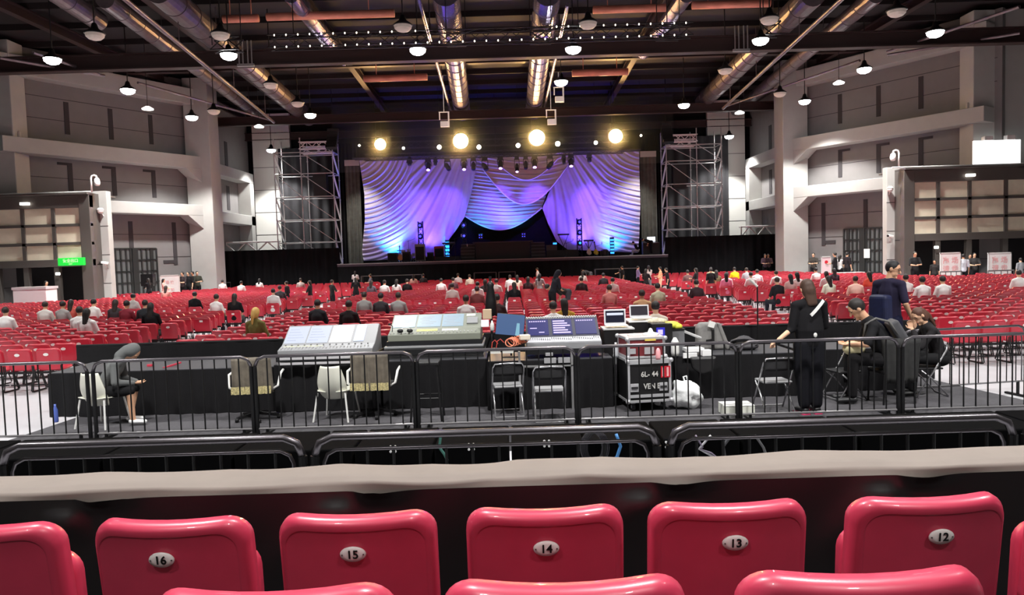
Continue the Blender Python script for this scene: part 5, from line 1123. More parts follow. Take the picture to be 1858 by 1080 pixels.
# ---- skirted tables
def table(x0, x1, y0, y1, z, lb, topm):
    r = thing('skirted_table', lb, 'table', ((x0 + x1) / 2, y0, RZ)); w_ = (x1 - x0) / 2; h = z - RZ; d = y1 - y0
    b = MB(); b.b2(-w_, w_, 0, d, h - .03, h); b.build('tabletop', topm, r)
    def sk(u, v):
        per = 2 * w_ + d * 2; s_ = u * per
        if s_ < d: x, y, nx, ny = -w_, d - s_, -1, 0
        elif s_ < d + 2 * w_: x, y, nx, ny = -w_ + s_ - d, 0, 0, -1
        else: x, y, nx, ny = w_, s_ - d - 2 * w_, 1, 0
        o = .012 + .018 * math.sin(s_ * 24) * (1 - v * .5); return (x + nx * o, y + ny * o, .01 + v * (h - .02))
    b = MB(); b.grid(sk, 240, 4, None); b.build('skirt', BLACK, r)
    b = MB()
    for sx in (-1, 1):
        for yy in (.08, d - .08): b.b2(sx * (w_ - .08) - .02, sx * (w_ - .08) + .02, yy - .02, yy + .02, 0, h - .03)
    b.build('leg', BLKP, r); return r
TT = mat('dark_grey_table_top', (66, 66, 70), .4)
tl = table(at(90, 700, 10.4).x, at(498, 700, 10.4).x, 10.4, 11.5, .84, 'long black skirted table at the left of the mixing position', TT)
table(at(500, 700, 10.3).x, at(690, 700, 10.3).x, 10.3, 11.1, .88, 'black skirted table under the left mixing desk', TT)
table(at(694, 700, 10.3).x, at(884, 700, 10.3).x, 10.3, 11.3, .88, 'black skirted table under the middle mixing desk', TT)
table(at(887, 700, 10.0).x, at(1112, 700, 10.0).x, 10.0, 10.9, .88, 'black skirted table under the right mixing desk', TT)
table(at(1228, 700, 10.4).x, at(1448, 700, 10.4).x, 10.4, 11.4, .82, 'black skirted table with the grey backpack', TT)
table(at(1452, 700, 10.6).x, at(1630, 700, 10.6).x, 10.6, 11.4, .82, 'black skirted table behind the seated man', TT)
# ---- mixing desks
SIL = mat('desk_silver', (150, 151, 154), .4, metal=.1, var=.03); DKG = mat('desk_dark', (24, 25, 28), .45)
SCW = mat('screen_white_blue', (222, 230, 250), .4, emit=.8); SCD = mat('screen_navy', (24, 24, 104), .4, emit=1.0)
KN = mat('knob_grey', (150, 150, 152), .4); FAD = mat('fader_white', (215, 215, 215), .4)
def console(pxl, pxr, y_front, y_top, Y, dep, tilt_, lb, kind, base_h=.1):
    pl, pr = at(pxl, y_front, Y), at(pxr, y_front, Y); W_ = pr.x - pl.x; zf = at((pxl + pxr) / 2, y_front, Y).z; zt = at((pxl + pxr) / 2, y_top, Y + dep).z
    r = thing('mixing_desk', lb, 'mixing desk', ((pl.x + pr.x) / 2, Y, zf - base_h)); w_ = W_ / 2; h = base_h; T = zt - zf + h; m = h + .05
    dd = dep * .34
    # body profile
    prof = [(0, 0), (0, h), (dd, m), (dep, T), (dep + .08, T - .02), (dep + .12, 0)]
    b = MB(); b.prism([(-w_, y, z) for y, z in prof], (2 * w_, 0, 0)); b.build('body', SIL, r, bevel=.01)
    b = MB(); b.b2(-w_ - .02, w_ + .02, -.02, dep + .14, -.06, .005); b.build('case_tray', DKG, r)
    d1 = V_((0, dd, m - h)); n1 = V_((0, -(m - h), dd)).normalized(); d2 = V_((0, dep - dd, T - m)); n2 = V_((0, -(T - m), dep - dd)).normalized()
    S0 = V_((0, 0, h)); S1 = V_((0, dd, m))
    def patch(bb, x0, x1, s0, d, a, c, n, t=.006):
        q = [s0 + d * a + V_((x0, 0, 0)) + n * .001, s0 + d * a + V_((x1, 0, 0)) + n * .001, s0 + d * c + V_((x1, 0, 0)) + n * .001, s0 + d * c + V_((x0, 0, 0)) + n * .001]; bb.prism(q, n * t)
    return r, w_, S0, d1, n1, S1, d2, n2, patch
V_ = Vector
# left desk: three white screens
r, w_, S0, d1, n1, S1, d2, n2, patch = console(503, 676, 634, 590, 10.35, .62, 0, 'silver mixing desk with three glaring white screens, leftmost of the desks', 0)
for k, (u0, u1, mm) in enumerate(((-.97, -.52, SCW), (-.49, -.04, SCW), (.0, .46, mat('screen_pure_white', (255, 252, 252), .4, emit=1.25)))):
    b = MB(); patch(b, u0 * w_, u1 * w_, S1, d2, .08, .93, n2); s = b.build('screen', mm, r)
    b = MB()
    for q in range(5): patch(b, (u0 + .04) * w_, (u0 + .04 + (.2 + .05 * ((q * 7) % 4))) * w_, S1 + n2 * .006, d2, .2 + q * .14, .215 + q * .14, n2, .001)
    if k < 2: b.build('screen_text', mat('screen_grey_text', (150, 158, 190), .5), s)
b = MB(); patch(b, .52 * w_, .74 * w_, S1, d2, .1, .9, n2); b.build('side_display', mat('display_pale_blue', (180, 195, 235), .4, emit=.35), r)
b = MB()
for i in range(26): x = (-.95 + i * .073) * w_; patch(b, x, x + .015, S0, d1, .15, .55, n1, .003); 
b.build('fader_strip', KN, r)
b = MB()
for i in range(26):
    x = (-.95 + i * .073) * w_ + .0075; p = S0 + d1 * (.25 + .2 * ((i * 37) % 10) / 10) + V_((x, 0, 0)); b.box(p + n1 * .012, (.014, .03, .018))
b.build('fader', FAD, r)
b = MB()
for i in range(14): p = S0 + d1 * .82 + V_(((-.9 + i * .135) * w_, 0, 0)); b.cyl(p, p + n1 * .022, .011, n=8)
b.build('knob', KN, r)
b = MB(); patch(b, -.93 * w_, -.1 * w_, S0, d1, .64, .72, n1, .003); b.build('label_strip', mat('pale_yellow_strip', (232, 236, 190), .5, emit=.15), r)
# middle desk: pale blue screens, thick dark base
r, w_, S0, d1, n1, S1, d2, n2, patch = console(703, 872, 606, 570, 10.6, .66, 0, 'wide greenish grey mixing desk with pale blue screens, middle of the desks', 1)
r.children[0].data.materials[0] = mat('desk_sage_grey', (132, 136, 124), .45)
for k, (u0, u1) in enumerate(((-.96, -.46), (-.42, .1), (.13, .6))):
    b = MB(); patch(b, u0 * w_, u1 * w_, S1, d2, .14, .93, n2); s = b.build('screen', mat('screen_pale_blue', (176, 202, 220), .4, emit=.8), r)
    b = MB()
    for q in range(6): patch(b, (u0 + .04 + .05 * (q % 2)) * w_, (u0 + .04 + (.22 + .05 * ((q * 5 + k) % 4))) * w_, S1 + n2 * .006, d2, .22 + q * .11, .25 + q * .11, n2, .001)
    b.build('screen_text', mat('screen_light_lines', (225, 235, 250), .5, emit=.5), s)
b = MB(); patch(b, .68 * w_, .92 * w_, S1, d2, .25, .65, n2, .02); b.build('control_block', SIL, r)
b = MB(); patch(b, .66 * w_, .86 * w_, S1, d2, .78, .92, n2, .004); b.build('white_label', WHITE, r)
b = MB(); patch(b, -.4 * w_, .05 * w_, S0, d1, .6, .95, n1, .004); b.build('yellow_strip', mat('yellow_strip', (225, 220, 120), .5, emit=.3), r)
b = MB(); patch(b, .15 * w_, .5 * w_, S0, d1, .6, .9, n1, .004); b.build('white_strip', mat('white_strip', (240, 240, 238), .5, emit=.2), r)
b = MB()
for i in range(24): p = S0 + d1 * (.2 + .05 * (i % 3)) + V_(((-.95 + i * .08) * w_, 0, 0)); b.box(p + n1 * .012, (.014, .03, .018))
b.build('fader', FAD, r)
for k, (y0, y1, m_) in enumerate(((-.03, 0, SIL), (-.13, -.035, DKG), (-.155, -.13, SIL), (-.26, -.16, DKG))):
    b = MB(); b.b2(-w_ * 1.06, w_ * 1.06, -.1 - .02 * (k % 2), .85, y0 - .06, y1 - .06); b.build('case_layer', m_, r, bevel=.006)
for x_, lb in ((712, 'black gooseneck lamp on the middle desk'),):
    c = at(712, 606, 10.75); b = MB(); b.tube([c, c + V_((0, 0, .07)), c + V_((.01, -.02, .11)), c + V_((-.02, -.04, .14))], .006, 6); b.ell(c + V_((-.03, -.05, .145)), .018); tag(b.build('gooseneck_lamp', BLKP), lb, 'lamp')
c = at(735, 603, 10.62); r = thing('headphones', 'black headphones lying on the front edge of the middle desk', 'headphones', c + V_((0, 0, .02)))
for s_ in (-1, 1): b = MB(); b.ell((s_ * .07, 0, 0), (.045, .04, .03)); b.build('ear_cup', BLKP, r, True)
b = MB(); b.tube([(-.07, 0, .02), (-.04, .07, .03), (.04, .07, .03), (.07, 0, .02)], .01, 6); b.build('headband', WHITE, r)
# right desk: navy screens, pale fader field
r, w_, S0, d1, n1, S1, d2, n2, patch = console(956, 1092, 621, 574, 10.1, .6, 0, 'pale mixing desk with three navy blue screens, rightmost of the desks', 2)
b = MB(); patch(b, -w_, w_, S1, d2, .02, .9, n2, .004); b.build('screen_bezel', mat('bezel_slate', (48, 48, 66), .5), r)
for k, (u0, u1) in enumerate(((-.95, -.38), (-.28, .27), (.36, .93))):
    b = MB(); patch(b, u0 * w_, u1 * w_, S1 + n2 * .005, d2, .1, .84, n2, .004); s = b.build('screen', SCD, r)
    b = MB()
    if k == 1:
        for q in range(6): patch(b, (u0 + .03) * w_, (u0 + .5 - .07 * (q % 3)) * w_, S1 + n2 * .0095, d2, .16 + q * .11, .22 + q * .11, n2, .001)
    else:
        for q in range(8): patch(b, (u0 + .04 + q * .06) * w_, (u0 + .08 + q * .06) * w_, S1 + n2 * .0095, d2, .72, .77, n2, .001)
        if k == 0: patch(b, (u0 + .06) * w_, (u0 + .25) * w_, S1 + n2 * .0095, d2, .4, .44, n2, .001); patch(b, (u0 + .3) * w_, (u0 + .45) * w_, S1 + n2 * .0095, d2, .2, .24, n2, .001)
    b.build('screen_text', mat('screen_lilac_lines', (215, 200, 255), .5, emit=1.0), s)
b = MB()
for i in range(30): p = S1 + d2 * .95 + V_(((-.97 + i * .067) * w_, 0, 0)); b.cyl(p, p + n2 * .02, .01, n=6)
b.build('meter_bridge_knob', WHITE, r)
b = MB(); patch(b, -.99 * w_, .99 * w_, S0, d1, .04, .97, n1, .004); b.build('fader_field', mat('pale_fader_field', (190, 190, 196), .4), r)
b = MB()
for i in range(34): x = (-.95 + i * .057) * w_; patch(b, x, x + .004, S0 + n1 * .004, d1, .35, .9, n1, .001)
b.build('fader_slot', DKG, r)
b = MB()
for i in range(34): p = S0 + d1 * (.4 + .4 * ((i * 29) % 10) / 10) + V_(((-.95 + i * .057) * w_ + .002, 0, 0)); b.box(p + n1 * .012, (.012, .024, .014))
b.build('fader', KN, r)
# blue tilted monitor between the desks
c0 = at(926, 590, 10.35); r = thing('monitor', 'blue glowing monitor tilted on a bracket between the middle and right desks', 'monitor', (c0.x, 10.35, .88))
zc = c0.z - .88; b = MB(); b.box((0, 0, zc), (.40, .03, .32), 0, -.35, .12); b.build('casing', BLKP, r, bevel=.01)
M = Matrix.Translation((0, 0, zc)) @ Matrix.Rotation(-.35, 4, 'X') @ Matrix.Rotation(.12, 4, 'Y')
b = MB(); vs = [M @ V_((x, -.017, z)) for x, z in ((-.195, -.15), (.195, -.15), (.195, .15), (-.195, .15))]; b.prism(vs, M.to_3x3() @ V_((0, -.002, 0))); b.build('screen', mat('screen_blue_glow', (74, 110, 165), .35, emit=.55), r)
b = MB(); b.tube([(0, .05, 0), (0, .05, zc * .6), (0, .02, zc)], .015, 8); b.b2(-.12, .12, -.05, .15, 0, .015); b.build('bracket', BLKP, r)
b = MB(); vs = [M @ V_((x, -.021, z)) for x, z in ((.08, -.15), (.14, -.15), (.13, .03), (.09, .03))]; b.prism(vs, M.to_3x3() @ V_((0, -.001, 0))); b.build('screen_glare_window', mat('screen_cyan_window', (150, 210, 235), .35, emit=.6), r)
# small items beside it
c = at(880, 587, 10.7); b = MB(); b.box(c, (.11, .03, .1), 0, -.3); tag(b.build('tablet', mat('tablet_white_frame', (235, 235, 240), .4, emit=.2)), 'small white framed tablet at the right end of the middle desk', 'tablet')
c = at(893, 592, 10.68); b = MB(); b.lathe((c.x, c.y, c.z - .07), [(.02, 0), (.03, .02), (.03, .1), (.012, .13), (.012, .15)], 12); tag(b.build('water_bottle', WHITE, smooth=True), 'white bottle beside the small tablet', 'bottle')
c = at(884, 570, 10.9); b = MB(); b.box(c, (.13, .1, .14)); tag(b.build('cardboard_box', mat('tan_card', (205, 180, 150), .7), bevel=.005), 'tan carton behind the small white tablet', 'box')
# shelf rack with two rows of tiny keys, orange cables
b = MB()
for k, (px, py) in enumerate(((898, 640), (922, 639))): c = at(px, py, 9.9); b.box(c, (.15, .02, .03)); [b.box(c + V_((-.06 + i * .024, -.004, .028)), (.014, .02, .025)) for i in range(6)]
tag(b.build('patch_strip', WHITE), 'pair of small white patch strips under the blue monitor', 'patch strip')
OR = mat('orange_cable', (226, 130, 96), .5); b = MB()
for k in range(7):
    c = at(925 + k * 4, 622 - k * 1.2, 9.95 + .02 * k); b.tube([c + V_((.06 * math.cos(a + k), .03 * math.sin(a), .05 * math.sin(a + k * .6))) for a in [i * .5236 for i in range(12)]], .008, 6, True)
tag(b.build('orange_cable_bundle', OR), 'tangled orange cables heaped left of the right desk', 'cable')
for (px, py, s_, lb) in ((898, 624, .05, 'small red hooked cable by the patch strips'), (908, 622, .06, 'second small red hooked cable by the patch strips')):
    c = at(px, py, 9.98); b = MB(); b.tube([c + V_((-s_, 0, -.08)), c + V_((-s_ * .7, 0, .02)), c + V_((0, 0, .05)), c + V_((s_ * .8, 0, .0))], .007, 6); tag(b.build('hooked_cable', mat('red_cable', (200, 70, 60), .5)), lb, 'cable')
c = at(952, 612, 10.0); b = MB(); b.box(c, (.14, .1, .07), .2); tag(b.build('white_box', mat('cream_box', (238, 226, 206), .6), bevel=.01), 'small cream box beside the orange cables', 'box')
r = thing('rack_shelf', 'black rack frame with grey panels under the right desk', 'rack', (at(990, 650, 9.92).x, 9.92, RZ)); zz = at(990, 650, 9.92).z - RZ
b = MB(); b.b2(-.37, -.34, 0, .05, 0, zz + .1); b.b2(.34, .37, 0, .05, 0, zz + .1); b.b2(-.37, .37, 0, .05, zz - .12, zz - .1); b.build('frame', STEEL, r)
b = MB(); b.b2(-.02, .14, -.01, .02, zz - .07, zz + .0); b.b2(.17, .33, -.01, .02, zz - .07, zz + .0); b.b2(0, .1, -.01, .02, zz + .03, zz + .07); b.build('panel', mat('grey_panel', (160, 160, 162), .5), r)
# under-desk light strips seen through the fence (left desk)
r = thing('case_lid_rails', 'two pale metal rails of the case under the left desk', 'rail', (0, 0, 0)); 
for (y0, y1) in ((652, 650), (661, 659)):
    p = at(505, y0, 10.2); q = at(640, y1 - 3, 10.2); b = MB(); b.bar((p.x, 10.2, p.z), (q.x, 10.2, p.z), .03, .03); b.build('rail', mat('case_rail', (190, 188, 192), .4), r)
r['label'] = 'pair of pale metal case rails under the left mixing desk'
# ---- tripod with hanging gear (tall dark shape)
r = thing('tripod_stand', 'tall black tripod stand with hanging gear behind the middle desk', 'tripod', (at(891, 560, 11.6).x, 11.6, RZ)); zt_ = at(891, 502, 11.6).z - RZ
b = MB(); b.cyl((0, 0, 0), (0, 0, zt_), .02, n=8); b.build('pole', BLKP, r); 
for k in range(3): a = k * 2.094 + .5; b = MB(); b.cyl((0, 0, .9), (math.cos(a) * .4, math.sin(a) * .3, 0.01), .014, n=6); b.build('leg', BLKP, r)
b = MB(); b.lathe((0, 0, zt_ - .62), [(.05, 0), (.1, .05), (.085, .25), (.05, .45), (.06, .5), (.02, .55)], 10); b.build('gear_bag', BLKP, r, True)
# ---- laptops
def laptop(px, py_top, py_base, Y, wpx, lb, rz, scr):
    p = at(px, py_base, Y); h = at(px, py_top, Y + .06).z - p.z; w_ = wpx * Y / F / 2
    r = thing('laptop', lb, 'laptop', p, rz); b = MB(); b.b2(-w_, w_, -.12, .1, 0, .014); b.build('keyboard_base', mat('laptop_silver', (215, 215, 218), .35), r, bevel=.004)
    b = MB(); b.box((0, .12, h / 2 + .01), (2 * w_, .012, h), 0, -.15); b.build('lid', mat('laptop_silver', (215, 215, 218), .35), r, bevel=.004)
    b = MB(); b.box((0, .112, h / 2 + .012), (1.72 * w_, .004, h * .78), 0, -.15); s = b.build('screen', scr[0], r)
    b = MB(); b.box((0, .108, h / 2 + scr[2]), (1.5 * w_, .002, h * .16), 0, -.15); b.build('screen_window', scr[1], s); return r
laptop(1118, 563, 591, 10.6, 40, 'open silver laptop with a dark blue screen right of the desks', 0, (mat('screen_deep_blue', (18, 20, 50), .4, emit=.5), mat('screen_blue_white', (225, 230, 250), .4, emit=.9), .05))
laptop(1163, 555, 577, 10.9, 36, 'second silver laptop showing a red picture, on the white topped case', .05, (mat('screen_dusk', (70, 62, 74), .4, emit=.4), mat('screen_red_pink', (205, 90, 110), .4, emit=.7), -.02))
def pcase(name, px0, px1, py0, Y, dep, body, top, zf, lb, cat='case'):
    p = at(px0, py0, Y); q = at(px1, py0, Y); r = thing(name, lb, cat, ((p.x + q.x) / 2, Y, zf)); w_ = (q.x - p.x) / 2; h = at((px0 + px1) / 2, py0, Y).z - zf
    b = MB(); b.b2(-w_, w_, 0, dep, 0, h - .02); b.build('body', body, r, bevel=.006); b = MB(); b.b2(-w_ - .01, w_ + .01, -.01, dep + .01, h - .02, h); b.build('top_panel', top, r); return r
pcase('laptop_case', 1096, 1150, 596, 10.45, .4, BLKP, mat('pale_case_top', (200, 200, 200), .4), RZ, 'tall black case under the first laptop')
pcase('laptop_case', 1142, 1203, 582, 10.75, .5, BLKP, mat('white_case_top', (235, 235, 235), .4), RZ, 'tall black case with a white top under the second laptop')
# ---- road cases
def road_case(pxl, pxr, py_top, Y, dep, zf, body, lb, wheels, rz=.12):
    p = at(pxl, py_top, Y); q = at(pxr, py_top, Y); w_ = (q.x - p.x) / 2; z1 = at((pxl + pxr) / 2, py_top, Y).z - zf
    r = thing('road_case', lb, 'case', ((p.x + q.x) / 2, Y, zf), rz); z0 = .12 if wheels else 0
    al = mat('case_aluminium', (205, 205, 208), .35, metal=.5)
    b = MB(); b.b2(-w_ + .01, w_ - .01, .01, dep - .01, z0 + .01, z1 - .01); b.build('body', body, r)
    t = .035; b = MB()
    for x in (-w_, w_ - t):
        for y in (0, dep - t): b.b2(x, x + t, y, y + t, z0, z1)
    for z in (z0, z1 - t):
        for y in (0, dep - t): b.b2(-w_, w_, y, y + t, z, z + t)
        for x in (-w_, w_ - t): b.b2(x, x + t, 0, dep, z, z + t)
    b.build('edging', al, r, bevel=.004)
    b = MB()
    for x in (-w_, w_):
        for z in (z0 + .02, z1 - .02):
            for y in (.0, dep): b.ell((x, y, z), .032, 8, 6)
    b.build('corner_ball', al, r, True)
    if wheels:
        for x in (-w_ + .09, w_ - .09):
            for y in (.1, dep - .1):
                b = MB(); b.cyl((x - .015, y, .055), (x + .02, y, .055), .055, n=16); w = b.build('wheel', mat('caster_rubber', (50, 50, 52), .6), r); b = MB(); b.cyl((x - .02, y, .055), (x + .025, y, .055), .022, n=10); b.b2(x - .03, x + .03, y - .03, y + .03, .1, .125); b.build('hub', al, w)
    return r, w_, z0, z1, al
r, w_, z0, z1, al = road_case(1137, 1219, 652, 9.65, .62, RZ, CASEB, 'black wheeled road case with white stencilled letters and silver edging', True)
LET = mat('stencil_white', (200, 198, 194), .6)
text('lettering', '6L- 44', .095, LET, r, (.0, -.004, z1 - .2), sx=.95); text('lettering', 'VEN E', .1, LET, r, (.03, -.004, z1 - .36), sx=.85)
b = MB(); b.b2(w_ * .52, w_ * .95, -.006, 0, z1 - .25, z1 - .1); k = b.build('red_label', mat('red_label', (196, 24, 44), .5), r)
b = MB(); b.b2(w_ * .58, w_ * .67, -.009, -.006, z1 - .235, z1 - .115); b.b2(w_ * .78, w_ * .87, -.009, -.006, z1 - .235, z1 - .115); b.build('label_bars', mat('pink_tape', (250, 190, 190), .6), k)
for cx in (-.7, .62):
    b = MB(); b.b2(cx * w_ - .055, cx * w_ + .055, -.012, 0, z1 - .425, z1 - .315); h_ = b.build('latch_plate', al, r, bevel=.004)
    b = MB(); b.b2(cx * w_ - .045, cx * w_ + .045, -.022, -.012, z1 - .385, z1 - .355); b.build('handle', mat('dark_rubber', (40, 40, 42), .5), h_)
b = MB(); b.b2(-w_ + .03, w_ - .03, -.008, 0, z0 + .07, z0 + .11); b.b2(-w_ + .03, w_ - .03, -.008, 0, z1 - .06, z1 - .035); b.build('front_strip', al, r)
zc = RZ + z1
r2, w2, q0, q1, al = road_case(1137, 1208, 612, 9.72, .5, zc, mat('maroon_case', (112, 34, 40), .5), 'maroon road case standing on top of the black wheeled one', False)
b = MB(); b.b2(-w2 + .01, w2 - .01, .01, .49, q1 - .004, q1 + .004); b.build('lid', mat('pale_pink_lid', (214, 188, 186), .5), r2)
b = MB(); b.b2(-.02, .13, -.006, 0, q1 - .05, q1 - .025); b.build('yellow_label', mat('yellow_label', (226, 196, 90), .6), r2)
b = MB(); b.b2(-.03, .1, -.014, 0, q0 + .06, q0 + .15); b.build('catch', al, r2); b = MB(); b.b2(-.23, -.15, -.012, 0, q0 + .07, q0 + .14); b.build('latch', al, r2)
zt2_ = zc + q1
for k, (dx, dy, m_, lb) in enumerate(((-.12, .2, (235, 232, 228), 'white plate like hub on the maroon case'), (.1, .22, (228, 224, 220), 'crumpled white cloth on the maroon case'))):
    b = MB(); x = r2.location.x + dx; b.lathe((x, 9.72 + dy, zt2_), [(.09, 0), (.1, .015), (.05, .03), (.01, .035)] if k == 0 else [(.12, 0), (.1, .03), (.04, .04), (.02, .09), (.0, .1)], 14); tag(b.build('white_cloth' if k else 'hub_plate', mat('case_top_item', m_, .7), smooth=True), lb, 'cloth' if k else 'plate')
b = MB(); c = V_((r2.location.x + .13, 9.62, zc)); b.lathe((c.x, 9.6, zc - .0), [(.03, 0), (.035, .03), (.03, .12), (.012, .15)], 10); tag(b.build('pink_bottle', mat('pink_plastic', (240, 170, 175), .4), smooth=True), 'small pink bottle in front of the maroon case', 'bottle')
c = at(1118, 628, 10.0); b = MB(); b.lathe((c.x, 10.05, .88), [(.03, 0), (.035, .02), (.034, .12), (.015, .16), (.016, .2)], 12); tag(b.build('water_bottle', mat('clear_bottle', (225, 230, 235), .15, trans=.3), smooth=True), 'clear water bottle left of the maroon case', 'bottle')
# blue screened tower, yellow bag, clutter right of the case
r = thing('computer_tower', 'dark case with a glowing blue picture beside the second laptop', 'computer', (at(1204, 620, 10.5).x, 10.5, .82)); hh = at(1204, 588, 10.5).z - .82
b = MB(); b.b2(-.16, .13, 0, .3, -.62, hh); b.build('body', BLKP, r); b = MB(); b.b2(-.1, .02, -.01, 0, .1, hh - .05); b.build('screen', mat('screen_royal_blue', (50, 50, 200), .4, emit=.8), r); b = MB(); b.b2(-.08, -.01, -.014, -.01, hh - .15, hh - .08); b.build('screen_window', mat('screen_lilac_lines', (215, 200, 255), .5, emit=1.0), r)
c = at(1218, 590, 10.7); b = MB()
b.ell(c, (.13, .1, .06), 12, 8); b.ell(c + V_((.08, -.02, -.02)), (.08, .08, .05), 10, 6)
tag(b.build('yellow_bag', mat('yellow_green_plastic', (214, 214, 70), .5), smooth=True), 'crumpled yellow green bag on top of the dark computer case', 'bag')
c = at(1190, 583, 10.8); b = MB(); b.ell(c, (.17, .1, .05), 12, 8); tag(b.build('patterned_cloth', mat('cream_patterned_cloth', (205, 195, 170), .8, var=.4, scale=30), smooth=True), 'crumpled cream patterned cloth beside the second laptop', 'cloth')
pcase('small_rack', 1212, 1242, 597, 10.6, .35, mat('grey_rack', (105, 105, 108), .5), BLKP, RZ, 'narrow grey rack right of the glowing blue case', 'rack')
for (px, py, Y, d, lb) in ((1258, 634, 10.5, (.26, .18, .05), 'white papers at the left end of the backpack table'), (1281, 640, 10.38, (.13, .1, .08), 'small white box hanging on the fence side of the backpack table'), (1252, 645, 10.36, (.2, .03, .07), 'white sheet taped on the front of the backpack table')):
    c = at(px, py, Y); b = MB(); b.box(c, d, .1); tag(b.build('white_papers', PAPERW if False else mat('white_paper', (240, 240, 240), .7)), lb, 'papers')
b = MB(); b.lathe((at(1228, 622, 10.3).x, 10.42, .82), [(.05, 0), (.06, .05), (.055, .2), (.02, .26)], 12); tag(b.build('white_jug', WHITE, smooth=True), 'white jug by the narrow grey rack', 'jug')
b = MB(); p = at(1238, 600, 10.7); q = at(1272, 614, 10.7); b.cyl(p, q, .02, n=8); b.cyl(at(1232, 628, 10.7), at(1241, 596, 10.7), .012, n=8); tag(b.build('chair_frame', STEEL), 'folded silver metal frame leaning beside the grey backpack', 'frame')
# backpack
r = thing('backpack', 'grey backpack with a black strap standing on the right table', 'backpack', (at(1293, 610, 10.9).x, 10.9, .82)); hb = at(1290, 586, 10.9).z - .82
GB = mat('grey_canvas', (132, 130, 128), .85, var=.1, scale=20)
b = MB(); b.prism([(-.22, 0, 0), (.2, 0, 0), (.17, 0, hb * .6), (.08, 0, hb), (-.16, 0, hb), (-.22, 0, hb * .85)], (0, .2, 0)); b.build('body', GB, r, bevel=.04, seg=3)
b = MB(); b.prism([(.06, -.02, hb), (.12, -.02, hb * .98), (.27, -.02, .0), (.2, -.02, 0)], (0, .1, 0)); b.build('side_flap', GB, r, bevel=.02)
b = MB(); b.bar((0, -.02, 0), (0, -.02, hb * .75), .035); b.bar((-.1, -.02, hb * .35), (.0, -.02, hb * .38), .03); b.build('strap', BLKP, r)
b = MB(); b.box((-.02, -.03, hb * .95), (.09, .02, .09), 0, 0, .3); b.build('tag', WHITE, r)
b = MB()
for k in range(6): b.tube([at(1350 + (26 - 2 * k) * math.cos(a), 622 + (7 + k) * math.sin(a), 10.75 + .03 * k) for a in [i * .5236 for i in range(12)]], .013, 6, True)
b.ell((at(1352, 625, 10.8).x, 10.85, .87), (.22, .15, .06)); tag(b.build('cable_bag', mat('dark_mesh_bag', (58, 56, 60), .6), smooth=True), 'dark bag of coiled cables right of the grey backpack', 'bag')
b = pb((at(1274, 650, 10.3).x, 10.27, .69), .16, .06, .12) if False else MB(); b.prism([(at(1250, 650, 10.3).x, 10.3, .82), (at(1298, 650, 10.3).x, 10.3, .82), (at(1292, 650, 10.3).x, 10.26, .62), (at(1270, 650, 10.3).x, 10.26, .57), (at(1253, 650, 10.3).x, 10.28, .66)], (0, -.09, 0)); tag(b.build('black_bag', BLKP, bevel=.03), 'black shiny bag hanging on the front of the backpack table', 'bag')
# microphone stand among the seats, right
p = at(1375, 600, 11.9); r = thing('microphone_stand', 'thin black microphone stand before the seats, left of the standing woman', 'microphone stand', (p.x, 11.9, RZ)); h = at(1375, 520, 11.9).z - RZ
b = MB(); b.cyl((0, 0, 0), (0, 0, h), .012, n=8); b.build('pole', BLKP, r); b = MB(); b.cyl((0, 0, 0), (0, 0, .02), .15, n=16); b.build('base', BLKP, r); b = MB(); b.cyl((0, 0, h), (-.12, 0, h + .12), .02, n=8); b.build('microphone', WHITE, r)
# plastic bag, carton, water bottle
r = thing('plastic_bag', 'full white plastic bag on the riser right of the road case', 'bag', (at(1246, 730, 9.75).x, 9.75, RZ))
j_ = random.Random(4)
def pb(c, rx, ry, rz_):
    b = MB(); b.ell(c, (rx, ry, rz_), 20, 14); b.v = [tuple(V_(v) + (V_(v) - V_(c)).normalized() * (.018 * math.sin(v[0] * 31 + v[2] * 17) + .014 * math.sin(v[2] * 43 + v[1] * 29 + v[0] * 9))) for v in b.v]; return b
PBM = mat('white_film', (238, 240, 240), .35, bump=.5, scale=14)
pb((-.05, 0, .2), .16, .13, .2).build('bag_body', PBM, r, True); pb((.1, .02, .17), .11, .1, .17).build('bag_side', PBM, r, True)
b = MB(); b.tube([(-.02, 0, .36), (-.04, 0, .43), (0, 0, .44), (.02, 0, .37)], .012, 6); b.build('bag_handle', PBM, r, True)
r = thing('carton', 'flat white carton lying on the riser edge below the folding chair', 'box', (at(1342, 752, 9.25).x, 9.2, RZ)); b = MB(); b.b2(-.2, .18, 0, .3, 0, .13); b.build('box', mat('white_carton', (238, 240, 228), .6), r, bevel=.006); b = MB(); b.b2(-.2, .18, -.003, .302, .13, .135); b.build('lid', WHITE, r)
b = MB(); c = at(101, 755, 10.1); b.lathe((c.x, 10.1, RZ), [(.03, 0), (.034, .02), (.032, .17), (.014, .22), (.015, .25)], 12); tag(b.build('water_bottle', mat('blue_label_bottle', (90, 110, 190), .25), smooth=True), 'blue labelled water bottle at the left end of the riser', 'bottle')
b = MB(); b.bar(at(296, 668, 10.6), at(328, 658, 10.9), .022); tag(b.build('red_marker_pen', mat('red_pen', (205, 60, 80), .5)), 'red stick lying on the left table', 'stick')
b = MB(); b.box(at(272, 663, 10.8), (.07, .04, .03)); tag(b.build('red_clip', mat('red_pen', (205, 60, 80), .5)), 'small red object left of the red stick', 'clip')
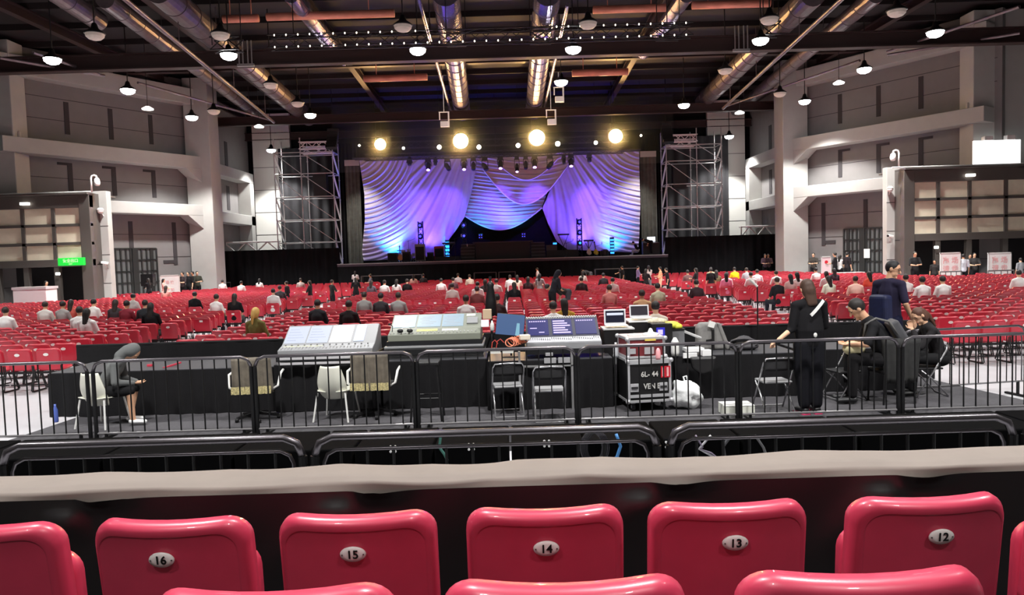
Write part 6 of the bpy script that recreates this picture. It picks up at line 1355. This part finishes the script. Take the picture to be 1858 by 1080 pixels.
# ---- chairs of the crew
WSH = mat('ivory_plastic_chair', (228, 228, 214), .35); WLG = mat('white_chair_leg', (225, 225, 222), .3)
def white_chair(px, Y, rz, lb):
    r = thing('white_chair', lb, 'chair', (at(px, 720, Y).x, Y, RZ), rz)
    def fb(u, v):
        a = u * 2 - 1; z = .29 + v * .45; w = .215 - .085 * v ** 2.2 - .07 * (1 - v) ** 5; return (a * w, -.2 - v * .05 + .09 * a * a + .09 * (1 - v) ** 3, z)
    b = MB(); b.grid(fb, 16, 14, (0, .014, 0)); b.build('backrest', WSH, r, True)
    b = MB(); b.grid(lambda u, v: ((u * 2 - 1) * (.2 + .02 * math.sin(v * 3)), -.16 + v * .42, .385 + .02 * (u * 2 - 1) ** 2 - .015 * math.sin(v * 3.14)), 12, 10, (0, 0, .014)); b.build('seat', WSH, r, True)
    for sx in (-1, 1):
        for yy, y2 in ((-.14, -.2), (.2, .25)): b = MB(); b.cyl((sx * .19, yy, .38), (sx * .24, y2, .0), .013, n=8); b.build('leg', WLG, r)
    return r
white_chair(182, 9.75, -.25, 'white plastic chair under the hooded person'); white_chair(609, 9.75, -.15, 'empty white plastic chair in the middle of the fence')
def cover_chair(px, Y, rz, lb):
    r = thing('office_chair', lb, 'chair', (at(px, 700, Y).x, Y, RZ), rz)
    def cv(u, v): a = u * 2 - 1; return (a * (.26 - .015 * v), -.2 - .04 * v + .015 * math.sin(u * 34) * (1 - v * .6) + .05 * a * a, .39 + v * .48)
    b = MB(); b.grid(cv, 48, 10, (0, .08, 0)); b.build('back_cover', mat('taupe_cover', (112, 104, 92), .75, var=.25, scale=9), r, True)
    b = MB(); b.grid(lambda u, v: ((u * 2 - 1) * .255, -.215 + .012 * math.sin(u * 40), .39 + v * .1), 40, 3, (0, -.006, 0)); b.build('lace_hem', mat('straw_hem', (190, 178, 130), .8, var=.5, scale=60), r)
    b = MB(); b.b2(-.25, .25, -.16, .28, .38, .45); b.build('seat', BLKP, r, bevel=.03)
    for sx in (-1, 1): b = MB(); b.tube([(sx * .25, -.1, .43), (sx * .32, -.08, .47), (sx * .34, .0, .62), (sx * .33, .2, .64)], .018, 6); b.build('armrest', WLG, r, True)
    b = MB(); b.cyl((0, .05, .06), (0, .05, .38), .03, n=10); b.build('gas_column', BLKP, r)
    for k in range(5): a = k * 1.2566; b = MB(); b.bar((0, .05, .09), (math.cos(a) * .28, .05 + math.sin(a) * .28, .05), .035); b.cyl((math.cos(a) * .28 - .02, .05 + math.sin(a) * .28, .03), (math.cos(a) * .28 + .02, .05 + math.sin(a) * .28, .03), .028, n=10); b.build('base_arm', BLKP, r)
    return r
cover_chair(463, 9.85, .08, 'office chair with a taupe cloth cover, left one, in front of the left desk'); cover_chair(677, 9.85, -.05, 'office chair with a taupe cloth cover, right one, beside the empty white chair')
FCB = mat('black_vinyl', (30, 29, 31), .4); CHR = mat('chrome_tube', (205, 205, 208), .25, metal=.8)
def fold_chair(px, Y, rz, lb, seatm=None):
    r = thing('folding_chair', lb, 'chair', (at(px, 720, Y).x, Y, RZ), rz); r.scale = (.92, .9, .88); seatm = seatm or FCB
    b = MB(); b.grid(lambda u, v: ((u * 2 - 1) * .21, -.17 + .03 * (u * 2 - 1) ** 2 - .02 * v, .62 + v * .17), 10, 4, (0, .02, 0)); b.build('backrest', FCB, r, True)
    b = MB(); b.b2(-.2, .2, -.13, .24, .43, .46); b.build('seat', seatm, r, bevel=.012)
    b = MB(); b.tube([(-.225, .28, 0), (-.225, .02, .42), (-.22, -.16, .74), (-.19, -.185, .8), (0, -.19, .81), (.19, -.185, .8), (.22, -.16, .74), (.225, .02, .42), (.225, .28, 0)], .0125, 8); b.build('front_frame', CHR, r, True)
    for sx in (-1, 1): b = MB(); b.tube([(sx * .2, .2, .42), (sx * .2, .05, .3), (sx * .205, -.2, 0.012)], .0125, 8); b.build('leg', CHR, r, True)
    b = MB(); b.cyl((-.205, -.2, .012), (.205, -.2, .012), .0125, n=8); b.cyl((-.225, .26, .03), (.225, .26, .03), .01, n=8); b.build('floor_bar', CHR, r); return r
GSE = mat('grey_seat_pad', (150, 150, 152), .45)
fold_chair(922, 9.7, .1, 'black folding chair with a grey seat, left of the pair before the right desk', GSE); fold_chair(997, 9.32, 0, 'black folding chair with chrome frame, right of the pair before the right desk', GSE)
fold_chair(1406, 9.45, .05, 'black folding chair with a grey seat left of the standing woman', GSE)
fold_chair(1535, 10.1, 1.75, 'folding chair partly hidden under the seated man'); fold_chair(1684, 10.2, 1.5, 'folding chair under the seated woman')
r = thing('jacket_chair', 'black high backed chair with a dark jacket hung over it between the two seated people', 'chair', (at(1625, 700, 9.7).x, 9.7, RZ), .1)
b = MB(); b.grid(lambda u, v: ((u * 2 - 1) * (.2 + .05 * v), -.2 + .02 * math.sin(u * 22) * (1 - v) + .04 * (u * 2 - 1) ** 2, .3 + v * .58), 30, 8, (0, .1, 0)); b.build('hung_jacket', mat('dark_jacket_cloth', (40, 40, 40), .85, var=.2, scale=15), r, True)
b = MB(); b.b2(-.22, .22, -.1, .3, .4, .46); b.build('seat', BLKP, r, bevel=.02)
for sx in (-1, 1):
    for yy in (-.08, .27): b = MB(); b.cyl((sx * .2, yy, .4), (sx * .22, yy, 0), .014, n=8); b.build('leg', BLKP, r)
r = thing('bar_stool', 'tall black stool with thin legs behind the fence joint', 'stool', (at(775, 720, 9.6).x, 9.6, RZ)); hs = at(775, 655, 9.6).z - RZ
b = MB(); b.b2(-.18, .18, -.16, .16, hs - .04, hs); b.build('seat', BLKP, r, bevel=.01)
for sx in (-1, 1):
    for sy in (-1, 1): b = MB(); b.cyl((sx * .15, sy * .13, hs - .04), (sx * .2, sy * .18, 0), .014, n=8); b.build('leg', BLKP, r)
b = MB(); b.cyl((-.18, -.155, .3), (.18, -.155, .3), .01, n=6); b.cyl((-.18, .155, .3), (.18, .155, .3), .01, n=6); b.build('footrest', BLKP, r)
# ---- the crew
def jH():       # hooded, seated, hunched forward, facing right
    j = J_sit(.40); bend(j, .62); up = (j['nck'] - j['cst']).normalized(); j['hed'] = j['nck'] + V_((0, .13, .08)); j['look'] = V_((0, .8, -.6))
    j['eL'] = V_((-.22, .26, .64)); j['eR'] = V_((.22, .26, .64)); j['hL'] = V_((-.08, .46, .60)); j['hR'] = V_((.08, .46, .60)); j['kL'] = V_((-.13, .42, .50)); j['kR'] = V_((.13, .42, .50)); j['aL'] = V_((-.13, .34, .09)); j['aR'] = V_((.13, .44, .09)); j['tL'] = V_((-.14, .50, .045)); j['tR'] = V_((.14, .60, .045)); return j
j = jH(); r = place_person('hooded', lambda: j, (at(183, 720, 9.78).x, 9.78, RZ), -1.35, 'person in a grey hoodie with the hood up, bent forward on the white chair', ((104, 106, 106), (26, 26, 28), HAIR, 1, (225, 225, 225)), dict(voxel=.013, fine=True, sleeve=1.0, hood=True, trousers='short', hair=None), scale=.93); face_parts(r, j)
def jW():       # standing woman from behind, left arm on the rail
    j = J_stand(); j['eL'] = V_((-.245, -.02, 1.10)); j['hL'] = V_((-.46, -.10, .985)); j['nL'] = V_((0, 1, 0)); j['cL'] = .6; j['eR'] = V_((.235, .03, 1.12)); j['hR'] = V_((.16, .22, 1.0)); j['kL'] = V_((-.085, .01, .49)); j['kR'] = V_((.085, .01, .49)); j['aL'] = V_((-.075, -.02, .09)); j['aR'] = V_((.085, -.02, .09)); j['tL'] = V_((-.09, .14, .045)); j['tR'] = V_((.1, .14, .045)); j['hed'] = V_((-.01, .02, 1.60)); return j
j = jW(); r = place_person('woman', lambda: j, (at(1470, 740, 9.22).x, 9.24, RZ), .12, 'woman in loose black clothes with brown hair, standing with one hand on the barrier', ((22, 21, 24), (18, 18, 24), (66, 44, 32), 0, (20, 20, 22)), dict(voxel=.012, fine=True, sleeve=.62, trousers='wide', hair='long', hlen=.2, female=True, bulk=1.5), scale=.985)
b = MB(); b.grid(lambda u, v: (-.06 + .2 * u + (v - .5) * .026, -.158 + .055 * u * u, 1.28 + .18 * u + (v - .5) * -.03), 14, 2, (0, -.008, 0)); b.build('bag_strap', mat('white_strap', (225, 225, 222), .5), r)
b = MB(); b.b2(-.16, .16, -.1, .18, -.012, .004)
for s_ in 'LR': 
    a = j['a' + s_]; b = MB(); b.box((a.x, .06, .006), (.1, .27, .014)); b.build('pink_sole', mat('pink_sole', (226, 60, 110), .5), r)
b = MB(); b.ell((.0, -.155, 1.03), (.025, .012, .03)); b.build('white_tag', WHITE, r)
def jM():       # seated man facing left, leaning forward
    j = J_sit(.43); bend(j, .5); j['hed'] = j['nck'] + V_((0, .10, .125)); j['look'] = V_((0, 1, -.12)); j['eL'] = V_((-.26, .30, .74)); j['eR'] = V_((.24, .26, .72)); j['hL'] = V_((-.1, .46, .72)); j['hR'] = V_((.1, .44, .72)); j['cL'] = .8; j['cR'] = .8; return j
j = jM(); r = place_person('man', lambda: j, (at(1614, 720, 9.75).x, 9.75, RZ), 1.32, 'man in a black T-shirt with a grey shoulder bag, seated leaning forward at right', ((28, 28, 31), (30, 29, 31), (34, 26, 24), 1, (40, 40, 42)), dict(voxel=.012, fine=True, sleeve=.45, bulk=1.25), scale=1.1); face_parts(r, j)
b = MB(); b.prism([(-.14, -.17, .6), (.15, -.17, .6), (.16, .04, .97), (-.15, .04, .97)], (0, -.1, .055)); b.build('shoulder_bag', mat('charcoal_canvas', (76, 76, 80), .8), r, bevel=.03, seg=3)
b = MB(); b.tube([(-.12, -.12, .76), (-.15, .04, 1.0), (-.15, .18, 1.04), (-.14, .29, .97), (-.13, .31, .82)], .016, 6); b.build('bag_strap', mat('grey_strap', (96, 95, 93), .7), r, True)
b = MB(); b.ell((-.02, .40, .66), (.13, .13, .09), 14, 10); tag(b.build('cream_bag', mat('cream_cloth', (232, 222, 176), .7), smooth=True, parent=r), None)
def jS():       # seated woman facing left, chin on hand
    j = J_sit(.44); bend(j, .42); j['hed'] = j['nck'] + V_((0, .09, .125)); j['look'] = V_((-.25, 1, .12)); j['eL'] = V_((-.2, .36, .74)); j['hL'] = j['hed'] + V_((-.03, .10, -.2)); j['eR'] = V_((.22, .28, .72)); j['hR'] = V_((.02, .4, .68)); j['cL'] = .9; return j
j = jS(); r = place_person('seated_woman', lambda: j, (at(1708, 720, 10.15).x, 10.15, RZ), 1.42, 'woman in a dark jacket with tied brown hair, seated at right with chin on hand', ((40, 38, 40), (24, 24, 26), (84, 52, 38), 0, (30, 30, 30)), dict(voxel=.012, fine=True, sleeve=.95, hair='tail', female=True), scale=.94); face_parts(r, j)
def jX():       # walking man looking back
    j = J_stand(); j['eL'] = V_((-.25, .02, 1.13)); j['hL'] = V_((-.22, .2, .92)); j['eR'] = V_((.25, -.02, 1.13)); j['hR'] = V_((.27, .12, .9)); j['look'] = V_((.93, .36, 0)); j['hed'] = V_((.03, .03, 1.61)); j['kL'] = V_((-.1, .14, .5)); j['aL'] = V_((-.1, .1, .1)); j['tL'] = V_((-.11, .27, .05)); j['aR'] = V_((.1, -.16, .1)); j['tR'] = V_((.11, .0, .05)); return j
j = jX(); r = place_person('walker', lambda: j, (at(1614, 560, 11.3).x, 11.3, RZ), -1.05, 'man in a navy shirt with glasses and blue backpack, walking behind the seated pair', ((44, 40, 62), (26, 28, 52), (20, 19, 22), 1, (40, 40, 40)), dict(voxel=.012, fine=True, sleeve=.42, bulk=1.12), scale=1.07); face_parts(r, j, glasses=True)
b = MB(); b.prism([(-.15, -.12, .84), (.15, -.12, .84), (.14, -.12, 1.26), (-.14, -.12, 1.26)], (0, -.18, 0)); b.build('backpack', mat('blue_backpack', (22, 28, 64), .6, var=.25, scale=8), r, bevel=.05, seg=3)
b = MB(); b.ell((-.1, -.22, .98), (.07, .07, .1)); b.build('side_bottle', mat('pale_bottle', (185, 190, 205), .3), r, True)
# ---- sign boards, booth and rails in the hall
def board(px0, px1, py_top, Y, lb, lines, m, grey=False):
    p = at(px0, py_top, Y); q = at(px1, py_top, Y); r = thing('notice_board', lb, 'sign', ((p.x + q.x) / 2, Y, 0)); w_ = (q.x - p.x) / 2; h = at((px0 + px1) / 2, py_top, Y).z
    b = MB(); b.b2(-w_, w_, 0, .05, .03, h); b.build('board', mat('white_board', (232, 228, 226), .5, var=.02), r, bevel=.01)
    b = MB(); b.b2(-w_, w_, -.02, .07, h - .06, h); b.b2(-w_, -w_ + .04, -.02, .0, 0, h); b.b2(w_ - .04, w_, -.02, 0, 0, h); b.build('frame', mat('pale_frame', (205, 203, 200), .4), r)
    b = MB()
    for x in (-w_ * .8, w_ * .8): b.bar((x, -.25, .02), (x, .3, .02), .05)
    b.build('foot', STEEL, r)
    for k, (t, x, z, s) in enumerate(lines): text('lettering', t, s, m, r, (x * w_, -.012, h * z))
    return r
REDT = mat('pale_red_print', (228, 172, 172), .7)
b1 = board(1706, 1743, 458, 35.8, 'white board with faded red Chinese print, left of the two by the right lobby', [('离 场', 0, .78, .34), ('请 走', 0, .56, .34)], REDT)
b2_ = board(1793, 1835, 458, 35.8, 'white board with faded red Chinese print, right of the two by the right lobby', [('离 场', 0, .78, .34), ('请 走', 0, .56, .34)], REDT)
board(290, 325, 499, 43.6, 'white notice board with faint print by the left side wall', [('场 馆', 0, .75, .22), ('须 知', 0, .5, .22)], REDT)
r = board(1490, 1508, 465, 46.3, 'narrow pink board with a small red dot right of the right column', [], REDT); r.children[0].data.materials[0] = mat('pink_board', (228, 196, 200), .6)
b = MB(); b.cyl((0, -.04, 1.35), (0, -.01, 1.35), .1, n=12); b.build('red_dot', mat('red_label', (196, 24, 44), .5), r)
for px0, px1, Y, py, lb in ((1706, 1745, 34.6, 493, 'grey crowd rail before the left red printed board'), (1793, 1840, 34.6, 491, 'grey crowd rail before the right red printed board'), (386, 418, 50, 513, 'black crowd rail beside the left column'), (1436, 1478, 50, 491, 'black crowd rail beside the right column')):
    p = at(px0, py, Y); q = at(px1, py, Y); b = MB(); h = at((px0 + px1) / 2, py, Y).z; b.cyl((p.x, Y, h), (q.x, Y, h), .03, n=8); b.cyl((p.x, Y, .2), (q.x, Y, .2), .025, n=8); n = max(3, int((q.x - p.x) / .25))
    for i in range(n + 1): x = p.x + (q.x - p.x) * i / n; b.cyl((x, Y, 0 if i in (0, n) else .2), (x, Y, h), .018, n=6)
    tag(b.build('crowd_rail', mat('rail_grey', (96, 94, 94), .5) if px0 > 1600 else BLKP), lb, 'rail')
r = thing('white_booth', 'pale pinkish white counter booth near the left lobby doors', 'counter', (at(55, 560, 35.5).x, 35.5, 0)); hb = at(55, 521, 35.5).z; w_ = (at(85, 560, 35.5).x - at(25, 560, 35.5).x) / 2
b = MB(); b.b2(-w_, w_, 0, .9, 0, hb - .1); b.build('body', mat('pinkish_white_panel', (214, 204, 206), .5), r, bevel=.02); b = MB(); b.b2(-w_ - .03, w_ + .03, -.03, .95, hb - .12, hb); b.build('counter_top', mat('grey_counter', (176, 168, 170), .5), r)
for px, Y, lb in ((283, 42.8, 'small table with a white cloth before the left grid door'), (1389, 51.3, 'small dark table before the right black screen'), (1548, 43.3, 'small table with white papers before the right grid door')):
    x = at(px, 500, Y).x; r = thing('side_table', lb, 'table', (x, Y, 0)); dk = 'dark' in lb; b = MB(); b.b2(-.7, .7, 0, .6, .72, .76); b.build('tabletop', BLKP if dk else WHITE, r); b = MB()
    for sx in (-.65, .65):
        for yy in (.05, .55): b.b2(sx - .02, sx + .02, yy - .02, yy + .02, 0, .72)
    b.build('leg', BLKP, r)
b = MB(); c = at(270, 495, 43.3); b.b2(c.x - .35, c.x + .35, 43.0, 43.4, 1.2, 1.9); b.cyl((c.x, 43.2, 0), (c.x, 43.2, 1.2), .03, n=8); tag(b.build('monitor_on_stand', BLKP), 'black screen on a stand before the left grid door', 'monitor')
# ================================================================ hall seats (after the sitters have taken theirs)
ORD = ['first', 'second', 'third', 'fourth', 'fifth', 'sixth', 'seventh', 'eighth', 'ninth', 'tenth', 'eleventh', 'twelfth', 'thirteenth', 'fourteenth', 'fifteenth', 'sixteenth', 'seventeenth', 'eighteenth', 'nineteenth', 'twentieth']
vis = []; rest = []
for s in SEATS:
    q = pix((s[0], s[1], .82)); e = 25
    if not (-e < q[0] < 1858 + e): continue
    (vis if len(vis) < 286 and s[1] < 30 else rest).append(s)
fold = hall_chair(3, True, False, label='x'); down = hall_chair(3, False, False, label='x')
used = {0: 0, 1: 0}
for s in vis:
    x, y, nm, ri, k, occ = s
    dn = occ or (ri < 3 and 'far' in nm) ; proto = down if dn else fold
    o = proto if not used[int(bool(dn))] else copy_tree(proto); used[int(bool(dn))] = 1
    o.location = (x, y, 0); o.rotation_euler = (0, 0, rnd.uniform(-.03, .03))
    o['label'] = 'red chair, %s from the %s aisle, %s row beyond the mixing desks%s' % (ORD[min(k, 19)], {'far left': 'left', 'left': 'left centre', 'right': 'right centre', 'far right': 'right'}[nm], ORD[ri], ', occupied' if occ else '')
    o['group'] = 'red chairs of the ' + nm + ' block'
# every further seat in one object
b = MB()
def lowchair(b, x, y, occ, a):
    c, s_ = math.cos(a), math.sin(a)
    def W(p): return (x + p[0] * c - p[1] * s_, y + p[0] * s_ + p[1] * c, p[2])
    out = [(.22, .42), (.23, .76), (.205, .815), (.16, .83), (0, .822), (-.16, .83), (-.205, .815), (-.23, .76), (-.22, .42)]
    f = lambda px, pz, py: W((px, py - (pz - .4) * .12 + .045 * (px / .25) ** 2, pz))
    vs = [f(px, pz, 0) for px, pz in out] + [f(px, pz, .05) for px, pz in out]; n = 9
    b.cur = 0; b.add(vs, [tuple(range(n)), tuple(range(2 * n - 1, n - 1, -1))] + [((i + 1) % n, i, n + i, n + (i + 1) % n) for i in range(n)])
    if not occ: b.add([W(p) for p in ((-.23, .09, .36), (.23, .09, .36), (.23, .11, .7), (-.23, .11, .7), (-.23, .15, .36), (.23, .15, .36), (.23, .17, .7), (-.23, .17, .7))], [(0, 1, 2, 3), (3, 2, 6, 7), (1, 5, 6, 2), (0, 3, 7, 4), (5, 4, 7, 6)])
    b.cur = 1; b.add([W(p) for p in ((-.045, -.05, .68), (.045, -.05, .68), (.045, -.057, .735), (-.045, -.057, .735))], [(0, 1, 2, 3)])
    b.cur = 2
    for sx in (-.25, .25): b.add([W(p) for p in ((sx, -.08, 0), (sx, .36, 0), (sx, .25, .4), (sx, .0, .4), (sx + .02, -.08, 0), (sx + .02, .36, 0), (sx + .02, .25, .4), (sx + .02, .0, .4))], [(0, 4, 7, 3), (1, 2, 6, 5), (3, 7, 6, 2)])
    b.add([W(p) for p in ((-.25, .02, .36), (.25, .02, .36), (.25, .02, .41), (-.25, .02, .41))], [(0, 1, 2, 3)])
for s in rest: lowchair(b, s[0], s[1], s[5], rnd.uniform(-.03, .03))
o = b.build('hall_seating', [REDH, PLATE, FRM]); tag(o, 'the mass of red numbered seats filling the hall up to the stage', 'seats', kind='stuff')
for o in SC.objects:
    if not o.parent and o.get('label') and len(o['label'].split()) > 16: print('LONG', o.name, o['label'])
